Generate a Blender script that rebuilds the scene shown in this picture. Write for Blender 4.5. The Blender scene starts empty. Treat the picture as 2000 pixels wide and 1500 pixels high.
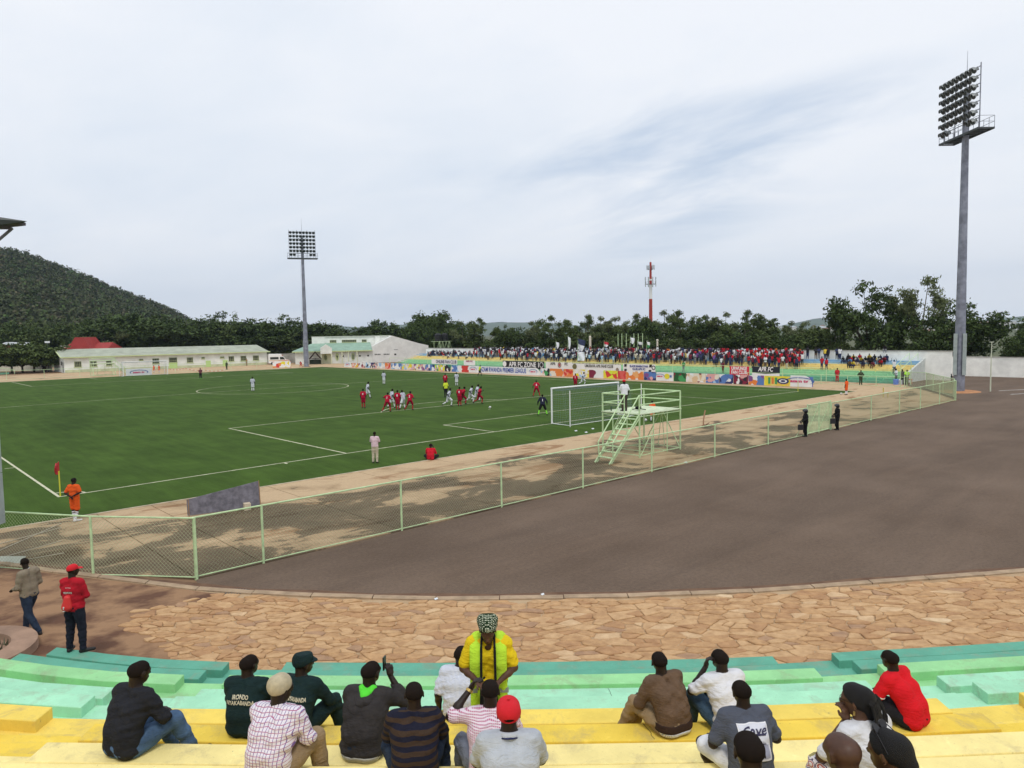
import bpy, bmesh, math, random, re
import numpy as np
from mathutils import Vector, Matrix, noise
from mathutils.bvhtree import BVHTree
R_ = math.radians
SC = bpy.context.scene
COL = SC.collection
random.seed(7)
RNG = np.random.default_rng(11)

# ---------------------------------------------------------------- camera, sky, sun, exposure
CP = np.array([-6.59173, -35.63644, 6.64984])          # metres; x along the near goal line, y up the pitch
YAW, PIT, ROL, FPX = .748006, -.0694271, -.0165061, 1418.318
def _axes():
    cy, sy, cp, sp = math.cos(YAW), math.sin(YAW), math.cos(PIT), math.sin(PIT)
    f = np.array([sy*cp, cy*cp, sp]); r = np.array([cy, -sy, 0.]); u = np.cross(r, f)
    c, s = math.cos(ROL), math.sin(ROL)
    return c*r+s*u, -s*r+c*u, f
CR, CU, CF = _axes()
cam = bpy.data.cameras.new('camera'); cam.sensor_width = 36; cam.lens = FPX/2000*36; cam.clip_start = .1; cam.clip_end = 20000
camo = bpy.data.objects.new('camera', cam); COL.objects.link(camo)
camo.matrix_world = Matrix(((CR[0], CU[0], -CF[0], CP[0]), (CR[1], CU[1], -CF[1], CP[1]), (CR[2], CU[2], -CF[2], CP[2]), (0, 0, 0, 1)))
SC.camera = camo
FH = CF[:2]/np.hypot(CF[0], CF[1]); RH = np.array([FH[1], -FH[0]])      # stand frame: across, towards the pitch
def S2W(X, Y): return (CP[0]+X*RH[0]+Y*FH[0], CP[1]+X*RH[1]+Y*FH[1])
def ray(px, py):
    return CF+CR*(px-1000)/FPX-CU*(py-750)/FPX
def gp(px, py, z=0.):                                   # the point of the level plane z seen at a pixel of the 2000 px photo
    d = ray(px, py); t = (z-CP[2])/d[2]; return CP+d*t
def pj(p):
    d = np.array(p)-CP; w = d@CF; return 1000+FPX*(d@CR)/w, 750-FPX*(d@CU)/w
def far(px, dist, py=None):                             # a point `dist` metres away in the direction of a pixel column
    d = ray(px, 650 if py is None else py); h = math.hypot(d[0], d[1]); p = CP+d*dist/h
    return p

SUN_EL, SUN_AZ = R_(58), R_(215)                        # azimuth from +y towards +x
w = bpy.data.worlds.new("World"); SC.world = w; w.use_nodes = True
nt = w.node_tree; nt.nodes.clear()
def N(t, **k):
    n = nt.nodes.new(t)
    for a, b in k.items(): setattr(n, a, b)
    return n
out = N('ShaderNodeOutputWorld'); bg = N('ShaderNodeBackground'); nt.links.new(bg.outputs[0], out.inputs[0])
sky = N('ShaderNodeTexSky', sky_type='NISHITA'); sky.sun_disc = False; sky.sun_elevation = SUN_EL; sky.sun_rotation = SUN_AZ
sky.air_density = 1.0; sky.dust_density = 1.5; sky.ozone_density = 1.0
bg.inputs[1].default_value = .1
tc = N('ShaderNodeTexCoord'); sep = N('ShaderNodeSeparateXYZ'); nt.links.new(tc.outputs['Generated'], sep.inputs[0])
def M(op, a, b=None, c=None):
    n = N('ShaderNodeMath', operation=op)
    for i, v in enumerate((a, b, c)):
        if v is None: continue
        if isinstance(v, (int, float)): n.inputs[i].default_value = v
        else: nt.links.new(v, n.inputs[i])
    return n.outputs[0]
zz = M('MAXIMUM', sep.outputs[2], .0)
den = M('ADD', zz, .16)
cmb = N('ShaderNodeCombineXYZ'); nt.links.new(M('DIVIDE', sep.outputs[0], den), cmb.inputs[0]); nt.links.new(M('DIVIDE', sep.outputs[1], den), cmb.inputs[1])
def cloud(scale, detail, rough, dist, off, rot=0, sx=1, sy=1):
    mp = N('ShaderNodeMapping'); mp.inputs['Location'].default_value = off; mp.inputs['Rotation'].default_value = (0, 0, rot); mp.inputs['Scale'].default_value = (sx, sy, 1)
    nt.links.new(cmb.outputs[0], mp.inputs[0])
    n = N('ShaderNodeTexNoise'); n.inputs['Scale'].default_value = scale; n.inputs['Detail'].default_value = detail
    n.inputs['Roughness'].default_value = rough; n.inputs['Distortion'].default_value = dist
    nt.links.new(mp.outputs[0], n.inputs[0]); return n.outputs[0]
def ramp(v, stops):
    n = N('ShaderNodeValToRGB'); cr = n.color_ramp
    while len(cr.elements) < len(stops): cr.elements.new(.5)
    for e, (p, c) in zip(cr.elements, stops): e.position = p; e.color = (*c, 1)
    nt.links.new(v, n.inputs[0]); return n.outputs[0]
def mix(f, a, b, mode='MIX'):
    n = N('ShaderNodeMix', data_type='RGBA', blend_type=mode)
    for s, v in ((n.inputs[0], f), (n.inputs[6], a), (n.inputs[7], b)):
        if isinstance(v, (int, float)): s.default_value = v
        elif isinstance(v, tuple): s.default_value = (*v, 1)
        else: nt.links.new(v, s)
    return n.outputs[2]
c1 = cloud(.62, 6, .52, .25, (1.3, 4.1, 0), .9, 1, .62)
c2 = cloud(2.0, 7, .56, .4, (8.2, 2.6, 3.0), .5, 1, .55)
c3 = cloud(.33, 3, .5, .3, (5.2, -1.0, 1.0), 0, 1, 1)
lum = M('ADD', M('MULTIPLY', c1, .5), M('ADD', M('MULTIPLY', c2, .26), M('MULTIPLY', c3, .4)))
K = 10.3
def k3(*c): return tuple(x*K for x in c)
white = ramp(lum, [(.38, (.60, .70, .865)), (.47, (.70, .785, .90)), (.55, (.795, .855, .94)), (.66, (.90, .93, .985))])
w10 = mix(1.0, white, (K, K, K), 'MULTIPLY')
veil = mix(.75, sky.outputs[0], k3(.44, .585, .80))
def spot(px, py, sx, sy, amp):                          # a thin place in the cloud sheet around one direction
    d = ray(px, py); d = d/np.linalg.norm(d); e1 = np.array([d[1], -d[0], 0]); e1 /= np.linalg.norm(e1); e2 = np.cross(d, e1)
    if e2[2] < 0: e2 = -e2
    def dot(v):
        n = N('ShaderNodeVectorMath', operation='DOT_PRODUCT'); nt.links.new(tc.outputs['Generated'], n.inputs[0]); n.inputs[1].default_value = tuple(v); return n.outputs['Value']
    a = M('DIVIDE', dot(e1), sx); b = M('DIVIDE', M('ADD', dot(e2), M('MULTIPLY', dot(e1), -.22)), sy)
    r2 = M('ADD', M('MULTIPLY', a, a), M('MULTIPLY', b, b)); g = M('MULTIPLY', M('MAXIMUM', M('SUBTRACT', 1., r2), 0.), M('GREATER_THAN', dot(d), 0.))
    return M('MULTIPLY', M('MULTIPLY', g, g), M('MULTIPLY_ADD', M('SUBTRACT', .53, c2), 3.6, amp))
thin = M('ADD', M('ADD', spot(1230, 285, .24, .07, .20), spot(1560, 240, .19, .06, .20)), M('ADD', spot(1330, 400, .20, .09, .22), spot(420, 700, .5, .06, .0)))
holes = M('MINIMUM', M('ADD', M('MULTIPLY', M('MAXIMUM', M('SUBTRACT', .50, lum), 0.), 2.2), M('MAXIMUM', thin, 0.)), .8)
skyc = mix(holes, w10, veil)
hz = ramp(sep.outputs[2], [(0, (1, 1, 1)), (.16, (.45, .45, .45)), (.42, (0, 0, 0))])
skyc = mix(hz, skyc, mix(.6, skyc, k3(.93, .955, .985)))
nt.links.new(skyc, bg.inputs[0])

sd = bpy.data.lights.new('sun', 'SUN'); sd.energy = 1.5; sd.angle = R_(14); sd.color = (1, .965, .91)
so = bpy.data.objects.new('sun', sd); COL.objects.link(so)
dv = Vector((math.sin(SUN_AZ)*math.cos(SUN_EL), math.cos(SUN_AZ)*math.cos(SUN_EL), math.sin(SUN_EL)))
so.rotation_euler = dv.to_track_quat('Z', 'Y').to_euler()
vs = SC.view_settings; vs.view_transform = 'Standard'; vs.look = 'None'; vs.gamma = 1; vs.use_curve_mapping = False; vs.exposure = 0
# ---------------------------------------------------------------- materials
MATS = {}
def mat(name, col, rough=.85, var=.0, scale=8., col2=None, bump=0., bscale=None, spec=.3, metal=0., coord='Object', detail=4, rand=0., lo=.35, hi=.65):
    if name in MATS: return MATS[name]
    m = bpy.data.materials.new(name); m.use_nodes = True; t = m.node_tree; b = t.nodes['Principled BSDF']
    b.inputs['Roughness'].default_value = rough; b.inputs['Metallic'].default_value = metal
    b.inputs['Specular IOR Level'].default_value = spec
    L = t.links.new
    tcn = t.nodes.new('ShaderNodeTexCoord')
    c = (*col, 1)
    src = None
    if var or col2:
        n = t.nodes.new('ShaderNodeTexNoise'); n.inputs['Scale'].default_value = scale; n.inputs['Detail'].default_value = detail; n.inputs['Roughness'].default_value = .6
        L(tcn.outputs[coord], n.inputs[0])
        rp = t.nodes.new('ShaderNodeValToRGB'); e = rp.color_ramp.elements
        e[0].position = lo; e[1].position = hi
        if col2: e[0].color = c; e[1].color = (*col2, 1)
        else:
            e[0].color = (*[x*(1-var) for x in col], 1); e[1].color = (*[min(1, x*(1+var)) for x in col], 1)
        L(n.outputs[0], rp.inputs[0]); src = rp.outputs[0]
    if rand:
        g = t.nodes.new('ShaderNodeNewGeometry'); h = t.nodes.new('ShaderNodeHueSaturation')
        mr = t.nodes.new('ShaderNodeMapRange'); mr.inputs[3].default_value = 1-rand; mr.inputs[4].default_value = 1+rand
        L(g.outputs['Random Per Island'], mr.inputs[0]); L(mr.outputs[0], h.inputs['Value'])
        if src: L(src, h.inputs['Color'])
        else: h.inputs['Color'].default_value = c
        src = h.outputs[0]
    if src: L(src, b.inputs['Base Color'])
    else: b.inputs['Base Color'].default_value = c
    if bump:
        n = t.nodes.new('ShaderNodeTexNoise'); n.inputs['Scale'].default_value = bscale or scale*4; n.inputs['Detail'].default_value = 5
        L(tcn.outputs[coord], n.inputs[0])
        bp = t.nodes.new('ShaderNodeBump'); bp.inputs['Strength'].default_value = bump; bp.inputs['Distance'].default_value = .02
        L(n.outputs[0], bp.inputs['Height']); L(bp.outputs[0], b.inputs['Normal'])
    MATS[name] = m
    return m
def nodes_of(m): return m.node_tree, m.node_tree.nodes['Principled BSDF'], m.node_tree.links.new

# ---------------------------------------------------------------- mesh helpers
class MB:
    def __init__(s): s.v = []; s.f = []; s.mi = []
    def add(s, vs, fs, mi=0):
        o = len(s.v); s.v.extend([tuple(x) for x in vs]); s.f.extend([tuple(i+o for i in f) for f in fs]); s.mi.extend([mi]*len(fs))
    def box(s, c, d, rz=0, mi=0, mtx=None):
        x, y, z = d[0]/2, d[1]/2, d[2]/2
        P = [(-x, -y, -z), (x, -y, -z), (x, y, -z), (-x, y, -z), (-x, -y, z), (x, -y, z), (x, y, z), (-x, y, z)]
        cs, sn = math.cos(rz), math.sin(rz)
        P = [(c[0]+a*cs-b*sn, c[1]+a*sn+b*cs, c[2]+e) for a, b, e in P]
        s.add(P, [(0, 3, 2, 1), (4, 5, 6, 7), (0, 1, 5, 4), (1, 2, 6, 5), (2, 3, 7, 6), (3, 0, 4, 7)], mi)
    def quadprism(s, q, z0, z1, mi=0):                      # q: polygon (x,y) CCW; z0, z1 numbers or lists
        n = len(q); z0 = [z0]*n if not hasattr(z0, '__len__') else z0; z1 = [z1]*n if not hasattr(z1, '__len__') else z1
        P = [(*q[i][:2], z0[i]) for i in range(n)]+[(*q[i][:2], z1[i]) for i in range(n)]
        s.add(P, [tuple(range(n-1, -1, -1)), tuple(range(n, 2*n))]+[(i, (i+1) % n, n+(i+1) % n, n+i) for i in range(n)], mi)
    def bar(s, a, b, r, n=6, r2=None, mi=0, cap=True):
        a = np.array(a, float); b = np.array(b, float); r2 = r if r2 is None else r2
        d = b-a; L = np.linalg.norm(d)
        if L < 1e-6: return
        d /= L; t = np.array([0, 0, 1.]) if abs(d[2]) < .9 else np.array([1., 0, 0])
        u = np.cross(d, t); u /= np.linalg.norm(u); v = np.cross(d, u)
        P = []
        for q, rr in ((a, r), (b, r2)):
            for i in range(n):
                an = 2*math.pi*i/n+math.pi/n; P.append(q+rr*(math.cos(an)*u+math.sin(an)*v))
        F = [(i, (i+1) % n, n+(i+1) % n, n+i) for i in range(n)]
        if cap: F += [tuple(range(n-1, -1, -1)), tuple(range(n, 2*n))]
        s.add(P, F, mi)
    def path(s, pts, r, n=6, mi=0):
        for a, b in zip(pts, pts[1:]): s.bar(a, b, r, n, mi=mi)
    def mesh(s, name, mats, smooth=False):
        me = bpy.data.meshes.new(name); me.from_pydata(s.v, [], s.f)
        for m in (mats if isinstance(mats, (list, tuple)) else [mats]): me.materials.append(m)
        if any(s.mi): me.polygons.foreach_set('material_index', s.mi)
        if smooth: me.polygons.foreach_set('use_smooth', [True]*len(me.polygons))
        me.update(); return me
    def build(s, name, mats, parent=None, smooth=False):
        return link(name, s.mesh(name, mats, smooth), parent)
def link(name, me, parent=None, loc=None, rz=0):
    o = bpy.data.objects.new(name, me); COL.objects.link(o)
    if parent: o.parent = parent
    if loc is not None: o.location = loc
    if rz: o.rotation_euler = (0, 0, rz)
    return o
def tag(o, label=None, cat=None, group=None, kind=None):
    if label: o['label'] = label
    if cat: o['category'] = cat
    if group: o['group'] = group
    if kind: o['kind'] = kind
    return o
def thing(name, label, cat, loc=(0, 0, 0), rz=0, group=None):
    o = bpy.data.objects.new(name, None); COL.objects.link(o); o.empty_display_size = .2
    o.location = loc; o.rotation_euler = (0, 0, rz); return tag(o, label, cat, group)
def struct(mb, name, m, parent=None, smooth=False):
    o = mb.build(name, m, parent, smooth)
    if not parent: o['kind'] = 'structure'
    return o
CH = {}
def dup(root, loc, rz=0, label=None, group=None):
    def cp(o, par):
        c = o.copy(); COL.objects.link(c)
        if par: c.parent = par
        return c
    r = cp(root, None); r.location = loc; r.rotation_euler = (0, 0, rz)
    if label: r['label'] = label
    if group: r['group'] = group
    for ch in list(root.children):
        c = cp(ch, r)
        for g in list(ch.children): cp(g, c)
    return r
def text_mesh(txt, size, bold=0., align='CENTER', shear=0., ext=0.):
    cu = bpy.data.curves.new('t', 'FONT'); cu.body = txt; cu.size = size; cu.align_x = align; cu.align_y = 'CENTER'; cu.offset = bold; cu.shear = shear; cu.extrude = ext; cu.resolution_u = 3
    o = bpy.data.objects.new('t', cu); COL.objects.link(o)
    dg = bpy.context.evaluated_depsgraph_get(); me = bpy.data.meshes.new_from_object(o.evaluated_get(dg))
    bpy.data.objects.remove(o); bpy.data.curves.remove(cu); me.materials.clear()
    return me
def sstep(a, b, x):
    t = min(1, max(0, (x-a)/(b-a))); return t*t*(3-2*t)
def crown(x, y):                                            # the pitch is cambered for drainage
    return max(0, .214*(1-((x-34)/34.)**2))*sstep(-4.6, -1, y)*sstep(-4.6, -1, 105-y)
def gz(x, y): return crown(x, y)+.012 if -2.8 < x < 71.3 and -4.6 < y < 109.6 else 0.
def gpg(px, py, dz=0):                                      # ground point with the camber
    z = dz
    for _ in range(4):
        p = gp(px, py, z); z = gz(p[0], p[1])+dz
    return (p[0], p[1], z)
# ---------------------------------------------------------------- people: smooth signed-distance bodies meshed with surface nets
def cone(P, a, b, ra, rb):
    a = np.asarray(a, float); b = np.asarray(b, float); ba = b-a; L = ba@ba
    pa = P-a
    t = np.clip(pa@ba/max(L, 1e-9), 0, 1)[:, None]
    return np.linalg.norm(pa-t*ba, axis=1)-(ra+t[:, 0]*(rb-ra))
def ell(P, c, r):
    r = np.asarray(r, float); q = (P-np.asarray(c, float)); k0 = np.linalg.norm(q/r, axis=1); k1 = np.linalg.norm(q/(r*r), axis=1)
    return k0*(k0-1)/np.maximum(k1, 1e-6)
def smin(a, b, k):
    h = np.clip(.5+.5*(b-a)/k, 0, 1); return b*(1-h)+a*h-k*h*(1-h)
def prims_sdf(P, prims, k=.03):
    d = None
    for p in prims:
        e = cone(P, *p[1:5]) if p[0] == 'c' else ell(P, p[1], p[2])
        kk = p[-1] if isinstance(p[-1], dict) else {}
        d = e if d is None else smin(d, e, kk.get('k', k))
    return d
def bounds(prims, pad):
    lo = np.full(3, 1e9); hi = -lo
    for p in prims:
        if p[0] == 'c':
            for q, r in ((p[1], p[3]), (p[2], p[4])): lo = np.minimum(lo, np.array(q)-r); hi = np.maximum(hi, np.array(q)+r)
        else: lo = np.minimum(lo, np.array(p[1])-p[2]); hi = np.maximum(hi, np.array(p[1])+p[2])
    return lo-pad, hi+pad
def nets(f, lo, hi, h):
    n = np.maximum(3, np.ceil((hi-lo)/h).astype(int)+1)
    ax = [lo[i]+h*np.arange(n[i]) for i in range(3)]
    G = np.stack(np.meshgrid(*ax, indexing='ij'), -1).reshape(-1, 3)
    D = f(G).reshape(n); Sg = D < 0
    cnt = np.zeros(n-1, int); acc = np.zeros((*(n-1), 3)); num = np.zeros(n-1)
    co = [(i, j, k) for i in (0, 1) for j in (0, 1) for k in (0, 1)]
    def sl(i, j, k): return (slice(i, n[0]-1+i), slice(j, n[1]-1+j), slice(k, n[2]-1+k))
    for a in co:
        for dim in range(3):
            if a[dim]: continue
            b = list(a); b[dim] = 1; b = tuple(b)
            da, db = D[sl(*a)], D[sl(*b)]; m = (da < 0) != (db < 0)
            t = np.where(m, da/np.where(m, da-db, 1), 0)
            for q in range(3): acc[..., q] += np.where(m, a[q]+(t if q == dim else 0), 0)
            num += m
    act = num > 0; idx = -np.ones(n-1, int); idx[act] = np.arange(act.sum())
    ijk = np.argwhere(act); V = lo+h*(ijk+acc[act]/num[act][:, None])
    F = []
    for dim in range(3):
        o = [(1, 2), (2, 0), (0, 1)][dim]
        s0 = [slice(1, n[q]-1) for q in range(3)]; s0[dim] = slice(0, n[dim]-1); s1 = list(s0); s1[dim] = slice(1, n[dim])
        A, B = Sg[tuple(s0)], Sg[tuple(s1)]
        for inv in (False, True):
            m = (A & ~B) if not inv else (~A & B)
            p = np.argwhere(m)
            if not len(p): continue
            for q in range(3):
                if q != dim: p[:, q] += 1
            e1 = np.zeros(3, int); e1[o[0]] = 1; e2 = np.zeros(3, int); e2[o[1]] = 1
            g = lambda x: idx[x[:, 0], x[:, 1], x[:, 2]]
            q4 = np.stack([g(p-e1-e2), g(p-e2), g(p), g(p-e1)], 1)
            F.append(q4[:, ::-1] if inv else q4)
    F = np.concatenate(F) if F else np.zeros((0, 4), int)
    return V, F
def np_mesh(name, V, F, mats, mi=None, smooth=True):
    me = bpy.data.meshes.new(name)
    me.vertices.add(len(V)); me.vertices.foreach_set('co', np.asarray(V, np.float32).ravel())
    k = F.shape[1]
    me.loops.add(len(F)*k); me.loops.foreach_set('vertex_index', F.astype(np.int32).ravel())
    me.polygons.add(len(F)); me.polygons.foreach_set('loop_start', np.arange(0, len(F)*k, k, dtype=np.int32)); me.polygons.foreach_set('loop_total', np.full(len(F), k, np.int32))
    if mi is not None: me.polygons.foreach_set('material_index', np.asarray(mi, np.int32))
    me.polygons.foreach_set('use_smooth', np.full(len(F), smooth))
    for m in (mats if isinstance(mats, (list, tuple)) else [mats]): me.materials.append(m)
    me.update(calc_edges=True); me.validate(); return me
def wrinkle(V, amp, seed=0., fr=1.15):
    """cloth folds: slanted ridges"""
    x, y, z = V.T; s = seed*1.7
    a = np.sin(38*fr*(z+.45*x)+3*np.sin(9*x+s)+s)+.7*np.sin(55*fr*(z-.5*x+.3*y)+2.5*np.sin(7*z+s*2))+.5*np.sin(90*fr*(.6*z+x)+2*np.sin(12*y+s))
    b = .5+.5*np.sin(6*x+4*z+s*3)
    return amp*a*b
def cutters(f, cuts):
    def g(P):
        d = f(P)
        for c, n in cuts:
            n = np.array(n, float); n /= np.linalg.norm(n); d = np.maximum(d, (P-np.array(c, float))@n)
        return d
    return g
def part_mesh(name, prims, h, m, k=.03, cuts=(), wr=0., seed=0., minus=None):
    lo, hi = bounds(prims, h*2+.01+wr)
    f = lambda P: prims_sdf(P, prims, k)-(wrinkle(P, wr, seed) if wr else 0)
    f = cutters(f, cuts) if cuts else f
    if minus is not None:
        f0 = f; f = lambda P: np.maximum(f0(P), -prims_sdf(P, minus, .01))
    V, F = nets(f, lo, hi, h)
    return np_mesh(name, V, F, m), V, F

def rotv(v, yaw=0, pitch=0, roll=0):
    return np.array(Matrix.Rotation(yaw, 3, 'Z') @ Matrix.Rotation(pitch, 3, 'X') @ Matrix.Rotation(roll, 3, 'Y') @ Vector(v))
def skeleton(kind='stand', **o):
    """joint positions; person faces +y, x to the person's right"""
    J = {}
    if kind == 'stand':
        pz = .93
        J['pel'] = (0, 0, pz); J['wai'] = (0, .0, 1.08); J['che'] = (0, .0, 1.28); J['nek'] = (0, -.01, 1.45); J['hed'] = (0, .02, 1.63)
        for s, t in ((-1, 'l'), (1, 'r')):
            J['sh'+t] = (s*.175, -.01, 1.40); J['el'+t] = (s*.23, -.03, 1.13); J['wr'+t] = (s*.24, .05, .88)
            J['hi'+t] = (s*.085, 0, .90); J['kn'+t] = (s*.10, .02, .49); J['an'+t] = (s*.11, -.02, .08); J['to'+t] = (s*.14, .14, .03)
    else:   # seated; z = 0 is the seat top
        ln = o.get('lean', .12); dz = o.get('drop', .40)
        J['pel'] = (0, 0, .11); J['wai'] = (0, ln*.25-.02, .25); J['che'] = (0, ln*.8, .42); J['nek'] = (0, ln*1.5, .58); J['hed'] = (0, ln*1.5+.05, .742)
        for s, t in ((-1, 'l'), (1, 'r')):
            J['sh'+t] = (s*.175, ln*1.4, .545); J['el'+t] = (s*.24, ln*1.4+.10, .31); J['wr'+t] = (s*.13, .33, .25)
            J['hi'+t] = (s*.09, .03, .09); J['kn'+t] = (s*.16, .42, .14); J['an'+t] = (s*.15, .44, -dz+.09); J['to'+t] = (s*.18, .60, -dz+.035)
    J = {a: np.array(b, float) for a, b in J.items()}
    for a, b in o.items():
        if a in J: J[a] = np.array(b, float)
    return J
def lerp(a, b, t): return a+(b-a)*t
def torso_prims(J, g=0., fat=1.):
    P = []
    cen = lerp(J['shl'], J['shr'], .5); ax = (J['shr']-J['shl']); ax /= np.linalg.norm(ax); hx = J['hir']-J['hil']; hx /= np.linalg.norm(hx)
    for s in (-1, 1):
        P.append(('c', J['pel']+hx*s*.065, J['wai']+hx*s*.06, .118*fat+g, .108*fat+g))
        P.append(('c', J['wai']+hx*s*.06, J['che']+ax*s*.075, .108*fat+g, .112*fat+g))
        P.append(('c', J['che']+ax*s*.075, cen+ax*s*.10, .112*fat+g, .078+g))
        P.append(('c', cen+ax*s*.10, cen+ax*s*.155, .078+g, .062+g))
    return P
def person_parts(J, head=(0, 0, 0), detail=1, g=.0):
    """returns dictionaries of primitive lists"""
    D = {}
    nk = J['nek']; hc = J['hed']; yaw, pit, rol = head
    H = lambda v: hc+rotv(v, yaw, pit, rol)
    sk = [('c', H((0, -.026, .022)), H((0, .022, .03)), .078, .074), ('c', H((0, .03, -.01)), H((0, .050, -.078)), .062, .036),
          ('c', H((0, .018, -.03)), H((0, .034, -.062)), .055, .045)]
    if detail:
        sk += [('c', H((0, .090, .005)), H((0, .108, -.03)), .010, .017, {'k': .02}), ('c', H((-.02, .088, -.062)), H((.02, .088, -.062)), .011, .011, {'k': .012}),
               ('c', H((-.045, .075, .015)), H((.045, .075, .015)), .012, .012, {'k': .03})]
        for s in (-1, 1): sk += [('c', H((s*.074, -.004, .012)), H((s*.083, -.012, -.03)), .016, .010, {'k': .008})]
    neck = [('c', nk-np.array([0, .0, .05]), lerp(nk, hc, .62)+rotv((0, -.02, 0), yaw), .066, .058)]
    cen = lerp(J['shl'], J['shr'], .5)
    trap = [('c', nk+np.array([0, 0, .0]), lerp(cen, J['sh'+t], .72)+np.array([0, 0, .0]), .052, .045) for t in 'lr']
    body = torso_prims(J, -.012)+trap+neck+sk
    arms = {}
    for t in 'lr':
        s, e, w_ = J['sh'+t], J['el'+t], J['wr'+t]
        arms[t] = [('c', s, lerp(s, e, .35), .056, .052, {'k': .04}), ('c', lerp(s, e, .35), e, .052, .039), ('c', e, lerp(e, w_, .35), .040, .038), ('c', lerp(e, w_, .35), w_, .038, .026)]
        body += arms[t]
    legs = {}
    for t in 'lr':
        h_, k_, a_ = J['hi'+t], J['kn'+t], J['an'+t]
        legs[t] = [('c', h_, lerp(h_, k_, .4), .088, .080), ('c', lerp(h_, k_, .4), k_, .080, .055), ('c', k_, lerp(k_, a_, .35), .054, .054), ('c', lerp(k_, a_, .35), a_, .054, .036)]
    D.update(body=body, skull=sk, neck=neck, trap=trap, arms=arms, legs=legs, H=H)
    return D
def hand_prims(J, t, curl=.5, spread=1., dirv=None, up=None):
    """palm with four unequal fingers and a thumb leaving its side"""
    e, w_ = J['el'+t], J['wr'+t]; d = (w_-e) if dirv is None else np.array(dirv, float); d = d/np.linalg.norm(d)
    upv = np.array([0, 0, 1.] if up is None else up, float); nrm = upv-d*(upv@d)
    if np.linalg.norm(nrm) < .1: nrm = np.array([0, -1., 0])-d*(-d[1])
    nrm /= np.linalg.norm(nrm); side = np.cross(d, nrm)
    sg = 1 if t == 'l' else -1                     # thumb side
    P = [('c', w_, w_+d*.03, .026, .026)]
    for i in range(4):
        o = side*sg*(-.027+.018*i)*-1
        P.append(('c', w_+d*.03+o*.8, w_+d*.085+o, .015, .0125, {'k': .016}))
    for i, L in enumerate((.062, .078, .084, .074)):        # little .. index
        o = side*sg*(-.027+.018*i)*-1*spread
        a = w_+d*.085+o; c1 = curl*.7; q1 = a+(d*math.cos(c1)-nrm*math.sin(c1))*L*.45; c2 = curl*1.5; q2 = q1+(d*math.cos(c2)-nrm*math.sin(c2))*L*.33; c3 = curl*2.1
        q3 = q2+(d*math.cos(c3)-nrm*math.sin(c3))*L*.22
        P += [('c', a, q1, .0098, .0088, {'k': .004}), ('c', q1, q2, .0088, .008, {'k': .004}), ('c', q2, q3, .008, .0068, {'k': .004})]
    ts = side*sg*-1
    a = w_+d*.028+ts*.022; b = a+d*.035+ts*.026-nrm*.012; c = b+d*.028+ts*.004-nrm*.008
    P += [('c', a, b, .014, .0108, {'k': .012}), ('c', b, c, .0105, .0085, {'k': .004})]
    return P
def fabric(name, col, var=.12, bump=.35, bs=260., rough=.92):
    new = name not in MATS
    m = mat(name, col, rough, var=var, scale=6, bump=bump, bscale=bs, spec=.15)
    if new:                                                # creases: a second, stretched bump under the weave
        t, b, L = nodes_of(m); tcn = t.nodes.new('ShaderNodeTexCoord'); mp = t.nodes.new('ShaderNodeMapping'); mp.inputs['Rotation'].default_value = (.5, .6, .4); mp.inputs['Scale'].default_value = (1, 1, 2.6)
        n = t.nodes.new('ShaderNodeTexNoise'); n.inputs['Scale'].default_value = 9; n.inputs['Detail'].default_value = 3; n.inputs['Distortion'].default_value = 1.4
        bp = t.nodes.new('ShaderNodeBump'); bp.inputs['Strength'].default_value = .55; bp.inputs['Distance'].default_value = .03
        L(tcn.outputs['Object'], mp.inputs[0]); L(mp.outputs[0], n.inputs[0]); L(n.outputs[0], bp.inputs['Height'])
        first = b.inputs['Normal'].links[0].from_node; L(bp.outputs[0], first.inputs['Normal'])
    return m
def skinm(name, col=(.019, .0105, .0075)):
    return mat(name, col, .5, var=.18, scale=9, bump=.08, bscale=120, spec=.3)
def decal(me_txt, target, cen, right, up, nrm, m, name, parent, off=.004, curve=0.):
    """lay a flat print onto a garment by casting every vertex onto the cloth"""
    bvh = BVHTree.FromPolygons([v.co for v in target.vertices], [tuple(p.vertices) for p in target.polygons])
    right, up, nrm, cen = (Vector(x) for x in (right, up, nrm, cen)); right.normalize(); up.normalize(); nrm.normalize()
    bm = bmesh.new(); bm.from_mesh(me_txt)
    bmesh.ops.triangulate(bm, faces=bm.faces)
    for it in range(5):
        ed = [e for e in bm.edges if e.calc_length() > .013]
        if not ed: break
        bmesh.ops.subdivide_edges(bm, edges=ed, cuts=1, use_grid_fill=True)
        bmesh.ops.triangulate(bm, faces=[f for f in bm.faces if len(f.verts) > 3])
    bmesh.ops.triangulate(bm, faces=bm.faces)
    for v in bm.verts:
        p = cen+right*v.co.x+up*(v.co.y+curve*v.co.x**2)
        hit = bvh.ray_cast(p+nrm*.5, -nrm, 1.2)
        q = hit[0] if hit[0] is not None else p
        v.co = q+nrm*(off+v.co.z)
    me = bpy.data.meshes.new(name); bm.to_mesh(me); bm.free(); me.materials.clear(); me.materials.append(m)
    return link(name, me, parent)
def bsd(me): return me
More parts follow.
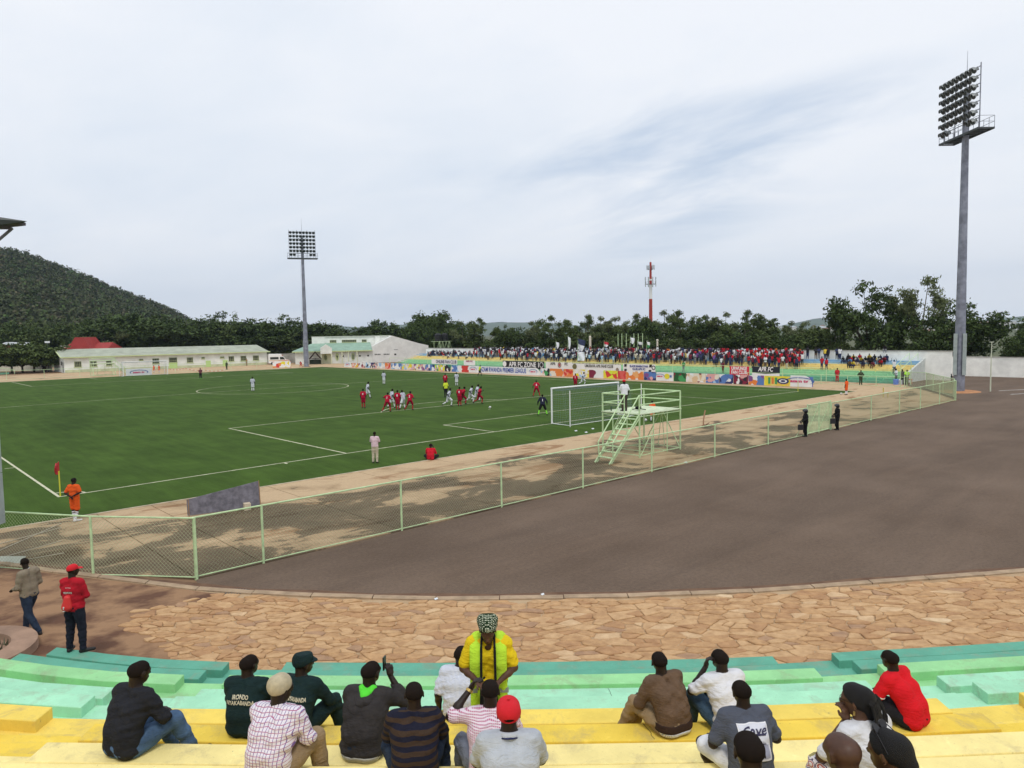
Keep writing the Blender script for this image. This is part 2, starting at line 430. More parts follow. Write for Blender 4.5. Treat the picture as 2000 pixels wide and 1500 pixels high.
def make_person(label, loc, face, J, head=(0, 0, 0), h=.013, skin=None, shirt=None, sleeve='long', trous=None, leg='long', shoe=None, hair='short', hairm=None,
                cap=None, capm=None, hands=True, curl=(.5, .5), hdir=(None, None), seed=0., hem=None, wr=.006, collar=None, vest=None, socks=None, fat=1., group=None, scale=1., untuck=0., shirtg=.016, hup=(None, None)):
    t = thing('person', label, 'person', loc, face, group); t.scale = (scale,)*3 if J['pel'][2] > .5 else (min(1.04, scale*1.10),)*2+(scale,)
    skin = skin or skinm('skin_dark'); D = person_parts(J, head, detail=1 if h < .02 else 0)
    seat = J['pel'][2] < .5
    # one continuous body
    body = list(D['body'])
    for q in 'lr': body += D['legs'][q]
    meB, VB, FB = part_mesh('body', body, h, skin, k=.028)
    if hands:
        Vs, Fs = [VB], [FB]; o = len(VB)
        for i, q in enumerate('lr'):
            pr = hand_prims(J, q, curl[i], dirv=hdir[i], up=hup[i]); lo, hi = bounds(pr, .012)
            V2, F2 = nets(lambda P: prims_sdf(P, pr, .012), lo, hi, max(.0052, h*.42)); Vs.append(V2); Fs.append(F2+o); o += len(V2)
        meB = np_mesh('body', np.concatenate(Vs), np.concatenate(Fs), skin)
    else:
        Vs, Fs = [VB], [FB]; o = len(VB)
        for i, q in enumerate('lr'):
            e, w_ = J['el'+q], J['wr'+q]; d = (w_-e)/np.linalg.norm(w_-e)
            pr = [('c', w_, w_+d*.08, .027, .032), ('c', w_+d*.08, w_+d*.15, .028, .014)]; lo, hi = bounds(pr, .03)
            V2, F2 = nets(lambda P: prims_sdf(P, pr, .02), lo, hi, h); Vs.append(V2); Fs.append(F2+o); o += len(V2)
        meB = np_mesh('body', np.concatenate(Vs), np.concatenate(Fs), skin)
    link('body', meB, t)
    out = {'t': t, 'D': D, 'J': J}
    # trousers
    g2 = .014
    tp = [('c', J['pel']+np.array([s*.06, 0, 0]), J['wai']*.35+J['pel']*.65+np.array([s*.06, 0, 0]), .122*fat+g2*.6, .115*fat+g2*.6) for s in (-1, 1)]
    cuts = []
    for q in 'lr':
        h_, k_, a_ = J['hi'+q], J['kn'+q], J['an'+q]
        tp += [('c', h_, lerp(h_, k_, .4), .098+g2, .088+g2)]
        if leg == 'long':
            tp += [('c', lerp(h_, k_, .4), k_, .088+g2, .064+g2), ('c', k_, lerp(k_, a_, .4), .064+g2, .058+g2), ('c', lerp(k_, a_, .4), lerp(k_, a_, .97), .058+g2, .045+g2)]
        else:
            tp += [('c', lerp(h_, k_, .4), lerp(h_, k_, .86), .088+g2, .085+g2)]
    out['trousers'] = link('trousers' if leg == 'long' else 'shorts', part_mesh('trousers', tp, h, trous, k=.022, wr=wr*.9, seed=seed+3)[0], t)
    # shirt
    sp = torso_prims(J, shirtg, fat)
    if not seat and hem is None: hem = J['pel'][2]-.03
    for q in 'lr':
        s, e, w_ = J['sh'+q], J['el'+q], J['wr'+q]
        sp += [('c', s, lerp(s, e, .4), .064+shirtg*.6, .060+shirtg*.6, {'k': .045})]
        if sleeve == 'long': sp += [('c', lerp(s, e, .4), e, .058+shirtg*.6, .048+shirtg*.6), ('c', e, lerp(e, w_, .4), .048+shirtg*.6, .045+shirtg*.5), ('c', lerp(e, w_, .4), lerp(e, w_, .95), .045+shirtg*.5, .030+shirtg*.5)]
        elif sleeve == 'short': sp += [('c', lerp(s, e, .4), lerp(s, e, .78), .060+shirtg*.6, .060+shirtg*.7)]
    sp += [(p[0], p[1], p[2], p[3]+shirtg*.9, p[4]+shirtg*.8) for p in D['trap']]
    cu = []
    if hem is not None: cu = [((0, 0, hem), (0, 0, -1))]
    ncut = J['nek']+np.array([0, 0, .045])
    cu.append((ncut, (0, .25, 1)))
    out['shirt'] = link('shirt', part_mesh('shirt', sp, h, shirt, k=.03, cuts=cu, wr=wr, seed=seed)[0], t)
    if collar:
        nk = J['nek']; d = (J['hed']-nk); d /= np.linalg.norm(d)
        cp_ = [('c', nk-d*.0, nk+d*.055, .074, .064)]
        link('collar', part_mesh('collar', cp_, h*.8, collar, k=.02, cuts=[(nk+d*.055, d)])[0], t)
    # shoes
    sh = shoe or mat('shoe_dark', (.02, .018, .018), .6)
    for q in 'lr':
        a_, to = J['an'+q], J['to'+q]; pr = [('c', a_+np.array([0, 0, -.01]), a_+np.array([0, 0, -.045])-(to-a_)*np.array([.2, .2, 0]), .046, .04), ('c', a_+np.array([0, 0, -.045]), to, .040, .036)]
        link('shoe', part_mesh('shoe', pr, h, sh, k=.03, cuts=[((0, 0, min(a_[2]-.085, to[2]-.034) if seat else .0), (0, 0, -1))])[0], t)
        if socks:
            k_ = J['kn'+q]; pr = [('c', lerp(k_, a_, .25), lerp(k_, a_, .5), .060, .058), ('c', lerp(k_, a_, .5), a_, .058, .043)]
            link('sock', part_mesh('sock', pr, h, socks, k=.02)[0], t)
    H = D['H']; hm = hairm or mat('hair_black', (.015, .0105, .0085), .95, bump=.5, bscale=420, spec=.1)
    if hair == 'short' or hair == 'bald_stub':
        gg = .0018 if hair == 'short' else .0006
        pr = [('c', H((0, -.028, .024)), H((0, .020, .034)), .0785+gg, .0745+gg)]
        n = rotv((0, .90, -.44), *head)
        link('hair', part_mesh('hair', pr, h*.8, hm, k=.01, cuts=[(H((0, .058, .012)), n)], wr=.0012, seed=5)[0], t)
    if cap == 'cap':
        pr = [('c', H((0, -.026, .03)), H((0, .016, .040)), .088, .084)]
        cm = part_mesh('cap', pr, h*.9, capm, k=.01, cuts=[(H((0, .0, .015)), rotv((0, .12, -1), *head))])[0]; c_ = link('cap', cm, t)
        pr = [('c', H((-.03, .09, .028)), H((.03, .09, .028)), .045, .045), ('c', H((-.02, .13, .02)), H((.02, .13, .02)), .05, .05)]
        top = H((0, .12, .033)); nn = rotv((0, .12, 1), *head)
        link('brim', part_mesh('brim', pr, h*.7, capm, k=.03, cuts=[(top, nn), (top-nn*.014, -nn)])[0], c_)
    out['skinmesh'] = meB
    return out

# ------- low detail figures for the crowd and the pitch: one mesh, one slot per garment
def crowd_mesh(name, J, h, mats4, head=(0, 0, 0), leg='long', sleeve='short', fat=1.):
    """slots: skin, shirt, trousers, shoes, hair"""
    D = person_parts(J, head, 0); H = D['H']
    reg = {0: list(D['skull'])+list(D['neck']), 1: torso_prims(J, .012, fat)+[(p[0], p[1], p[2], p[3]+.008, p[4]+.006) for p in D['trap']], 2: [], 3: [], 4: [('c', H((0, -.03, .035)), H((0, .01, .045)), .082, .078)]}
    for q in 'lr':
        s, e, w_ = J['sh'+q], J['el'+q], J['wr'+q]; h_, k_, a_, to = J['hi'+q], J['kn'+q], J['an'+q], J['to'+q]
        d = (w_-e)/np.linalg.norm(w_-e)
        c = .7 if sleeve == 'short' else 1.
        reg[1].append(('c', s, lerp(s, e, c), .066, .054))
        if sleeve == 'long': reg[1].append(('c', e, w_, .052, .040))
        else: reg[0] += [('c', lerp(s, e, c), e, .046, .042), ('c', e, w_, .044, .034)]
        reg[0].append(('c', w_, w_+d*.12, .036, .03))
        reg[2] += [('c', h_, lerp(h_, k_, .4), .102, .094), ('c', lerp(h_, k_, .4), lerp(h_, k_, .85) if leg == 'short' else k_, .094, .085 if leg == 'short' else .07)]
        if leg == 'short': reg[0] += [('c', lerp(h_, k_, .8), k_, .06, .056), ('c', k_, lerp(k_, a_, .35), .056, .056)]; reg[3] += [('c', lerp(k_, a_, .35), a_, .058, .044)]
        else: reg[2] += [('c', k_, lerp(k_, a_, .4), .07, .066), ('c', lerp(k_, a_, .4), a_, .066, .056)]
        reg[3].append(('c', a_+np.array([0, 0, -.035]), to, .045, .038))
    reg[2] += [('c', J['pel']+np.array([s*.06, 0, 0]), J['wai']*.3+J['pel']*.7+np.array([s*.06, 0, 0]), .125*fat, .118*fat) for s in (-1, 1)]
    allp = sum(reg.values(), [])
    lo, hi = bounds(allp, h*2)
    V, F = nets(lambda P: prims_sdf(P, allp, .02), lo, hi, h)
    c = V[F].mean(1); dd = np.stack([prims_sdf(c, reg[i], .005) for i in range(5)], 1)
    return np_mesh(name, V, F, mats4, dd.argmin(1))
# ---------------------------------------------------------------- ground, pitch, asphalt, flagstones
def grid_mesh(name, xs, ys, zf, m):
    X, Y = np.meshgrid(xs, ys, indexing='ij'); Z = np.array([[zf(a, b) for b in ys] for a in xs])
    V = np.stack([X, Y, Z], -1).reshape(-1, 3); n = len(ys); i = np.arange(len(xs)-1)[:, None]*n+np.arange(n-1)[None]
    i = i.ravel(); F = np.stack([i, i+n, i+n+1, i+1], 1); return np_mesh(name, V, F, m)
earth = mat('earth', (.20, .115, .065), .95, col2=(.27, .17, .10), scale=.25, bump=.3, bscale=6)
o = link('ground', grid_mesh('ground', np.r_[-6000, -1500, -300, np.arange(-60, 241, 30), 600, 2000, 7000], np.r_[-2000, -400, np.arange(-90, 241, 30), 600, 2000, 7500], lambda a, b: -.03, earth)); o['kind'] = 'structure'

turf = mat('turf', (.037, .073, .010), .95, col2=(.056, .103, .016), scale=.35, bump=.5, bscale=60, lo=.3, hi=.7, spec=.1)
t_, b_, L_ = nodes_of(turf)
tc_ = t_.nodes.new('ShaderNodeTexCoord'); mp_ = t_.nodes.new('ShaderNodeMapping'); mp_.inputs['Scale'].default_value = (1, .12, 1); mp_.inputs['Rotation'].default_value = (0, 0, .1)
n_ = t_.nodes.new('ShaderNodeTexNoise'); n_.inputs['Scale'].default_value = 1.6; n_.inputs['Detail'].default_value = 8; n_.inputs['Roughness'].default_value = .7
L_(tc_.outputs['Object'], mp_.inputs[0]); L_(mp_.outputs[0], n_.inputs[0])
hs = t_.nodes.new('ShaderNodeHueSaturation'); mr = t_.nodes.new('ShaderNodeMapRange'); mr.inputs[1].default_value = .3; mr.inputs[2].default_value = .7; mr.inputs[3].default_value = .80; mr.inputs[4].default_value = 1.22
L_(n_.outputs[0], mr.inputs[0]); L_(mr.outputs[0], hs.inputs['Value']); L_(b_.inputs['Base Color'].links[0].from_socket, hs.inputs['Color']); L_(hs.outputs[0], b_.inputs['Base Color'])
xs = np.linspace(-2.8, 71.3, 76); ys = np.r_[np.arange(-4.5, 2, .5), np.arange(2, 104, 3), np.arange(104, 109.7, .5)]
o = link('pitch_turf', grid_mesh('pitch_turf', xs, ys, lambda a, b: crown(a, b)+.012, turf)); o['kind'] = 'structure'
# painted markings, 4 mm above the turf
line = mat('line_paint', (.52, .51, .36), .9, var=.25, scale=3)
mk = MB(); PW, PL = 68., 105.
def strip(a, b, w=.11):
    a = np.array(a, float); b = np.array(b, float); d = b-a; L = np.hypot(*d); d /= L; n = np.array([-d[1], d[0]])*w/2; k = max(1, int(L/2))
    for i in range(k):
        p, q = a+d*L*i/k, a+d*L*(i+1)/k
        mk.add([(*c, crown(*c)+.016) for c in (p-n, q-n, q+n, p+n)], [(0, 1, 2, 3)])
def rect(x0, y0, x1, y1):
    e = .055
    strip((x0-e, y0), (x1+e, y0)); strip((x0-e, y1), (x1+e, y1)); strip((x0, y0+e), (x0, y1-e)); strip((x1, y0+e), (x1, y1-e))
def arc(c, r, a0, a1, w=.11):
    k = max(6, int(abs(a1-a0)*r/1.0))
    for i in range(k):
        q = []
        for a, rr in ((a0+(a1-a0)*i/k, r-w/2), (a0+(a1-a0)*i/k, r+w/2), (a0+(a1-a0)*(i+1)/k, r+w/2), (a0+(a1-a0)*(i+1)/k, r-w/2)):
            x, y = c[0]+rr*math.cos(a), c[1]+rr*math.sin(a); q.append((x, y, crown(x, y)+.016))
        mk.add(q, [(0, 1, 2, 3)])
rect(0, 0, PW, PL); strip((.055, PL/2), (PW-.055, PL/2)); arc((34, PL/2), 9.15, 0, 2*math.pi)
for sgn, y0 in ((1, 0), (-1, PL)):
    for hw, dp in ((20.16, 16.5), (9.16, 5.5)):
        strip((34-hw-.055, y0+sgn*dp), (34+hw+.055, y0+sgn*dp))
        for s in (-1, 1): strip((34+s*hw, y0+sgn*.056), (34+s*hw, y0+sgn*(dp-.056)))
    a = math.acos(5.5/9.15); c0 = math.pi/2 if sgn > 0 else -math.pi/2
    arc((34, y0+sgn*11), 9.15, c0-a+.01, c0+a-.01); arc((34, y0+sgn*11), .06, 0, 2*math.pi, .12)
strip((10.15, -.4), (10.15, -.07)); strip((-.5, 10.15), (-.07, 10.15)); arc((0, 0), 1, .06, math.pi/2-.06)
struct(mk, 'pitch_markings', line)

# rough green land beyond the walls
gl = mat('far_land', (.060, .078, .030), .95, col2=(.110, .115, .060), scale=.01, detail=9)
lm_ = MB()
for q in ([(104.2, -1500), (5200, -1500), (5200, 180), (104.2, 180)], [(-3500, 180), (5200, 180), (5200, 6500), (-3500, 6500)]): lm_.add([(*p, -.012) for p in q], [(0, 1, 2, 3)])
struct(lm_, 'far_land', gl)
# concrete apron round the pitch, cast in bays
conc = mat('stained_concrete', (.45, .33, .21), .95, bump=.4, bscale=30, scale=4)
t_, b_, L_ = nodes_of(conc)
def _n(sc, det, ro, di, sx=1., sy=1.):
    tc_ = t_.nodes.new('ShaderNodeTexCoord'); mp_ = t_.nodes.new('ShaderNodeMapping'); mp_.inputs['Scale'].default_value = (sx, sy, 1); n_ = t_.nodes.new('ShaderNodeTexNoise')
    n_.inputs['Scale'].default_value = sc; n_.inputs['Detail'].default_value = det; n_.inputs['Roughness'].default_value = ro; n_.inputs['Distortion'].default_value = di; L_(tc_.outputs['Object'], mp_.inputs[0]); L_(mp_.outputs[0], n_.inputs[0]); return n_.outputs[0], tc_
def _m(op, a, b, clamp=False):
    n = t_.nodes.new('ShaderNodeMath'); n.operation = op; n.use_clamp = clamp
    for i, v in enumerate((a, b)):
        if isinstance(v, (int, float)): n.inputs[i].default_value = v
        else: L_(v, n.inputs[i])
    return n.outputs[0]
def _ramp(v, st):
    r = t_.nodes.new('ShaderNodeValToRGB'); e = r.color_ramp.elements
    while len(e) < len(st): e.new(.5)
    for q, (p, c) in zip(e, st): q.position = p; q.color = (*c, 1)
    L_(v, r.inputs[0]); return r.outputs[0]
def _mul(a, b):
    x = t_.nodes.new('ShaderNodeMix'); x.data_type = 'RGBA'; x.blend_type = 'MULTIPLY'; x.inputs[0].default_value = 1; L_(a, x.inputs[6]); L_(b, x.inputs[7]); return x.outputs[2]
v1, tc_ = _n(.30, 10, .62, .5, .75, 1.15)
sp_ = t_.nodes.new('ShaderNodeSeparateXYZ'); L_(tc_.outputs['Object'], sp_.inputs[0])
gx = _m('MULTIPLY', _m('MULTIPLY_ADD', sp_.outputs[0], .016, True) if False else _m('MULTIPLY', sp_.outputs[0], .016, True), .11)      # sand has blown in towards the far end
gy = _m('MULTIPLY', _m('MULTIPLY', _m('ADD', sp_.outputs[1], 9.3), .35, True), .13)                                                    # and along the turf
vv = _m('ADD', _m('ADD', v1, gx), gy)
base = _ramp(vv, [(.44, (.118, .085, .050)), (.535, (.165, .118, .070)), (.555, (.38, .265, .150)), (.66, (.52, .375, .225))])
v2, _ = _n(.45, 10, .66, 1.0, .4, 1.3)
st2 = _ramp(v2, [(.55, (1, 1, 1)), (.63, (.62, .50, .41))])
v3, _ = _n(9, 8, .75, 0)
st3 = _ramp(v3, [(.35, (.82, .82, .82)), (.65, (1.0, 1.0, 1.0))])
L_(_mul(_mul(base, st2), st3), b_.inputs['Base Color'])
bays = bpy.data.objects.new('concrete_apron', None); COL.objects.link(bays); bays['kind'] = 'structure'
def bay(q, z1=.002):
    # object origin stays at world origin so the stains run on across the joints
    mb = MB(); mb.quadprism(q, -.12, z1); mb.build('concrete_slab', conc, bays)
g = .018
posts = [-3.2, .35, 2.3, 7.2, 11.8, 16.5, 21.4, 26.9, 32.6, 37.4, 41.0, 47.6, 53.1, 57.7, 62.4, 66.9, 72.0, 77.5, 84.2]
edge_y = lambda x: -15.12 if x < 67.5 else -15.12+(x-67.5)*.62
for a, b in zip(posts, posts[1:]):
    a_ = a if a > .3 else a
    y0a, y0b = (edge_y(a), edge_y(b)) if a >= .3 else (-10.2, -15.1)
    ym = -9.6
    if a >= 71: y0a, y0b = min(-9.9, y0a), min(-9.9, y0b)
    bay([(a+g, y0a+g), (b-g, y0b+g), (b-g, ym-g), (a+g, ym-g)])
    bay([(a+g, ym+g), (b-g, ym+g), (b-g, -4.52), (a+g, -4.52)])
yy = [-4.5]+[i*5.2 for i in range(1, 22)]
for a, b in zip(yy, yy[1:]):
    bay([(71.33, a+g), (84.2, a+g), (84.2, b-g), (71.33, b-g)])
bay([(-12, -9.6), (-3.24, -9.6), (-3.24, 112), (-12, 112)])
bay([(-3.2, 109.7), (84, 109.7), (84, 138.3), (-3.2, 138.3)], .001)
# rope-like weathered strings of grass and sand are part of the stains; narrow white kerb between turf and concrete
kb = MB(); kerbc = mat('kerb_concrete', (.50, .42, .31), .9, var=.25, scale=2, bump=.2)
kb.box((34.2, -4.56, .0), (74.4, .09, .05)); kb.box((34.2, 109.66, .01), (74.4, .09, .05)); kb.box((71.36, 52.5, .01), (.09, 114.1, .05)); kb.box((-2.85, 52.5, .01), (.09, 114.1, .05))
struct(kb, 'turf_edging', kerbc)

# asphalt: runs from the fence to the far wall and to the kerb of the stand
asph = mat('asphalt', (.104, .069, .046), .92, col2=(.148, .103, .073), scale=.22, bump=.5, bscale=90, detail=10, lo=.3, hi=.72)
t_, b_, L_ = nodes_of(asph)
tc_ = t_.nodes.new('ShaderNodeTexCoord'); n_ = t_.nodes.new('ShaderNodeTexNoise'); n_.inputs['Scale'].default_value = 9; n_.inputs['Detail'].default_value = 10; n_.inputs['Roughness'].default_value = .85
L_(tc_.outputs['Object'], n_.inputs[0]); mr = t_.nodes.new('ShaderNodeMapRange'); mr.inputs[1].default_value = .3; mr.inputs[2].default_value = .7; mr.inputs[3].default_value = .68; mr.inputs[4].default_value = 1.35
hs = t_.nodes.new('ShaderNodeHueSaturation'); L_(n_.outputs[0], mr.inputs[0]); L_(mr.outputs[0], hs.inputs['Value']); L_(b_.inputs['Base Color'].links[0].from_socket, hs.inputs['Color'])
mp_ = t_.nodes.new('ShaderNodeMapping'); mp_.inputs['Scale'].default_value = (.16, .9, 1); mp_.inputs['Rotation'].default_value = (0, 0, -.35); L_(tc_.outputs['Object'], mp_.inputs[0])
n2_ = t_.nodes.new('ShaderNodeTexNoise'); n2_.inputs['Scale'].default_value = .55; n2_.inputs['Detail'].default_value = 9; n2_.inputs['Roughness'].default_value = .62; n2_.inputs['Distortion'].default_value = .6; L_(mp_.outputs[0], n2_.inputs[0])
mr2 = t_.nodes.new('ShaderNodeMapRange'); mr2.inputs[1].default_value = .35; mr2.inputs[2].default_value = .65; mr2.inputs[3].default_value = .88; mr2.inputs[4].default_value = 1.12; L_(n2_.outputs[0], mr2.inputs[0])
h2_ = t_.nodes.new('ShaderNodeHueSaturation'); L_(mr2.outputs[0], h2_.inputs['Value']); L_(hs.outputs[0], h2_.inputs['Color']); L_(h2_.outputs[0], b_.inputs['Base Color'])
am = MB()
am.add([(.32, -15.2, .006), (67.5, -15.2, .006), (84.3, -4.5, .006), (104, -4.5, .006), (104, -120, .006), (-3, -120, .006), (-3.5, -30, .006), (-.2, -17.2, .006)], [(0, 7, 6, 5, 4, 3, 2, 1)])
struct(am, 'asphalt_yard', asph)

EX = [(-30, 9.5), (-20, 5.0), (-14, 2.5), (-9.2, 1.0), (-8, .66), (-7.2, .45), (-6, .26), (-5.4, .21), (-4.4, .17), (-2, .05), (0, 0), (3, 0), (5, .09), (6, .19), (8.5, .40), (10, .56), (14, 1.15), (20, 2.4), (30, 5.6)]
def ex(x): return float(np.interp(x, [a for a, _ in EX], [b for _, b in EX]))
KX = [(-30, 28), (-14, 20.6), (-7.97, 18.54), (-4.75, 17.95), (-2, 17.66), (2.46, 17.60), (6.36, 17.87), (13.6, 18.99), (20, 20.7), (30, 25)]
def ky(x): return float(np.interp(x, [a for a, _ in KX], [b for _, b in KX]))
def az(X, Y):                                              # gentle rise of the paved apron from kerb to stand
    y0, y1 = 13.1+ex(X), ky(X)
    return .045+.20*min(1, max(0, (y1-Y)/(y1-y0)))
mort = mat('mortar', (.36, .235, .13), .98, col2=(.46, .33, .20), scale=1.3, bump=.6, bscale=30)
V = []; F = []; xs = np.linspace(-30, 30, 121); nn = 8
for x in xs:
    for j in range(nn):
        Y = ky(x)*(1-j/(nn-1))+(12.2+ex(x))*j/(nn-1); V.append((*S2W(x, Y), az(x, Y)))
for i in range(len(xs)-1):
    for j in range(nn-1): F.append((i*nn+j, i*nn+j+1, (i+1)*nn+j+1, (i+1)*nn+j))
ap = MB(); ap.add(V, F); paved = struct(ap, 'stand_apron', mort)
kc = mat('kerb_stone', (.36, .26, .17), .95, var=.2, scale=2.5, bump=.4, bscale=30)
kp = bpy.data.objects.new('kerb', None); COL.objects.link(kp); kp['kind'] = 'structure'
gut = MB(); gm = mat('gutter_dirt', (.115, .062, .038), .97, col2=(.17, .10, .06), scale=2, bump=.4, bscale=20)
xk = np.arange(-26, 27, 1.6)
for a, b in zip(xk, xk[1:]):
    mb = MB(); q = [S2W(a+.012, ky(a)-.02), S2W(b-.012, ky(b)-.02), S2W(b-.012, ky(b)+.22), S2W(a+.012, ky(a)+.22)]
    mb.quadprism(q, -.03, .085+.008*math.sin(a*7)); mb.build('kerb_block', kc, kp)
    m2 = ky(a)+.222; m3 = ky(b)+.222; w2 = .34+.07*math.sin(a*2.1); w3 = .34+.07*math.sin(b*2.1)
    gut.add([(*S2W(a, m2), .012), (*S2W(b, m3), .012), (*S2W(b, m3+w3), .012), (*S2W(a, m2+w2), .012)], [(0, 1, 2, 3)])
struct(gut, 'gutter', gm)
dg_ = thing('drain_grate', 'small dark metal drain grate at the left end of the kerb', 'drain grate', (*S2W(-7.3, 18.55), .03), math.atan2(RH[1], RH[0])-.1)
mb = MB(); mb.box((0, 0, 0), (.55, .42, .03)); mb.build('frame', mat('dark_iron', (.02, .02, .02), .7), dg_)
for i in range(6):
    mb = MB(); mb.box((-.2+.08*i, 0, .022), (.03, .36, .02)); mb.build('bar', mat('grey_iron', (.10, .10, .10), .6), dg_)

# flagstones: Voronoi cells cut out one by one, each with its own height and tilt
st_cols = [((.52, .315, .155), (.36, .205, .10)), ((.56, .36, .19), (.42, .25, .125)), ((.62, .43, .25), (.48, .31, .17)), ((.46, .265, .13), (.34, .185, .09)), ((.42, .255, .145), (.31, .185, .11)), ((.66, .49, .31), (.55, .38, .22))]
st_m = [mat('flagstone_%d' % i, a, .92, col2=b, scale=5, bump=.8, bscale=18, detail=8) for i, (a, b) in enumerate(st_cols)]
rs = random.Random(5)
def flag_left(Y): return float(np.interp(Y, [12, 14.4, 15.2, 15.9, 16.5, 17.3, 18.6], [-6.3, -7.0, -7.9, -8.5, -9.0, -8.8, -7.4]))
seeds = []
x = -10.2
while x < 17.5:
    sx = .34 if x < -2.5 else .44
    y = 11.8
    while y < 21.5:
        sy = .22 if x < -2.5 else .27
        seeds.append((x+rs.uniform(-.6, .6)*sx, y+rs.uniform(-.6, .6)*sy)); y += sy
    x += sx
A = np.array(seeds)
def clip(poly, n, c):
    out = []; k = len(poly)
    for i in range(k):
        p, q = poly[i], poly[(i+1) % k]; dp, dq = p[0]*n[0]+p[1]*n[1]-c, q[0]*n[0]+q[1]*n[1]-c
        if dp <= 0: out.append(p)
        if (dp <= 0) != (dq <= 0):
            t = dp/(dp-dq); out.append((p[0]+t*(q[0]-p[0]), p[1]+t*(q[1]-p[1])))
    return out
cells = []
AS = A*np.array([.62, 1.])
for i, s in enumerate(seeds):
    if not (12.8+ex(s[0]) < s[1] < ky(s[0])-.12) or s[0] < flag_left(s[1])+rs.uniform(-.25, .3): continue
    poly = [(s[0]-.9, s[1]-.9), (s[0]+.9, s[1]-.9), (s[0]+.9, s[1]+.9), (s[0]-.9, s[1]+.9)]
    d = ((AS-AS[i])**2).sum(1); nb = np.argsort(d)[1:13]
    for j in nb:
        # perpendicular bisector in the squashed metric -> stones longer across
        n = ((A[j][0]-s[0])*.385, A[j][1]-s[1]); L = math.hypot(*n); n = (n[0]/L, n[1]/L); m = ((A[j][0]+s[0])/2, (A[j][1]+s[1])/2)
        poly = clip(poly, n, n[0]*m[0]+n[1]*m[1]-.006-rs.uniform(0, .011))
        if len(poly) < 3: break
    if len(poly) < 3: continue
    ar = abs(sum(poly[k][0]*poly[(k+1) % len(poly)][1]-poly[(k+1) % len(poly)][0]*poly[k][1] for k in range(len(poly))))/2
    if ar < .012: continue
    cx, cy = sum(p[0] for p in poly)/len(poly), sum(p[1] for p in poly)/len(poly)
    # clamp to the apron
    poly = [(px, min(ky(px)-.05, max(12.5+ex(px), py))) for px, py in poly]
    q0 = gp(1000, 750) if False else None
    wx, wy = S2W(cx, cy); pxp = pj((wx, wy, .15))
    cells.append((ar*1e4/((cx**2+cy**2)*cy) if 0 < pxp[0] < 2000 else 0, poly, cx, cy))
cells.sort(key=lambda c: -c[0])
stuffm = MB()
for ci, (ar, poly, cx, cy) in enumerate(cells):
    # chip the corners so no two outlines look cut by a knife
    pp = []
    for k in range(len(poly)):
        p, q = poly[k], poly[(k+1) % len(poly)]; L = math.hypot(q[0]-p[0], q[1]-p[1])
        if L < .04: continue
        pp.append((p[0]+(q[0]-p[0])*.12, p[1]+(q[1]-p[1])*.12))
        if L > .25: pp.append(((p[0]+q[0])/2+rs.uniform(-.018, .018), (p[1]+q[1])/2+rs.uniform(-.018, .018)))
        pp.append((p[0]+(q[0]-p[0])*.88, p[1]+(q[1]-p[1])*.88))
    if len(pp) < 4: continue
    tx, ty, hh = rs.gauss(0, .014), rs.gauss(0, .020), rs.uniform(.008, .030)
    top = []; side = []
    for p in pp:
        r_ = .93; ix, iy = cx+(p[0]-cx)*r_, cy+(p[1]-cy)*r_
        z = az(*p)+hh+tx*(p[0]-cx)+ty*(p[1]-cy)
        top.append((*S2W(ix, iy), z+.006)); side.append((*S2W(*p), z-.006))
    n = len(pp); bot = [(a, b, az(*p)-.02) for (a, b, _), p in zip(side, pp)]
    Vv = bot+side+top; Ff = [(i, (i+1) % n, n+(i+1) % n, n+i) for i in range(n)]+[(n+i, n+(i+1) % n, 2*n+(i+1) % n, 2*n+i) for i in range(n)]+[tuple(range(2*n, 3*n))]
    wgt = [6, 6, 1.1 if cx > -2.5 else .2, 4, 1.0, .18 if cx > -2 else .0]
    mi = rs.choices(range(6), wgt)[0]
    if ci < 298:
        mb = MB(); mb.add(Vv, Ff); mb.build('flagstone', st_m[mi], paved)
    else: stuffm.add(Vv, Ff, mi)
o = stuffm.build('flagstones', st_m, paved); o['kind'] = 'stuff'
# bare earth slope at the left of the flagstones
es = mat('bare_earth', (.30, .175, .095), .97, col2=(.12, .058, .034), scale=.9, bump=.6, bscale=14, lo=.42, hi=.6)
me_ = MB(); V = []; F = []; xs = np.linspace(-16, -6.6, 30); nn = 14
for x in xs:
    for j in range(nn):
        Y = 12.6+ex(x)+(ky(x)-.06-12.6-ex(x))*j/(nn-1); V.append((*S2W(x, Y), az(x, Y)+.006+.012*math.sin(3*x+2*Y)*math.sin(2.3*Y)*.5))
for i in range(len(xs)-1):
    for j in range(nn-1):
        xm, Ym = (xs[i]+xs[i+1])/2, 12.6+ex(xs[i])+(ky(xs[i])-.06-12.6-ex(xs[i]))*(j+.5)/(nn-1)
        if xm < flag_left(Ym)+.25: F.append((i*nn+j, (i+1)*nn+j, (i+1)*nn+j+1, i*nn+j+1))
me_.add(V, F); struct(me_, 'bare_earth', es, smooth=True)
for X, Y, s in ((-8.6, 13.9, .03), (-8.9, 14.6, .02), (2.1, 17.1, .03)): pass
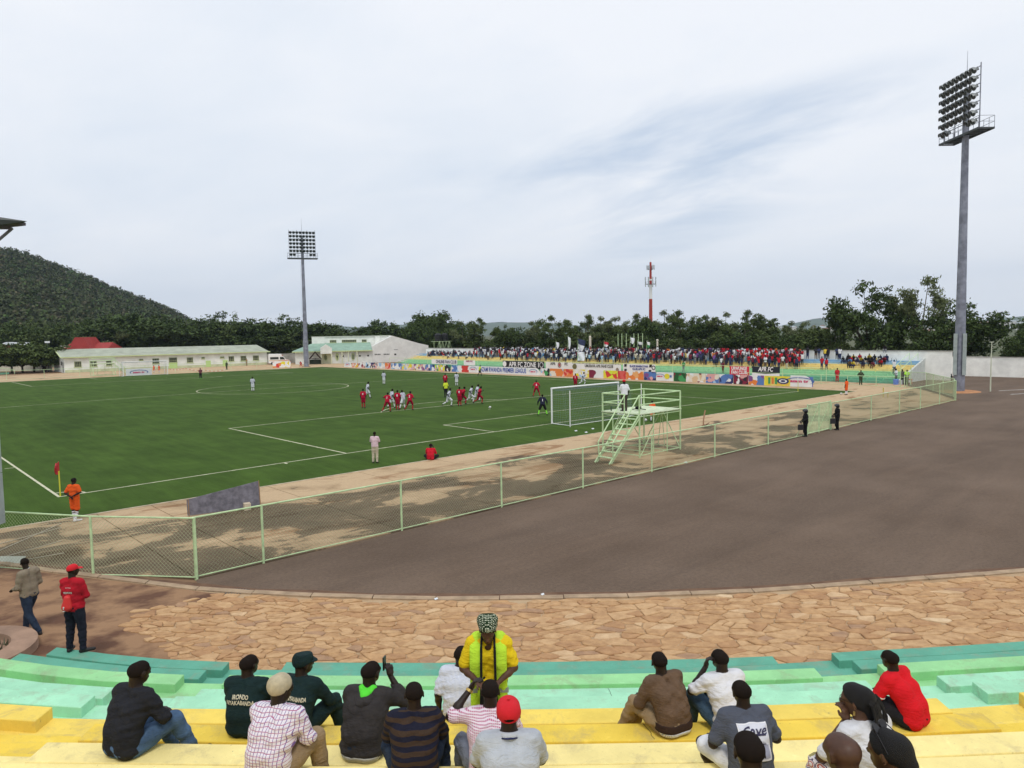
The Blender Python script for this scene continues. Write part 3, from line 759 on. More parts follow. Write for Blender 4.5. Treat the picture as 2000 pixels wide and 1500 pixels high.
# ---------------------------------------------------------------- near terraced stand
def paint(name, c, dirt=.16):
    m = mat(name, c, .78, var=dirt, scale=1.6, bump=.3, bscale=45, detail=9, spec=.2, lo=.25, hi=.75); t, b, L = nodes_of(m)
    tcn = t.nodes.new('ShaderNodeTexCoord'); src = b.inputs['Base Color'].links[0].from_socket
    for sc, lo, hi, fac, col in ((2.2, .52, .70, .48, (.30, .25, .18)), (26, .62, .72, .65, (.14, .11, .08)), (7, .58, .70, .40, tuple(min(1, q*1.25+.06) for q in c))):   # foot dirt, chips, faded paint
        n = t.nodes.new('ShaderNodeTexNoise'); n.inputs['Scale'].default_value = sc; n.inputs['Detail'].default_value = 9; n.inputs['Roughness'].default_value = .7; n.inputs['Distortion'].default_value = .4; L(tcn.outputs['Object'], n.inputs[0])
        mr = t.nodes.new('ShaderNodeMapRange'); mr.inputs[1].default_value = lo; mr.inputs[2].default_value = hi; mr.inputs[4].default_value = fac; L(n.outputs[0], mr.inputs[0])
        x = t.nodes.new('ShaderNodeMix'); x.data_type = 'RGBA'; L(mr.outputs[0], x.inputs[0]); L(src, x.inputs[6]); x.inputs[7].default_value = (*col, 1); src = x.outputs[2]
    L(src, b.inputs['Base Color']); return m
PC = {'dg': (.115, .355, .255), 'lg': (.29, .60, .28), 'mint': (.35, .68, .46), 'ye': (.80, .60, .12), 'yb': (.79, .57, .08), 'pa': (.86, .72, .30)}
PM = {k: paint('paint_'+k, v) for k, v in PC.items()}
RD = [13.16, 12.186, 11.385, 10.31, 9.497, 8.60, 7.694, 6.796, 5.953, 5.05, 4.15, 3.25, 2.35, 1.45, .55, -.35, -1.25]
RZ = [.525+.305*i for i in range(17)]
RC = ['dg', 'dg', 'lg', 'mint', 'mint', 'ye', 'yb', 'pa', 'pa', 'ye', 'ye', 'yb', 'pa', 'pa', 'mint', 'mint', 'mint']
stand = thing('terraced_stand', 'near concrete terrace painted in green, mint and yellow bands under the seated spectators', 'stand', (0, 0, 0))
def seg_prism(mb, xa, xb, f0, f1, z0, z1, mi=0):
    """slab following the gentle curve: f0 nearer the camera, f1 nearer the pitch"""
    k = max(1, int(abs(xb-xa)/1.2)); xs = [xa+(xb-xa)*i/k for i in range(k+1)]
    n = k+1; V = []
    for z in (z0, z1):
        for f in (f0, f1):
            V += [(*S2W(x, f+ex(x)), z) for x in xs]
    # 0: low near, 1: low far, 2: high near, 3: high far
    F = []
    for i in range(k):
        F += [(2*n+i, 2*n+i+1, 3*n+i+1, 3*n+i), (i, i+1, 2*n+i+1, 2*n+i), (n+i+1, n+i, 3*n+i, 3*n+i+1)]
    F += [(0, 2*n, 3*n, n), (n-1, 2*n-1, 4*n-1, 3*n-1)]
    mb.add(V, F, mi)
TH = .15
XL, XM0, XM1, XR = -5.5, -4.6, 5.0, 6.05
Lend = [-5.45, -5.46, -5.48, -6.05, -5.85, -5.86, -5.9, -5.9]; Mst = [-4.35, -4.5, -4.72, -4.71, -4.70, -4.55, -4.75, -4.70, -4.7]
Men = [4.81, 4.85, 4.85, 5.17, 5.15, 5.21, 5.17, 12., 12.]; Rst = [5.96, 5.89, 5.92, 6.28, 6.29, 6.30, 6.4, 12, 12]
tread_m = [PM[c] for c in RC]
for i in range(len(RD)-1):
    d, d2 = RD[i], RD[i+1]; b = RZ[i]-TH
    mb = MB(); seg_prism(mb, -9.3 if i < 2 else -22, 22, d2-.02, d, (RZ[i-1]-TH-.03 if i else -.1), b)
    mb.build('step', tread_m[i], stand)
    segs = []
    j = min(i, 7); js = min(i, 8)
    if i <= 7: segs.append((-9.22 if i == 0 else -9.3 if i == 1 else -22, Lend[j]))
    if i <= 6: segs.append((Mst[js], Men[js])); segs.append((Rst[js], 22))
    elif i <= 8: segs.append((Mst[js], 22))
    else: segs.append((-22, 22))
    for a, c in segs:
        mb = MB(); seg_prism(mb, a, c, d-.33, d+.012, b-.0, RZ[i]); o = mb.build('bench_slab', PM[RC[i]], stand)
        bv = o.modifiers.new('b', 'BEVEL'); bv.width = .012; bv.segments = 2; bv.limit_method = 'ANGLE'
    # half steps in the aisles
    if i >= 1 and i <= 7:
        for a, c in ((Lend[min(i, 7)]+.05, Mst[min(i, 8)]-.06), (Men[js]+.05, Rst[js]-.05)) if i <= 6 else ((Lend[7]+.05, Mst[8]-.06),):
            if c-a < .3: continue
            mb = MB(); seg_prism(mb, a, c, d-.36, d-.0+.30, RZ[i-1]-TH-.01, RZ[i]-TH-.152); mb.build('aisle_step', PM[RC[max(0, i-1)]], stand)
# hairline cracks and scuffs beside the aisles
ck = MB(); rs = random.Random(3)
for (x0, i) in ((-5.0, 2), (-5.2, 4), (-5.4, 5), (5.6, 1), (5.7, 3), (5.9, 4), (6.0, 2), (-4.9, 1), (5.55, 4), (5.8, 5)):
    f = RD[i]-.38; z = RZ[i]-TH+.004; x = x0
    for k in range(5):
        nx, nf = x+rs.uniform(-.05, .07), f-.07
        ck.add([(*S2W(x-.008, f+ex(x)), z), (*S2W(x+.008, f+ex(x)), z), (*S2W(nx+.006, nf+ex(nx)), z), (*S2W(nx-.006, nf+ex(nx)), z)], [(0, 1, 2, 3)]); x, f = nx, nf
ck.build('crack', mat('crack_dark', (.05, .04, .03), .95), stand)
for k, x in enumerate((1.38, 1.33)):
    ck = MB(); i = 6 if k == 0 else 3; z = RZ[i]+.003; f = RD[i]-.01
    for q in range(8):
        nx = x+rs.uniform(-.012, .014); nf = f-.038
        ck.add([(*S2W(x-.003, f+ex(x)), z), (*S2W(x+.003, f+ex(x)), z), (*S2W(nx+.003, nf+ex(nx)), z), (*S2W(nx-.003, nf+ex(nx)), z)], [(0, 1, 2, 3)]); x, f = nx, nf
    ck.build('crack', mat('crack_dark', (.05, .04, .03), .95), stand)
# round planter left of the stand
pl = thing('planter', 'round salmon painted concrete planter rim at the left edge beside the green steps', 'planter', (*S2W(-11.2, 14.35), 0))
mb = MB(); n = 40; V = []; 
for rr, zz_ in ((1.25, 0), (1.25, .42), (.78, .44), (.76, .30)): V += [(rr*math.cos(2*math.pi*i/n), rr*math.sin(2*math.pi*i/n), zz_) for i in range(n)]
F = [(a*n+i, a*n+(i+1) % n, (a+1)*n+(i+1) % n, (a+1)*n+i) for a in range(3) for i in range(n)]+[tuple(range(3*n, 4*n))]
mb.add(V, F); mb.build('rim', mat('salmon_paint', (.31, .20, .14), .85, var=.2, scale=2, bump=.3), pl)
mb = MB(); r2 = random.Random(9)
for i in range(260):
    a = r2.uniform(0, 6.28); q = .72*math.sqrt(r2.random()); x, y = q*math.cos(a), q*math.sin(a); h_ = r2.uniform(.05, .16); s = r2.uniform(.015, .035); an = r2.uniform(0, 3.1)
    mb.add([(x-s*math.cos(an), y-s*math.sin(an), .3), (x+s*math.cos(an), y+s*math.sin(an), .3), (x+r2.uniform(-.05, .05), y+r2.uniform(-.05, .05), .32+h_)], [(0, 1, 2)])
mb.build('foliage', mat('grey_weed', (.09, .095, .06), .9, rand=.5), pl)
# ---------------------------------------------------------------- fences
fpaint = mat('fence_paint', (.50, .66, .38), .6, var=.14, scale=4, spec=.3)
wirem = mat('fence_wire', (.36, .40, .235), .6, spec=.3)
def wire_panel(a, b, z0, z1, cell=.08, r=.003):
    a = np.array(a, float); b = np.array(b, float); L = np.hypot(*(b-a)[:2]); d = (b-a)/L; H = z1-z0; mb = MB()
    n = np.array([-d[1], d[0]])
    def P(s, z, o): q = a+d*s; return np.array([q[0]+n[0]*o, q[1]+n[1]*o, z])
    k = int((L+H)/cell)
    for sg in (1, -1):
        for i in range(1, k):
            s0 = i*cell-H if sg > 0 else i*cell
            s1 = s0+H if sg > 0 else s0-H
            t0, t1 = 0., 1.
            for lim, cmp in ((0, 1), (L, -1)):
                f = lambda t: (s0+(s1-s0)*t-lim)*cmp
                if f(0) < 0 and f(1) < 0: t0 = 2
                elif f(0) < 0: t0 = max(t0, (lim-s0)/(s1-s0))
                elif f(1) < 0: t1 = min(t1, (lim-s0)/(s1-s0))
            if t0 >= t1: continue
            p, q = P(s0+(s1-s0)*t0, z0+H*t0, sg*.003), P(s0+(s1-s0)*t1, z0+H*t1, sg*.003)
            mb.bar(p, q, r, 3, cap=False)
    return mb
def fence(name, label, pts, top, bot=.06, cat='fence', cell=.08, r=.003, prad=.035, group=None, netting=True, skip=()):
    o = thing(name, label, cat, (pts[0][0], pts[0][1], 0)); inv = (-pts[0][0], -pts[0][1])
    def sh(p): return (p[0]+inv[0], p[1]+inv[1])
    for i, p in enumerate(pts):
        mb = MB(); q = sh(p); mb.bar((*q, -.05), (*q, top+.02), prad, 8); mb.build('post', fpaint, o)
    for i, (p, q) in enumerate(zip(pts, pts[1:])):
        if i in skip: continue
        p, q = sh(p), sh(q)
        mb = MB(); mb.bar((*p, top), (*q, top), .026, 6); mb.build('top_rail', fpaint, o)
        mb = MB(); mb.bar((*p, bot), (*q, bot), .017, 6); mb.build('bottom_rail', fpaint, o)
        if netting: wire_panel(p, q, bot, top, cell, r).build('wire_mesh', wirem, o)
    return o
FX = [.35, 2.3, 7.2, 11.8, 16.5, 21.4, 26.9, 32.6, 37.4]
fence('chain_link_fence', 'pale green chain link fence between concrete apron and asphalt, running to the gate', [(x, -15.12) for x in FX], 1.72, cell=.115, r=.0036)
fence('chain_link_fence', 'pale green chain link fence between the gate and the right floodlight mast', [(x, -15.12) for x in (41.0, 47.6, 53.1, 57.7, 62.4, 66.8)], 1.78, cell=.10, r=.0045)
fence('chain_link_fence', 'pale green chain link fence bay running from the front fence corner to the left mast', [(.35, -15.2), (-1.65, -12.8), (-3.75, -9.6), (-5.9, -6.4)], 1.72, cell=.115, r=.0036)
fence('chain_link_fence', 'pale green fence curving back beside the right floodlight mast to the far gate', [(66.8, -15.05), (70.2, -14.0), (73.2, -12.2), (76.2, -10.4), (78.9, -8.9), (79.7, -6.7)], 1.72, cell=.10, r=.005)
fence('chain_link_fence', 'thin pale green rail fence on the dirt before the far steps, right of the boards', [(79.6, y) for y in (-6.5, -3.5, -.3, 2.8, 7.6, 12.4)], 1.12, cell=.12, r=.004, netting=False)
fence('banner_rail', 'pale green rail fence below the cheering crowd carrying the fan club banners', [(82.6, y) for y in (3.5, 9.2, 13.8, 19, 26, 33, 40, 47, 54, 62, 70, 78, 86, 94, 100)], 1.76, cell=.15, r=.004, prad=.04, netting=False, cat='rail fence')
fence('chain_link_fence', 'thin pale wire fence along the far end of the pitch before the low white buildings', [(x, 116.5) for x in np.arange(-2, 66, 5.6)], 1.6, cell=.3, r=.003, netting=False)
# tall frame left and right of the far gateway
gf = thing('gate_frame', 'tall thin pale green gateway frame standing at the right end of the far steps', 'gate frame', (81.4, -6.0, 0))
for x in (-1.6, 1.6):
    mb = MB(); mb.bar((x, 0, 0), (x, 0, 2.75), .04, 6); mb.build('post', fpaint, gf)
mb = MB(); mb.bar((-1.6, 0, 2.72), (1.6, 0, 2.72), .035, 6); mb.build('crossbar', fpaint, gf)
# barred gate
gt = thing('barred_gate', 'closed pale green barred gate in the fence between the two helmeted officers', 'gate', (37.55, -15.12, 0))
W_ = 3.3
for x, nm in ((0, 'post'), (W_/2, 'post'), (W_, 'post')):
    mb = MB(); mb.bar((x, 0, 0), (x, 0, 1.95), .035, 8); mb.build(nm, fpaint, gt)
for z in (.1, 1.88):
    mb = MB(); mb.bar((0, 0, z), (W_, 0, z), .03, 6); mb.build('rail', fpaint, gt)
for i in range(1, 22):
    if i == 11: continue
    x = W_*i/22; mb = MB(); mb.bar((x, 0, .1), (x, 0, 1.88), .022, 4); mb.build('bar', fpaint, gt)
for a, b in (((.03, .15), (W_/2, 1.8)), ((W_/2, .15), (W_-.03, 1.8))):
    mb = MB(); mb.bar((a[0], .03, a[1]), (b[0], .03, b[1]), .024, 4); mb.build('brace', fpaint, gt)

# ---------------------------------------------------------------- floodlight masts
steel = mat('galvanised_steel', (.235, .25, .30), .55, var=.28, scale=1.4, metal=.25, bump=.1, bscale=5)
boxm = mat('cabinet_grey', (.33, .38, .37), .6, var=.12, scale=2)
lampm = mat('lamp_housing', (.26, .28, .28), .55, var=.3, scale=3, metal=.2)
glassm = mat('lamp_glass', (.05, .06, .07), .15, spec=.6)
darks = mat('dark_steel', (.075, .085, .09), .7, var=.2, scale=3)
mbL = MB(); n = 12
prof = [(-.30, .05), (-.26, .11), (-.12, .20), (.05, .31), (.12, .33)]
V = [(r*math.cos(2*math.pi*i/n), y, r*math.sin(2*math.pi*i/n)) for y, r in prof for i in range(n)]
F = [(a*n+i, (a+1)*n+i, (a+1)*n+(i+1) % n, a*n+(i+1) % n) for a in range(4) for i in range(n)]+[tuple(range(n))]
mbL.add(V, F)
V2 = [(.29*math.cos(2*math.pi*i/n), .09, .29*math.sin(2*math.pi*i/n)) for i in range(n)]
mbL.add(V2, [tuple(range(n-1, -1, -1))], 1)
# sun hood over the upper half
V3 = []
for y in (.12, .33):
    for i in range(7): V3.append((.34*math.cos(math.pi*i/6), y, .34*math.sin(math.pi*i/6)))
mbL.add(V3, [(i, i+1, 8+i, 7+i) for i in range(6)])
mbL.box((0, -.32, 0), (.1, .1, .34))
lamp_me = mbL.mesh('floodlight', [lampm, glassm], True)
def mast(label, x, y, face, pole_h=31.3, plat=25.4, rows=7, cols=8, base_r=.53, top_r=.27, head=True, n_head=0, boxes=True, bface=0., bo=.40):
    o = thing('floodlight_mast', label, 'floodlight mast', (x, y, 0), face)
    mb = MB(); mb.bar((0, 0, 0), (0, 0, plat+4.6), base_r, 12, top_r); mb.build('pole', steel, o, smooth=False)
    mb = MB(); mb.bar((0, 0, -.05), (0, 0, .06), base_r+.35, 16); mb.build('base_plate', darks, o)
    if head:
        mb = MB()
        for i in range(60):
            z = 6.3+i*.33
            if z > plat-.3: break
            rr = base_r+(top_r-base_r)*z/(plat+4.6)
            mb.bar((rr, -.05, z), (rr+.24, -.05, z), .012, 4)
        mb.bar((base_r+.18, -.05, 6), (top_r+.26, -.05, plat), .012, 4)
        mb.build('ladder', steel, o)
        # grated platform with guard rail
        Wp, Dp = 6.4, 1.5
        mb = MB()
        for yy in (-Dp/2, Dp/2): mb.box((0, yy, plat), (Wp, .09, .20))
        for xx in np.linspace(-Wp/2, Wp/2, 9): mb.box((xx, 0, plat-.01), (.07, Dp-.1, .14))
        for xx in np.linspace(-Wp/2+.1, Wp/2-.1, 40): mb.box((xx, 0, plat+.08), (.055, Dp-.12, .03))
        mb.build('platform', darks, o)
        mb = MB()
        for xx in np.linspace(-Wp/2, Wp/2, 9):
            for yy in (-Dp/2, Dp/2): mb.bar((xx, yy, plat+.1), (xx, yy, plat+1.15), .022, 4)
        for z in (.6, 1.15):
            for yy in (-Dp/2, Dp/2): mb.bar((-Wp/2, yy, plat+z), (Wp/2, yy, plat+z), .022, 4)
            for xx in (-Wp/2, Wp/2): mb.bar((xx, -Dp/2, plat+z), (xx, Dp/2, plat+z), .022, 4)
        mb.build('guard_rail', steel, o)
        mb = MB(); cw, rh_ = .70, .80
        for r_ in range(rows):
            z = plat+.75+r_*rh_; mb.bar((-cols/2*cw, .45, z+.32), (cols/2*cw, .45, z+.32), .045, 4)
        for xx in (-cols/2*cw, -1.1, 1.1, cols/2*cw): mb.bar((xx, .42, plat+.1), (xx, .42, plat+.9+rows*rh_-.3), .05, 4)
        for xx in (-.9, .9): mb.bar((xx*.2, 0, plat+4.2), (xx, .4, plat+4.4), .05, 4)
        mb.build('lamp_frame', steel, o)
        for r_ in range(rows):
            for c_ in range(cols):
                if r_ == 0 and 2 <= c_ <= 5: continue
                l = link('floodlight', lamp_me, o, ((c_-(cols-1)/2)*cw, .80, plat+.80+r_*rh_)); l.rotation_euler = (R_(-27), 0, 0)
        mb = MB(); mb.bar((0, 0, plat+4.5), (0, 0, pole_h+2.4), .05, 5, .012); mb.build('lightning_rod', steel, o)
    if boxes:
        for s in (-1, 1):
            ox, oy = s*bo, -.44; bx = math.cos(bface)*ox-math.sin(bface)*oy; by = math.sin(bface)*ox+math.cos(bface)*oy
            for k in range(3):
                mb = MB(); mb.box((bx, by, 1.75+.66+k*1.4), (.34, .40, 1.38), bface); mb.build('cabinet', boxm, o)
    return o
def az_of(d): return math.atan2(-d[0], d[1])
vd = az_of((.96, .27))
fr_ = az_of((-.73, .68))
mast('tall grey floodlight mast beside the right end of the fence', 76.75, -12.6, fr_, bface=vd-fr_)
fl_ = az_of((-.42, -.90))
mast('distant grey floodlight mast left of the white building with a parapet', 70.4, 115.0, fl_, pole_h=30.4, plat=24.0, boxes=True, bface=0)
mast('grey floodlight mast cut off by the left edge behind the near fence', -3.72-.42*RH[0], -11.28-.42*RH[1], 0, base_r=.34, bo=.80, head=False, bface=az_of(FH))
rg = MB(); n = 28
rg.add([(76.75+r*math.cos(2*math.pi*i/n), -12.6+r*.8*math.sin(2*math.pi*i/n), z) for r, z in ((.6, .10), (2.1, .07), (2.4, .008)) for i in range(n)], [(a*n+i, (a+1)*n+i, (a+1)*n+(i+1) % n, a*n+(i+1) % n) for a in (0, 1) for i in range(n)])
struct(rg, 'mast_plinth', mat('orange_plinth', (.42, .20, .09), .9, var=.25, scale=2))
# small white street light pole in the yard
sl = thing('lamp_post', 'thin cream lamp post with two small heads in the yard right of the mast', 'lamp post', (78.6, -14.9, 0))
mb = MB(); mb.bar((0, 0, 0), (0, 0, 5.0), .07, 8, .04); mb.build('pole', mat('cream_paint', (.55, .58, .45), .6), sl)
for s in (-1, 1):
    mb = MB(); mb.box((s*.28, 0, 5.0), (.42, .16, .06)); mb.build('lamp_head', mat('cream_paint', (.55, .58, .45), .6), sl)
mk2 = MB()
for (a, b) in (((76, -17.2), (80.4, -19.2)), ((80, -15.3), (83, -16.9))):
    a = np.array(a, float); b = np.array(b, float); d = (b-a)/np.linalg.norm(b-a); nn = np.array([-d[1], d[0]])*.09; mk2.add([(*c, .010) for c in (a-nn, b-nn, b+nn, a+nn)], [(0, 1, 2, 3)])
struct(mk2, 'yard_markings', mat('white_line', (.6, .6, .57), .9, var=.3, scale=2))

# ---------------------------------------------------------------- goals
white = mat('white_paint', (.80, .81, .80), .45, var=.05, scale=3)
netm = mat('goal_net', (.20, .26, .30), .9)
def goal(label, y, sgn, zb, backx=None):
    o = thing('football_goal', label, 'goal', (34, y, zb))
    for s in (-1, 1):
        mb = MB(); mb.bar((s*3.72, 0, 0), (s*3.72, 0, 2.50), .06, 10); mb.build('goal_post', white, o)
    mb = MB(); mb.bar((-3.78, 0, 2.50), (3.78, 0, 2.50), .06, 10); mb.build('crossbar', white, o)
    bz = -.07
    for s in (-1, 1):
        mb = MB(); mb.bar((s*4.0 if sgn < 0 else s*3.8, sgn*2.0, -.18), (s*4.0 if sgn < 0 else s*3.8, sgn*2.0, 2.45), .035, 8); mb.build('net_pole', white, o)
    mb = MB(); mb.bar((-3.7, sgn*1.55, bz+.05), (3.7, sgn*1.55, bz+.05), .03, 6)
    for s in (-1, 1): mb.bar((s*3.72, 0, .03), (s*3.7, sgn*1.55, bz+.05), .03, 6)
    mb.build('base_bar', white, o)
    nb = MB(); r = .0045; cl = .16
    def sag(u): return -.09*math.sin(math.pi*u)
    nx = int(7.44/cl)
    top = lambda x, t: np.array([x, sgn*1.0*t, 2.47+sag(t)-.05*math.sin(x*1.7)*t])
    back = lambda x, t: np.array([x, sgn*(1.0+.55*t), 2.47-2.47*t+bz*t])
    for i in range(nx+1):
        x = -3.72+i*7.44/nx
        for fn, k in ((top, 3), (back, 2)):
            for j in range(k): nb.bar(fn(x, j/k), fn(x, (j+1)/k), r, 3, cap=False)
    for j in range(1, 7):
        nb.bar(top(-3.72, j/6), top(3.72, j/6), r, 3, cap=False)
    for j in range(0, 16): nb.bar(back(-3.72, j/16), back(3.72, j/16), r, 3, cap=False)
    for s in (-1, 1):
        for j in range(0, 15):
            z = 2.4*(j+.3)/15; yb = 1.0+.55*(1-z/2.47); nb.bar((s*3.72, 0, z), (s*3.72, sgn*yb, z), r, 3, cap=False)
        for j in range(1, 9):
            yb = sgn*1.5*j/9; nb.bar((s*3.72, yb, 0), (s*3.72, yb, 2.42), r, 3, cap=False)
    nb.build('net', netm, o)
    return o
goal('white football goal with a dark net at the near end beside the scaffold platform', 0, -1, .225)
goal('small distant white football goal before the long low building', 105, 1, .225)

# ---------------------------------------------------------------- filming platform
tw = thing('scaffold_platform', 'pale green steel viewing platform with a stair behind the near goal', 'viewing platform', (24.05, -12.4, 0))
TX, TY, TZ = 3.72, 2.5, 2.3
def tb(nm, segs, r=.032, n=6):
    mb = MB()
    for a, b in segs: mb.bar(a, b, r, n)
    return mb.build(nm, fpaint, tw)
mb = MB(); mb.box((TX/2, TY/2, TZ), (TX+.1, TY+.1, .05)); mb.build('deck', mat('deck_paint', (.56, .64, .44), .7, var=.15, scale=3), tw)
for x in (0, TX):
    for y in (0, TY): tb('post', [((x, y, 0), (x, y, TZ+1.0))], .045, 4)
for x in (1.25, 2.5): tb('post', [((x, 0.02, 0), (x, .02, TZ))], .03, 4)
for z in (TZ+.5, TZ+1.0):
    tb('guard_rail', [((0, TY, z), (TX, TY, z))]); tb('guard_rail', [((TX, 0, z), (TX, TY, z))]); tb('guard_rail', [((0, 0, z), (TX, 0, z))]); tb('guard_rail', [((0, 1.02, z), (0, TY, z))])
tb('post', [((0, 1.0, TZ), (0, 1.0, TZ+1.0))])
for z in (.12, TZ-.12): tb('ledger', [((0, 0, z), (TX, 0, z)), ((TX, 0, z), (TX, TY, z)), ((TX, TY, z), (0, TY, z)), ((0, TY, z), (0, 0, z))], .028, 4)
tb('ledger', [((1.25, 0, .12), (1.25, TY, .12)), ((2.5, 0, .12), (2.5, TY, .12))], .025, 4)
tb('brace', [((TX, 0, .1), (TX, TY/2, TZ-.1)), ((TX, TY, .1), (TX, TY/2, TZ-.1))], .026, 4)
tb('brace', [((TX, TY/2-.2, .1), (TX, TY/2, TZ-.1)), ((TX, TY/2+.25, .1), (TX, TY/2, TZ-.1))], .02, 4)
tb('brace', [((.1, 0, .1), (1.25, 0, TZ-.8))], .024, 4); tb('brace', [((TX/2, TY, TZ-.1), (TX, TY, .1)), ((TX/2, TY, TZ-.1), (0, TY, .1))], .024, 4)
tb('brace', [((0, TY, .1), (0, 1.3, TZ-.1))], .024, 4)
for y in (.02, .95):
    tb('stringer', [((0, y, TZ-.03), (-2.62, y-.12, .02))], .045, 4)
    tb('stringer', [((.0, y, TZ-.22), (-2.45, y-.12, .02))], .026, 4)
    tb('handrail', [((0, y, TZ+1.0), (-2.35, y-.12, 1.05)), ((-2.35, y-.12, 1.05), (-2.30, y-.12, .22))], .034, 6)
    tb('baluster', [((-1.1, y-.06, 1.3), (-1.1, y-.06, 2.15))], .022, 4)
for i in range(1, 9):
    t = i/9; mb = MB(); mb.box((-2.58*t, .485-.12*t, TZ-TZ*t+.03), (.22, .93, .03)); mb.build('tread', fpaint, tw)

# ---------------------------------------------------------------- far terraced stand
FP = {'dg': (.17, .42, .27), 'lg': (.33, .60, .34), 'ye': (.78, .64, .26), 'bl': (.27, .46, .62)}
FM = {k: paint('far_paint_'+k, v, .12) for k, v in FP.items()}
ns = thing('far_terraced_stand', 'long concrete terrace across the pitch painted in green, yellow and blue bands full of spectators', 'stand', (84.6, 0, 0))
FY0, FY1 = -4.0, 101.0
frow = []
cols_ = ['dg', 'dg', 'lg', 'lg', 'lg', 'ye', 'ye', 'ye', 'bl', 'bl']
for k in range(10):
    x = 84.6+.85*k; z = .28+.235*k; frow.append((x, z))
    mb = MB(); mb.box((.85*k+.45, (FY0+FY1)/2, z/2-.07), (.92, FY1-FY0, z-.10)); mb.build('step', FM[cols_[k]], ns)
    y = FY0
    mb = MB()
    while y < FY1-.3:
        L = 1.9; mb.box((.85*k+.20, y+L/2, z-.055), (.38, L-.25 if k < 9 else L, .11)); y += L
    mb.build('bench_slab', FM[cols_[k]], ns)
mb = MB(); mb.quadprism([(-.3, FY0-.02), (-.3, FY0-.25), (8.9, FY0-.25), (8.9, FY0-.02)], -.05, [.3, .3, 2.75, 2.75]); mb.build('side_wall', mat('side_grey', (.50, .53, .50), .8, var=.12, scale=2), ns)
for dx, yy in ((0, -3.6), (0, -2.6)):
    mb = MB(); mb.bar((2.2, yy, 1.55), (8, yy, 3.35), .035, 5); mb.bar((2.2, yy, 1.0), (2.2, yy, 1.55), .03, 5); mb.bar((8, yy, 2.5), (8, yy, 3.35), .03, 5); mb.build('handrail', fpaint, ns)
wallm = mat('white_wall', (.88, .87, .81), .85, var=.09, scale=.8, bump=.1, bscale=5)
copm = mat('coping', (.42, .41, .36), .85, var=.15, scale=2)
def wall(name, label, pts, z0, z1, th=.22, cat='wall', m=None, coping=True):
    o = thing(name, label, cat, (pts[0][0], pts[0][1], 0)); b0 = pts[0]
    for p, q in zip(pts, pts[1:]):
        p = (p[0]-b0[0], p[1]-b0[1]); q = (q[0]-b0[0], q[1]-b0[1]); L = math.hypot(q[0]-p[0], q[1]-p[1]); a = math.atan2(q[1]-p[1], q[0]-p[0])
        k = max(1, round(L/6))
        for i in range(k):
            c = ((p[0]+(q[0]-p[0])*(i+.5)/k), (p[1]+(q[1]-p[1])*(i+.5)/k))
            mb = MB(); mb.box((*c, (z0+z1)/2), (L/k-.012, th, z1-z0), a); mb.build('wall_panel', m or wallm, o)
        if coping:
            mb = MB(); mb.box(((p[0]+q[0])/2, (p[1]+q[1])/2, z1+.05), (L+.1, th+.12, .10), a); mb.build('coping', copm, o)
    return o
wall('boundary_wall', 'white wall behind the far steps with a grey coping, trees rising behind', [(93.35, -7.2), (93.35, 101)], -.1, 3.55)
wall('boundary_wall', 'long white boundary wall at the far side of the asphalt yard right of the mast', [(103.4, -3), (102.8, -110)], -.1, 2.52)
wall('boundary_wall', 'short lower white wall between the far steps and the yard wall', [(93.5, -3.0), (103.2, -3.0)], -.1, 2.5)
wall('boundary_wall', 'dirty cream boundary wall at the left behind the far corner of the pitch', [(-14, 178), (10, 170), (24, 163), (28.2, 152)], -.1, 2.1, m=mat('cream_wall', (.56, .54, .44), .85, var=.2, scale=.9))
wall('boundary_wall', 'grey concrete wall behind the parked ambulance between the two white buildings', [(71.5, 148), (84, 139)], -.1, 2.3, m=mat('grey_wall', (.34, .33, .29), .9, var=.25, scale=.8))
# flagpoles behind the crowd
for i, px in enumerate((1207, 1214.5, 1223, 1238, 1246.5, 1255)):
    d = ray(px, 648); s = (94.6-CP[0])/d[0]; q = CP+d*s
    f_ = thing('flagpole', ('%s of the six bare white flagpoles behind the crowd' % ['leftmost', 'second from the left', 'third from the left', 'third from the right', 'second from the right', 'rightmost'][i]), 'flagpole', (94.6, q[1], 0), 0, 'white flagpoles behind the crowd')
    mb = MB(); mb.bar((0, 0, 0), (0, 0, 6.2), .075, 6, .05); mb.build('pole', fpaint, f_)
    mb = MB(); mb.bar((0, 0, 6.2), (0, 0, 6.3), .08, 6, .02); mb.build('finial', fpaint, f_)

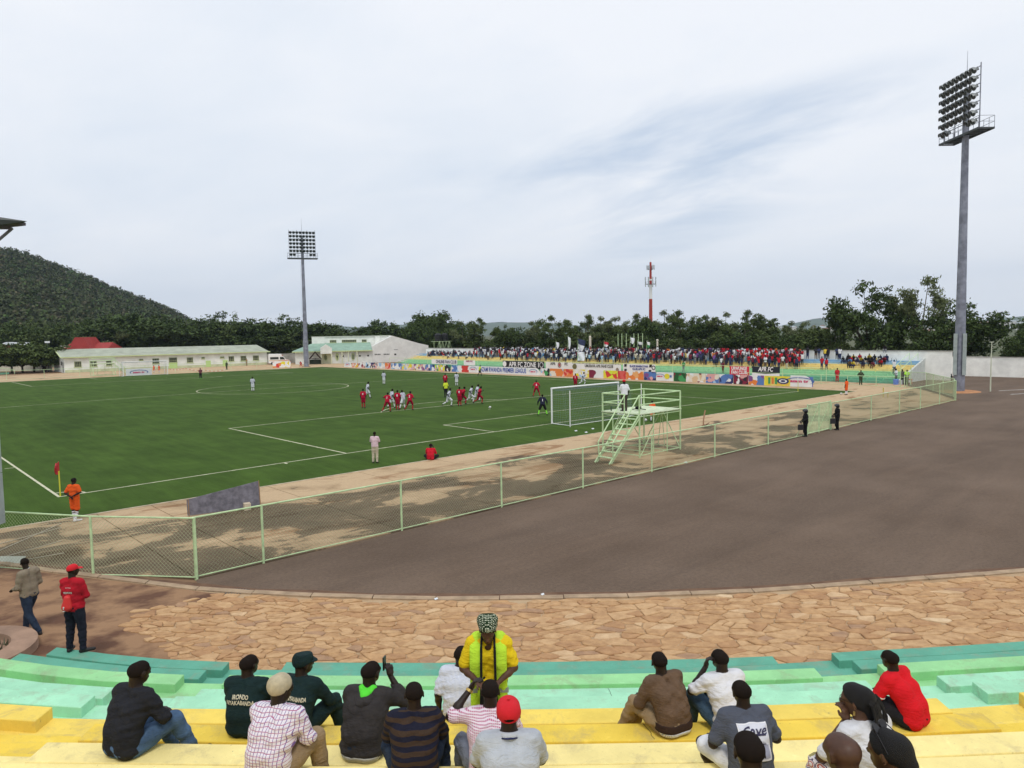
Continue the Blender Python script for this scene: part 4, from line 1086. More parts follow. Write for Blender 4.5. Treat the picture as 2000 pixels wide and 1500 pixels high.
# ---------------------------------------------------------------- boards and banners
def col_at(x, px):                                        # y on the line x = const seen in a pixel column
    lo, hi = -60, 200
    for _ in range(50):
        m = (lo+hi)/2
        if pj((x, m, .6))[0] > px: lo = m
        else: hi = m
    return m
def print_mat(seed, cols, scale=2.2, bg=None):
    nm = 'print_%s' % seed
    m = bpy.data.materials.new(nm); m.use_nodes = True; t, b, L = nodes_of(m); b.inputs['Roughness'].default_value = .5; b.inputs['Specular IOR Level'].default_value = .3
    tcn = t.nodes.new('ShaderNodeTexCoord'); mp = t.nodes.new('ShaderNodeMapping'); mp.inputs['Location'].default_value = (seed*3.7, seed*1.3, seed*2.1)
    nz = t.nodes.new('ShaderNodeTexNoise'); nz.inputs['Scale'].default_value = 3; nz.inputs['Detail'].default_value = 2
    ad = t.nodes.new('ShaderNodeMix'); ad.data_type = 'RGBA'; ad.blend_type = 'ADD'; ad.inputs[0].default_value = .35
    vo = t.nodes.new('ShaderNodeTexVoronoi'); vo.inputs['Scale'].default_value = scale; vo.inputs['Randomness'].default_value = 1
    rp = t.nodes.new('ShaderNodeValToRGB'); rp.color_ramp.interpolation = 'CONSTANT'
    while len(rp.color_ramp.elements) < len(cols): rp.color_ramp.elements.new(.5)
    for i, (e, c) in enumerate(zip(rp.color_ramp.elements, cols)): e.position = i/len(cols); e.color = (*c, 1)
    sp_ = t.nodes.new('ShaderNodeSeparateColor')
    L(tcn.outputs['Object'], mp.inputs[0]); L(mp.outputs[0], nz.inputs[0]); L(mp.outputs[0], ad.inputs[6]); L(nz.outputs[1], ad.inputs[7]); L(ad.outputs[2], vo.inputs[0]); L(vo.outputs['Color'], sp_.inputs[0]); L(sp_.outputs[0], rp.inputs[0]); L(rp.outputs[0], b.inputs['Base Color'])
    return m
def flat(c): return mat('flat_%d_%d_%d' % tuple(int(x*255) for x in c), c, .5, var=.04, scale=2)
def shape_on(o, verts, faces, m, name, off):
    mb = MB(); mb.add([(x, -off, z) for x, z in verts], faces); return mb.build(name, m, o)
def text_on(o, txt, size, cx, cz, m, off=.03, bold=.0, shear=0., fit=None):
    me = text_mesh(txt, size, bold, shear=shear)
    xs_ = [v.co.x for v in me.vertices]; wd = max(xs_)-min(xs_); s = fit/wd if fit else 1.
    mid = (max(xs_)+min(xs_))/2
    for v in me.vertices: v.co = ((v.co.x-mid)*s+cx, -off, v.co.y+cz)
    me.materials.append(m); return link('lettering', me, o)
def ellip(o, cx, cz, rx, rz, m, name, off=.03, inner=None, a0=0, a1=2*math.pi, n=28):
    V = []; 
    for i in range(n+1):
        a = a0+(a1-a0)*i/n; V.append((cx+rx*math.cos(a), cz+rz*math.sin(a)))
        if inner is not None:
            w = inner+(1-inner)*(1-math.sin(math.pi*i/n)) if a1-a0 < 6 else inner
            V.append((cx+rx*w*math.cos(a), cz+rz*w*math.sin(a)))
        else: V.append((cx, cz))
    return shape_on(o, V, [(2*i, 2*i+2, 2*i+3, 2*i+1) for i in range(n)], m, name, off)
def swoosh(o, cx, cz, rx, rz):
    ellip(o, cx, cz, rx, rz, flat((.10, .16, .42)), 'swoosh', .03, .80, R_(-50), R_(215)); text_on(o, 'azam tv', .42*rz/.42, cx-.05, cz-.05*rz, flat((.62, .06, .16)), .034, .02, fit=rx*1.25)
def board(label, px0, px1, cols=None, seed=0, x=73.7, z0=.04, z1=1.18, base=None, thick=.05, rounded=None, cat='advertising board', name='advertising_board', scale=2.2, y01=None, rzz=-math.pi/2, group=None):
    y0, y1 = (col_at(x, px0), col_at(x, px1)) if y01 is None else y01
    L = abs(y0-y1)-.03; z0 = z0+(gz(x, (y0+y1)/2) if x < 75 else 0)
    o = thing(name, label, cat, (x, (y0+y1)/2, 0), rzz, group)
    if rounded is None: out = [(-L/2, z0), (L/2, z0), (L/2, z1), (-L/2, z1)]
    else:
        R = min(L*.4, (z1-z0)*.95); k = 10; out = [(-L/2, z0), (L/2, z0)]
        out += [(L/2-R+R*math.cos(math.pi/2*i/k), z1-R+R*math.sin(math.pi/2*i/k)) for i in range(k+1)] if 'r' in rounded else [(L/2, z1)]
        out += [(-L/2+R-R*math.sin(math.pi/2*i/k), z1-R+R*math.cos(math.pi/2*i/k)) for i in range(k+1)] if 'l' in rounded else [(-L/2, z1)]
    n = len(out); mb = MB(); mb.add([(a, 0, b) for a, b in out]+[(a, thick, b) for a, b in out], [tuple(range(n)), tuple(range(2*n-1, n-1, -1))]+[(i, n+i, n+(i+1) % n, (i+1) % n) for i in range(n)])
    m = print_mat(seed, cols, scale) if cols else flat(base or (.80, .80, .79)); mb.build('panel', m, o)
    o['L'] = L; return o
W = (.80, .80, .79); Rd = (.62, .05, .04); Or = (.75, .22, .05); Ye = (.78, .66, .05); Bl = (.10, .20, .48); Sk = (.35, .55, .75); Na = (.03, .04, .14); Pu = (.22, .08, .25); Dk = (.03, .02, .03); Gn = (.06, .32, .10); Pk = (.72, .38, .36); Cr = (.78, .70, .58); Mr = (.22, .02, .05); Li = (.68, .80, .05)
o = board('white teardrop board with a blue swoosh logo, leftmost of the row on the far touchline', 672, 686, rounded='lr'); swoosh(o, 0, .62, .9*o['L']/3.2, .34)
board('narrow orange board next to the white teardrop board', 687.5, 692, [Or, Pk, W], 2, scale=3, z1=.95)
board('small yellow and white board, second right of the teardrop board', 693, 699, [Ye, Or, W], 3, scale=3, z1=.95)
board('white board with a dark maroon corner near the left end of the row', 700, 711.5, [W, W, Mr, Pk], 4, scale=1.6)
board('pale blue and white board with a dark strip, left part of the row', 712, 724, [W, Sk, W, Dk], 5, scale=1.5)
board('dark violet board with many faces, left part of the row', 724.5, 737, [Dk, Pu, Pk, Na, Cr], 6, scale=2.6)
board('cream and pale blue board left of the red crest board', 737.5, 751, [Cr, W, Sk, W], 7, scale=1.5)
board('square red board with a white crest, short in the left part of the row', 752, 762, [Rd, Rd, Or, (.8, .35, .3)], 8, scale=2)
board('wide white and blue board right of the red crest board', 764, 784, [W, W, Sk, Bl], 9, scale=1.3)
board('pink, cream and pale yellow board in the left half of the row', 784.5, 806, [Pk, Cr, W, Ye, Sk], 10)
board('violet board of crowded figures with a yellow right end', 806.5, 836, [Pu, Pk, W, Ye, Bl, Cr], 11)
board('pale blue board with a dark navy figure left of the linesman', 836.5, 849, [Sk, W, Na, Bl], 12, scale=1.5)
board('pink to yellow green board under the ONLINE FAN CLUB banner', 849.5, 868, [Pk, Li, Ye, W, Gn], 13)
board('dark green and black board under the right end of the ONLINE banner', 868.5, 880, [(.05, .22, .14), Dk, W], 14, scale=1.4)
board('white board with a blue sky and a small orange fruit left of the red board', 882, 901, [W, Sk, W, Bl], 15, scale=1.1)
board('red board with white curls left of the wide league board', 901.5, 915, [Rd, Or, Rd, W], 16, scale=1.4)
o = board('white board with swoosh logo directly left of the league lettering', 915.5, 936, base=W); swoosh(o, -.2, .64, 1.5*o['L']/4.6, .38)
o = board('long white board reading AZAM RWANDA PREMIER LEAGUE in blue letters', 936.5, 1029.5, base=W); text_on(o, 'AZAM RWANDA PREMIER LEAGUE', 1.02, .0, .62, flat((.05, .10, .40)), bold=.022, fit=o['L']*.97)
o = board('white board with rounded right shoulder and swoosh logo right of the league board', 1030, 1055, base=W, rounded='r'); swoosh(o, -.1, .62, 1.35*o['L']/4.2, .36)
board('narrow board with pale figures right of the rounded logo board', 1055.5, 1062, [Pk, W, Cr, Sk], 17, scale=3)
board('black board with a green and white wave', 1062.5, 1073, [Dk, Dk, Gn, W], 18, scale=1.3)
board('sky blue board with an orange fruit on white sand', 1074, 1100, [Sk, Sk, W, Cr, Or], 19, scale=1.2)
board('orange red board of tomatoes in the middle of the row', 1100.5, 1119, [Or, Rd, Or, (.8, .3, .2)], 20, scale=2.4)
board('white and yellow board behind the two players near the touchline', 1119.5, 1150, [W, Cr, Ye, W, Sk], 21)
board('white board with a dark maroon curve and red script', 1150.5, 1178, [W, W, W, Mr], 22, scale=1.0)
board('board blending pink and lime yellow left of the photographer', 1178.5, 1206, [Pk, Li, Li, Ye, Rd], 23, scale=1.4)
board('plain red board partly hidden behind the photographer on the platform', 1206.5, 1222, [Rd, Rd, (.7, .12, .1)], 24, scale=1.3)
board('orange board with white lettering right of the photographer', 1222.5, 1257, [Or, Or, (.8, .4, .15), W], 25, scale=1.5)
board('dark blue and purple board below the BLACK MAMBA banner', 1257.5, 1281, [Na, Pu, Bl, Pk], 26, scale=1.8)
o = board('white board with a small swoosh logo and a yellow square', 1282, 1315, base=W); swoosh(o, -o['L']*.27, .66, .72, .30)
ellip(o, o['L']*.14, .66, .42, .36, flat(Ye), 'emblem'); shape_on(o, [(o['L']*.30, .52), (o['L']*.42, .52), (o['L']*.42, .82), (o['L']*.30, .82)], [(0, 1, 2, 3)], flat(Bl), 'emblem', .03)
board('green board with a dark plant below the soldier on the steps', 1315.5, 1339.5, [Gn, Gn, (.02, .10, .03), Mr], 27, scale=1.4)
board('cream and peach board with small red figures', 1340, 1378, [Cr, W, Cr, (.7, .5, .3), Mr], 28, scale=1.7)
board('pale blue board with several people', 1378.5, 1404, [Sk, W, Pk, Bl, Cr], 29)
board('blue board with a navy right half', 1404.5, 1432, [Na, Bl, Sk, Na, W], 30, scale=1.4)
board('dark maroon board under the red URWUNGE banner', 1432.5, 1461.5, [Mr, Dk, Mr, W, Pk], 31, scale=1.7)
board('violet blue board below the black APR FC banner', 1462, 1492, [Bl, (.3, .35, .65), Pu, Or, W], 32, scale=1.5)
o = board('yellow board with drink cans and a round dark logo', 1492.5, 1543, [Ye, (.8, .7, .2), Ye, (.8, .55, .1)], 33, scale=1.4)
for i, c in enumerate((Gn, Or, Gn)):
    x0 = -o['L']*.34+i*.42; shape_on(o, [(x0, .25), (x0+.28, .25), (x0+.28, 1.0), (x0, 1.0)], [(0, 1, 2, 3)], flat(c), 'can_print', .03)
ellip(o, o['L']*.24, .62, .72, .34, flat(Na), 'emblem'); ellip(o, o['L']*.24, .62, .5, .2, flat(W), 'emblem', .034, .6)
o = board('large white board with the azam tv swoosh, rounded right shoulder, rightmost of the row', 1543.5, 1586, base=W, rounded='r', z1=1.32); swoosh(o, -.15, .70, 1.72, .42)
o = board('purple corner board standing just behind the rightmost white board', 1574, 1588, [(.25, .10, .35), Bl, (.35, .2, .5)], 34, x=74.4, z1=1.15)

def banner(label, px0, px1, z0, z1, lines, bgc, fgc, x=82.48, split=None, shear=0.):
    y0, y1 = col_at(x, px0), col_at(x, px1); L = abs(y1-y0)
    o = thing('fan_banner', label, 'banner', (x, (y0+y1)/2, .2), -math.pi/2)
    mb = MB(); n = 16; V = []
    for t in (0, 1):
        for i in range(n+1):
            u = i/n; V.append((-L/2+L*u, .02*math.sin(u*19), (z0, z1)[t]-.035*math.sin(math.pi*u*3)**2))
    V += [(a, b+.015, c) for a, b, c in V]; m2 = 2*(n+1)
    mb.add(V, [(i, i+1, n+2+i, n+1+i) for i in range(n)]+[(m2+i+1, m2+i, m2+n+1+i, m2+n+2+i) for i in range(n)]+[(i, m2+i, m2+i+1, i+1) for i in range(n)]+[(n+1+i+1, m2+n+1+i+1, m2+n+1+i, n+1+i) for i in range(n)])
    mb.build('cloth', flat(bgc), o)
    if split: shape_on(o, [(-L/2, z0-.02), (L/2, z0-.02), (L/2, split), (0, split-.12), (-L/2, split)], [(0, 1, 2, 3, 4)], flat((.78, .78, .8)), 'lower_band', .03)
    for txt, sz, cx, cz, ft in lines: text_on(o, txt, sz, cx*L, cz, flat(fgc), .045, .022, shear, ft*L)
    return o, L
banner('white ONLINE FAN CLUB banner hanging on the rail at the left', 843, 893, .55, 1.5, [('ONLINE FAN CLUB', .9, .08, 1.0, .80)], (.78, .79, .80), (.08, .09, .16))
banner('small white APR FC banner right of the ONLINE banner', 906, 928, .5, 1.45, [('APR FC', .36, 0, 1.25, .6)], (.78, .79, .80), (.35, .05, .12))
o, L = banner('black banner reading APR FC ZONE 1 in large white letters', 982, 1063, .22, 1.55, [('APR FC ZONE 1', 1.22, .02, .88, .72)], (.012, .012, .014), (.82, .82, .82))
ellip(o, -.45*L, .95, .5, .5, flat(W), 'emblem', .04); ellip(o, .44*L, .95, .5, .5, flat((.5, .5, .52)), 'emblem', .04, .7)
o, L = banner('white banner with APR, a crest and FC right of the black ZONE 1 banner', 1066, 1118, .3, 1.5, [('APR', .62, -.22, 1.2, .2), ('FC', .62, .28, 1.2, .12)], (.74, .73, .70), (.10, .10, .11))
ellip(o, .03*L, 1.02, .42, .46, flat((.25, .18, .16)), 'emblem', .04, .6); ellip(o, .03*L, 1.02, .2, .24, flat((.4, .05, .05)), 'emblem', .04)
o, L = banner('long white UMURAVA APR FANS CLUB banner with a checked upper edge', 1118, 1213, .22, 1.42, [('UMURAVA APR FANS CLUB', .62, .06, 1.0, .58)], (.76, .76, .74), (.12, .12, .10))
ellip(o, -.45*L, .85, .48, .44, flat((.15, .14, .05)), 'emblem', .04); ellip(o, .43*L, .55, .3, .3, flat((.25, .2, .15)), 'emblem', .04)
for i in range(34): shape_on(o, [(-L/2+L*(i+.2)/34, 1.34), (-L/2+L*(i+.6)/34, 1.34), (-L/2+L*(i+.6)/34, 1.46), (-L/2+L*(i+.2)/34, 1.46)], [(0, 1, 2, 3)], flat((.04, .04, .04)), 'check', .035)
o, L = banner("white BLACK MAMBA'S FAN CLUB APR FC banner with black blocks", 1217, 1280, .2, 1.5, [("BLACK MAMBA'S FAN", .42, 0, 1.15, .56), ('CLUB APR FC', .42, 0, .72, .4)], (.78, .78, .77), (.10, .12, .30))
for cx, cz in ((-.42, 1.25), (-.42, .5), (.36, 1.25), (.34, .45)): shape_on(o, [(cx*L-.26, cz-.2), (cx*L+.2, cz-.2), (cx*L+.28, cz+.22), (cx*L-.2, cz+.22)], [(0, 1, 2, 3)], flat((.02, .02, .02)), 'block_print', .04)
ellip(o, .45*L, 1.0, .34, .34, flat((.1, .1, .1)), 'emblem', .04, .6)
banner('red URWUNGE FAN CLUB banner with white letters', 1425, 1463, .32, 1.55, [('URWUNGE', .62, 0, 1.22, .8), ('FAN CLUB', .62, 0, .70, .8)], (.62, .02, .05), (.82, .80, .80))
banner('black APR FC banner with a white lower band right of the red one', 1469, 1523, .1, 1.6, [('APR FC', .82, 0, 1.2, .55)], (.015, .018, .03), (.82, .82, .82), split=.72, shear=.2)
# board behind the far goal and leaning grey board near the front corner
def azboard(label, x, y, L, rz):
    o = thing('advertising_board', label, 'advertising board', (x, y, 0), rz); mb = MB(); mb.box((0, .03, .75), (L, .05, 1.3)); mb.build('panel', flat(W), o); swoosh(o, 0, .75, L*.36, .42); return o
azboard('white board with a blue swoosh logo behind the distant goal', 33.6, 107.6, 4.4, 0.03)
o = azboard('white and orange board at the far end left of the distant mast', 64.2, 114.2, 3.8, -.3)
for c in list(o.children):
    if c.name.startswith('panel'): c.data.materials[0] = print_mat(51, [Or, W, Ye, Rd, W], 1.7)
    else: bpy.data.objects.remove(c)
lb = thing('leaning_board', 'back of a grey advertising board standing on the apron near the front corner', 'board', (4.1, -7.75, 0), math.atan2(-.55, 2.9))
a_, b_2 = (3.0, -8.1), (5.2, -8.7)
lb.location = (4.0, -7.95, 0); lb.rotation_euler = (0, 0, -.22)
mb = MB(); mb.add([(-1.35, 0, .04), (1.3, 0, .04), (1.3, .16, 1.02), (-1.35, .10, .62), (-1.35, .04, .04), (1.3, .04, .04), (1.3, .2, 1.02), (-1.35, .14, .62)], [(0, 1, 2, 3), (7, 6, 5, 4), (0, 4, 5, 1), (1, 5, 6, 2), (2, 6, 7, 3), (3, 7, 4, 0)])
mb.build('panel', mat('grey_ply', (.16, .15, .175), .8, var=.3, scale=5, bump=.2), lb)
mb = MB(); mb.box((.75, -.16, .14), (.24, .3, .26)); mb.build('foot_block', kerbc, lb); mb = MB(); mb.bar((-1.3, -.02, .0), (-1.3, .1, .64), .02, 4); mb.bar((1.28, -.02, 0), (1.28, .16, 1.04), .02, 4); mb.build('edge_trim', mat('wood_strip', (.3, .18, .09), .8), lb)
# ---------------------------------------------------------------- buildings beyond the pitch
bw = mat('lime_white_wall', (.76, .78, .73), .88, var=.10, scale=.7, bump=.1, bscale=6)
bgr = mat('hall_grey_wall', (.68, .68, .65), .9, var=.08, scale=.6)
trim = mat('lime_trim', (.50, .58, .30), .7, var=.1)
roofg = mat('sage_roof', (.34, .365, .29), .8, var=.16, scale=.5, bump=.1)
roofm = mat('mint_roof', (.25, .375, .295), .7, var=.12, scale=.8)
glas = mat('window_glass', (.03, .035, .03), .2, spec=.6)
gframe = mat('window_frame', (.36, .40, .22), .7)
plinth = mat('plinth_yellow', (.52, .56, .36), .9, var=.15, scale=1)
def window(par, org, u, px_s, s0, s1, z0, z1, n=3, off=.03, frm=gframe):
    """opening on the wall line org + u*s; recessed pane with frame and mullions"""
    nrm = np.array([u[1], -u[0]])                        # towards the pitch
    a = math.atan2(u[1], u[0]); c = org+u*(s0+s1)/2; w_ = s1-s0
    mb = MB(); cc = c+nrm*.012; mb.box((*cc, (z0+z1)/2), (w_, .04, z1-z0), a); f = mb.build('window', glas, par)
    mb = MB()
    for s in (-1, 1):
        q = c+u*s*(w_/2-.05)+nrm*.05; mb.box((*q, (z0+z1)/2), (.10, .08, z1-z0), a)
    for z in (z0+.04, z1-.04): q = c+nrm*.052; mb.box((*q, z), (w_, .08, .09), a)
    for i in range(1, n): q = c+u*(-w_/2+w_*i/n)+nrm*.048; mb.box((*q, (z0+z1)/2), (.06, .06, z1-z0), a)
    q = c+nrm*.045; mb.box((*q, z0+(z1-z0)*.38), (w_, .05, .05), a)
    mb.build('frame', frm, f)
    mb = MB(); q = c+nrm*.06; mb.box((*q, z0-.05), (w_+.2, .14, .08), a); mb.build('sill', trim, f)
def sfor(org, u, px):                                    # distance along a facade seen in a pixel column
    lo, hi = -20, 120
    for _ in range(50):
        m = (lo+hi)/2
        if pj((*(org+u*m), 1.5))[0] < px: lo = m
        else: hi = m
    return m
A0 = np.array([28.0, 138.5]); A1 = np.array([71.0, 136.6]); u = (A1-A0)/np.linalg.norm(A1-A0); nrm = np.array([u[1], -u[0]]); LL = np.linalg.norm(A1-A0)
b1 = thing('long_building', 'long low white building with sage green roof and many small windows behind the far goal', 'building', (0, 0, 0))
bk = -nrm; D1 = 13.0
P = lambda s, d: tuple(A0+u*s+bk*d)
mb = MB(); mb.quadprism([P(0, 0), P(LL, 0), P(LL, D1), P(0, D1)], -.1, 3.35); mb.build('wall', bw, b1)
mb = MB(); q = [P(-.02, -.02), P(-.02, D1)]; 
mb.add([(*P(0, 0), 3.35), (*P(0, D1), 3.35), (*P(0, D1/2), 4.75), (*P(.2, 0), 3.35), (*P(.2, D1), 3.35), (*P(.2, D1/2), 4.75)], [(0, 2, 1), (3, 4, 5)]); mb.add([(*P(LL, 0), 3.35), (*P(LL, D1), 3.35), (*P(LL, D1/2), 4.75)], [(0, 1, 2)]); mb.build('gable', bw, b1)
mb = MB()
for d0, d1, z0, z1 in ((-.55, D1/2, 3.22, 4.86), (D1+.5, D1/2, 3.22, 4.86)):
    mb.add([(*P(-.7, d0), z0), (*P(LL+.5, d0), z0), (*P(LL+.1 if d0 < 0 else LL, d1), z1), (*P(-.7, d1), z1)]+[(*P(-.7, d0), z0-.1), (*P(LL+.5, d0), z0-.1), (*P(LL+.1, d1), z1-.1), (*P(-.7, d1), z1-.1)], [(0, 1, 2, 3), (7, 6, 5, 4), (0, 4, 5, 1), (1, 5, 6, 2), (3, 2, 6, 7), (0, 3, 7, 4)])
mb.build('roof', roofg, b1)
mb = MB(); mb.box((*(A0+u*LL/2+nrm*.60), 3.17), (LL+1.3, .10, .22), math.atan2(u[1], u[0])); mb.build('fascia', trim, b1)
mb = MB(); mb.bar((*P(-.72, -.6), 3.15), (*P(-.72, D1/2), 4.85), .11, 4); mb.bar((*P(-.72, D1+.5), 3.15), (*P(-.72, D1/2), 4.85), .11, 4); mb.build('barge_board', trim, b1)
mb = MB(); mb.box((*(A0+u*LL/2+nrm*.02), .28), (LL-.06, .06, .62), math.atan2(u[1], u[0])); mb.build('plinth', plinth, b1)
for a, b, z0, z1, n in ((145, 159, 1.1, 2.3, 4), (176, 189, 1.1, 2.3, 4), (207, 219, 1.15, 2.3, 3), (272, 280, 2.0, 2.4, 2), (297.5, 311, 1.2, 2.4, 3), (365, 377, 1.2, 2.4, 4), (393.5, 400, 1.95, 2.4, 2), (430, 438, 1.95, 2.35, 2), (446.5, 457, 1.15, 2.35, 3), (470, 481, 1.15, 2.35, 4), (494, 505.5, 1.15, 2.35, 4)):
    window(b1, A0, u, 0, sfor(A0, u, a), sfor(A0, u, b), z0, z1, n)
s0, s1 = sfor(A0, u, 330), sfor(A0, u, 346)
window(b1, A0, u, 0, s0, s1, 1.35, 2.5, 4)
mb = MB(); mb.box((*(A0+u*(s0+s1)/2+nrm*.03), .68), (s1-s0, .08, 1.3), math.atan2(u[1], u[0])); mb.build('door', mat('lime_door', (.48, .66, .26), .7), b1)
for px in (404, 437): 
    s0 = sfor(A0, u, px-2.5); mb = MB(); mb.box((*(A0+u*(s0+.6)+nrm*.03), .75), (1.1, .07, 1.5), math.atan2(u[1], u[0])); mb.build('door', mat('lime_door', (.48, .66, .26), .7), b1)
for d in (3.2, 7.2): mb = MB(); q = P(-.03, d); mb.box((*q, 1.9), (.06, .9, .8), math.atan2(u[1], u[0])); mb.build('vent', glas, b1)
mb = MB(); mb.box((*P(-.04, 1.5), 1.15), (.07, .95, 2.0), math.atan2(u[1], u[0])); mb.build('door', mat('grey_door', (.25, .26, .24), .7), b1)

# hall with parapet and green hipped wing
B0 = np.array([74.6, 129.5]); u2 = np.array([.89, -.456]); u2 /= np.linalg.norm(u2); n2 = np.array([u2[1], -u2[0]]); a2 = math.atan2(u2[1], u2[0])
Q = lambda s, d: tuple(B0+u2*s-n2*d)
b2 = thing('parapet_building', 'white building with a mint green hipped roof, tall parapet and grey sloping end wall', 'building', (0, 0, 0))
SE = sfor(B0, u2, 727); SH = sfor(B0, u2, 767); SR = sfor(B0, u2, 818); S1 = sfor(B0, u2, 611)
mb = MB(); mb.quadprism([Q(.3, 0), Q(SE, 0), Q(SE, 9), Q(.3, 9)], -.1, 3.0); mb.build('wall', bw, b2)
mb = MB(); mb.add([(*Q(-.4, -.8), 3.1), (*Q(SE+.05, -.8), 3.1), (*Q(SE+.05, 6), 5.2), (*Q(5.0, 6), 5.2), (*Q(-.4, 10), 3.1), (*Q(SE, 10), 3.1)], [(0, 1, 2, 3), (0, 3, 4), (3, 2, 5, 4)]); mb.build('roof', roofm, b2)
mb = MB(); mb.box((*(B0+u2*(SE/2-.2)+n2*.84), 3.02), (SE+.4, .12, .26), a2); mb.build('fascia', trim, b2)
zt = 6.55
mb = MB(); mb.quadprism([Q(S1, 5.4), Q(SH, 5.4), Q(SH, 16), Q(S1, 16)], 2, zt); mb.build('parapet_block', bw, b2)
mb = MB(); mb.box((*(B0+u2*(S1+SH)/2-n2*5.35), zt+.06), (SH-S1+.3, .4, .14), a2); mb.build('coping', mat('coping_pale', (.60, .63, .55), .8), b2)
for a, b in ((611, 636), (737, 747)):
    s0, s1 = sfor(B0, u2, a), sfor(B0, u2, b); mb = MB(); mb.quadprism([Q(s0-.02, 5.1), Q(s1, 5.1), Q(s1, 5.38), Q(s0-.02, 5.38)], 4.3, zt-.05); mb.build('pier', bw, b2)
for a, b, n in ((645, 658, 4), (668.5, 697, 8), (707.5, 717, 3)): window(b2, B0-n2*5.4, u2, 0, sfor(B0-n2*5.4, u2, a), sfor(B0-n2*5.4, u2, b), 5.05, 5.75, n)
# gable end: profile in the facade plane
zs = lambda s: float(np.interp(s, [SE, SH, SR, SR+2.5], [4.0, 6.6, 4.6, 4.0]))
ss = [SE+.01, SH, SR, SR+2.5]; n = 4; th = 15
V = [(*Q(s, -.06), -.1) for s in ss]+[(*Q(s, -.06), zs(s)) for s in ss]+[(*Q(s, th), -.1) for s in ss]+[(*Q(s, th), zs(s)) for s in ss]
F = [(i, i+1, n+i+1, n+i) for i in range(3)]+[(2*n+i+1, 2*n+i, 3*n+i, 3*n+i+1) for i in range(3)]+[(n+i, n+i+1, 3*n+i+1, 3*n+i) for i in range(3)]+[(0, n, 3*n, 2*n), (n-1, 3*n-1, 4*n-1, 2*n-1)]
mb = MB(); mb.add(V, F); mb.build('end_wall', bgr, b2)
for grp in ((733, 736, 739, 742), (750.5, 753.5, 756.5, 759.5)):
    for px in grp:
        s = sfor(B0, u2, px); mb = MB(); mb.box((*(B0+u2*s+n2*.075), 1.98), (.26, .05, .30), a2); mb.build('vent', glas, b2)
for px, z in ((772, 1.9), (773.5, 3.1)): s = sfor(B0, u2, px); mb = MB(); mb.box((*(B0+u2*s+n2*.075), z), (.5 if z < 2 else 1.0, .05, .4 if z < 2 else .08), a2); mb.build('vent', glas, b2)
# porch, columns, ornaments
s0, s1 = sfor(B0, u2, 626), sfor(B0, u2, 648)
pm = mat('porch_cream', (.62, .64, .46), .85, var=.08)
mb = MB(); V = []
for d in (-2.4, .0):
    V += [(*Q(s0, d), 2.5), (*Q(s1, d), 2.5), (*Q(s1, d), 3.9), (*Q((s0+s1)/2, d), 4.75), (*Q(s0, d), 3.9)]
mb.add(V, [(0, 1, 2, 3, 4), (9, 8, 7, 6, 5)]+[(i, (i+5), (i+1) % 5+5, (i+1) % 5) for i in range(5)]); mb.build('porch_gable', bw, b2)
for s in (s0+.12, s1-.12):
    mb = MB(); mb.box((*Q(s, -2.25), 1.2), (.22, .22, 2.6), a2); mb.build('porch_column', pm, b2)
mb = MB(); mb.box((*Q((s0+s1)/2, -.05), 1.25), (s1-s0, .08, 2.5), a2); mb.build('porch_wall', pm, b2)
for px, kind in ((636, 0), (658.5, 1), (689.5, 0)):
    s = sfor(B0, u2, px); c = B0+u2*s+n2*.13; V = []; k = 16
    for i in range(k): V.append((c[0]+u2[0]*.42*math.cos(6.283*i/k), c[1]+u2[1]*.42*math.cos(6.283*i/k), 1.6+.95*math.sin(6.283*i/k)))
    mb = MB(); mb.add(V, [tuple(range(k))]); f = mb.build('oval_surround', trim, b2)
    mb = MB(); cc = c+n2*.03
    if kind: mb.add([(*(cc-u2*.22), 1.95), (*cc, .8), (*(cc+u2*.22), 1.95)], [(0, 1, 2)])
    else:
        for j in (-1, 0, 1): mb.box((*(cc+u2*j*.2), 1.5), (.12, .05, 1.1 if j == 0 else .9), a2)
        mb.box((*cc, 2.2), (.16, .05, .16), a2)
    mb.build('pane', glas, f)
for px in (668, 680, 697):
    s = sfor(B0, u2, px); mb = MB(); mb.box((*Q(s, -.7), 1.45), (.22, .22, 3.0), a2); mb.build('column', pm, b2)
for px in (670, 703, 719): s = sfor(B0, u2, px); mb = MB(); mb.box((*(B0+u2*s+n2*.03), 1.75), (.4, .05, .38), a2); mb.build('vent', glas, b2)
hut = thing('thatched_shelter', 'small dark A-frame shelter between the far mast and the porch', 'shelter', (*Q(sfor(B0, u2, 615.5), -2.0), 0), a2)
th_ = mat('thatch', (.045, .03, .022), .95, bump=.6, bscale=12)
for s in (-1, 1):
    mb = MB(); mb.add([(s*1.5, -.9, 1.35), (0, -.9, 3.2), (0, .9, 3.2), (s*1.5, .9, 1.35), (s*1.15, -.9, 1.3), (0, -.9, 2.7), (0, .9, 2.7), (s*1.15, .9, 1.3)], [(0, 1, 2, 3), (4, 7, 6, 5), (0, 4, 5, 1), (1, 5, 6, 2), (2, 6, 7, 3), (3, 7, 4, 0)]); mb.build('roof_slope', th_, hut)
for x in (-1.35, 0, 1.35): mb = MB(); mb.bar((x, -.7, 0), (x, -.7, 1.5), .06, 5); mb.build('post', th_, hut)
mb = MB(); mb.box((0, .2, .6), (2.7, .08, 1.1)); mb.build('back_panel', mat('dark_green_panel', (.035, .05, .035), .9), hut)
mb = MB(); mb.box((0, -.75, 1.42), (2.9, .1, .12)); mb.build('beam', th_, hut)
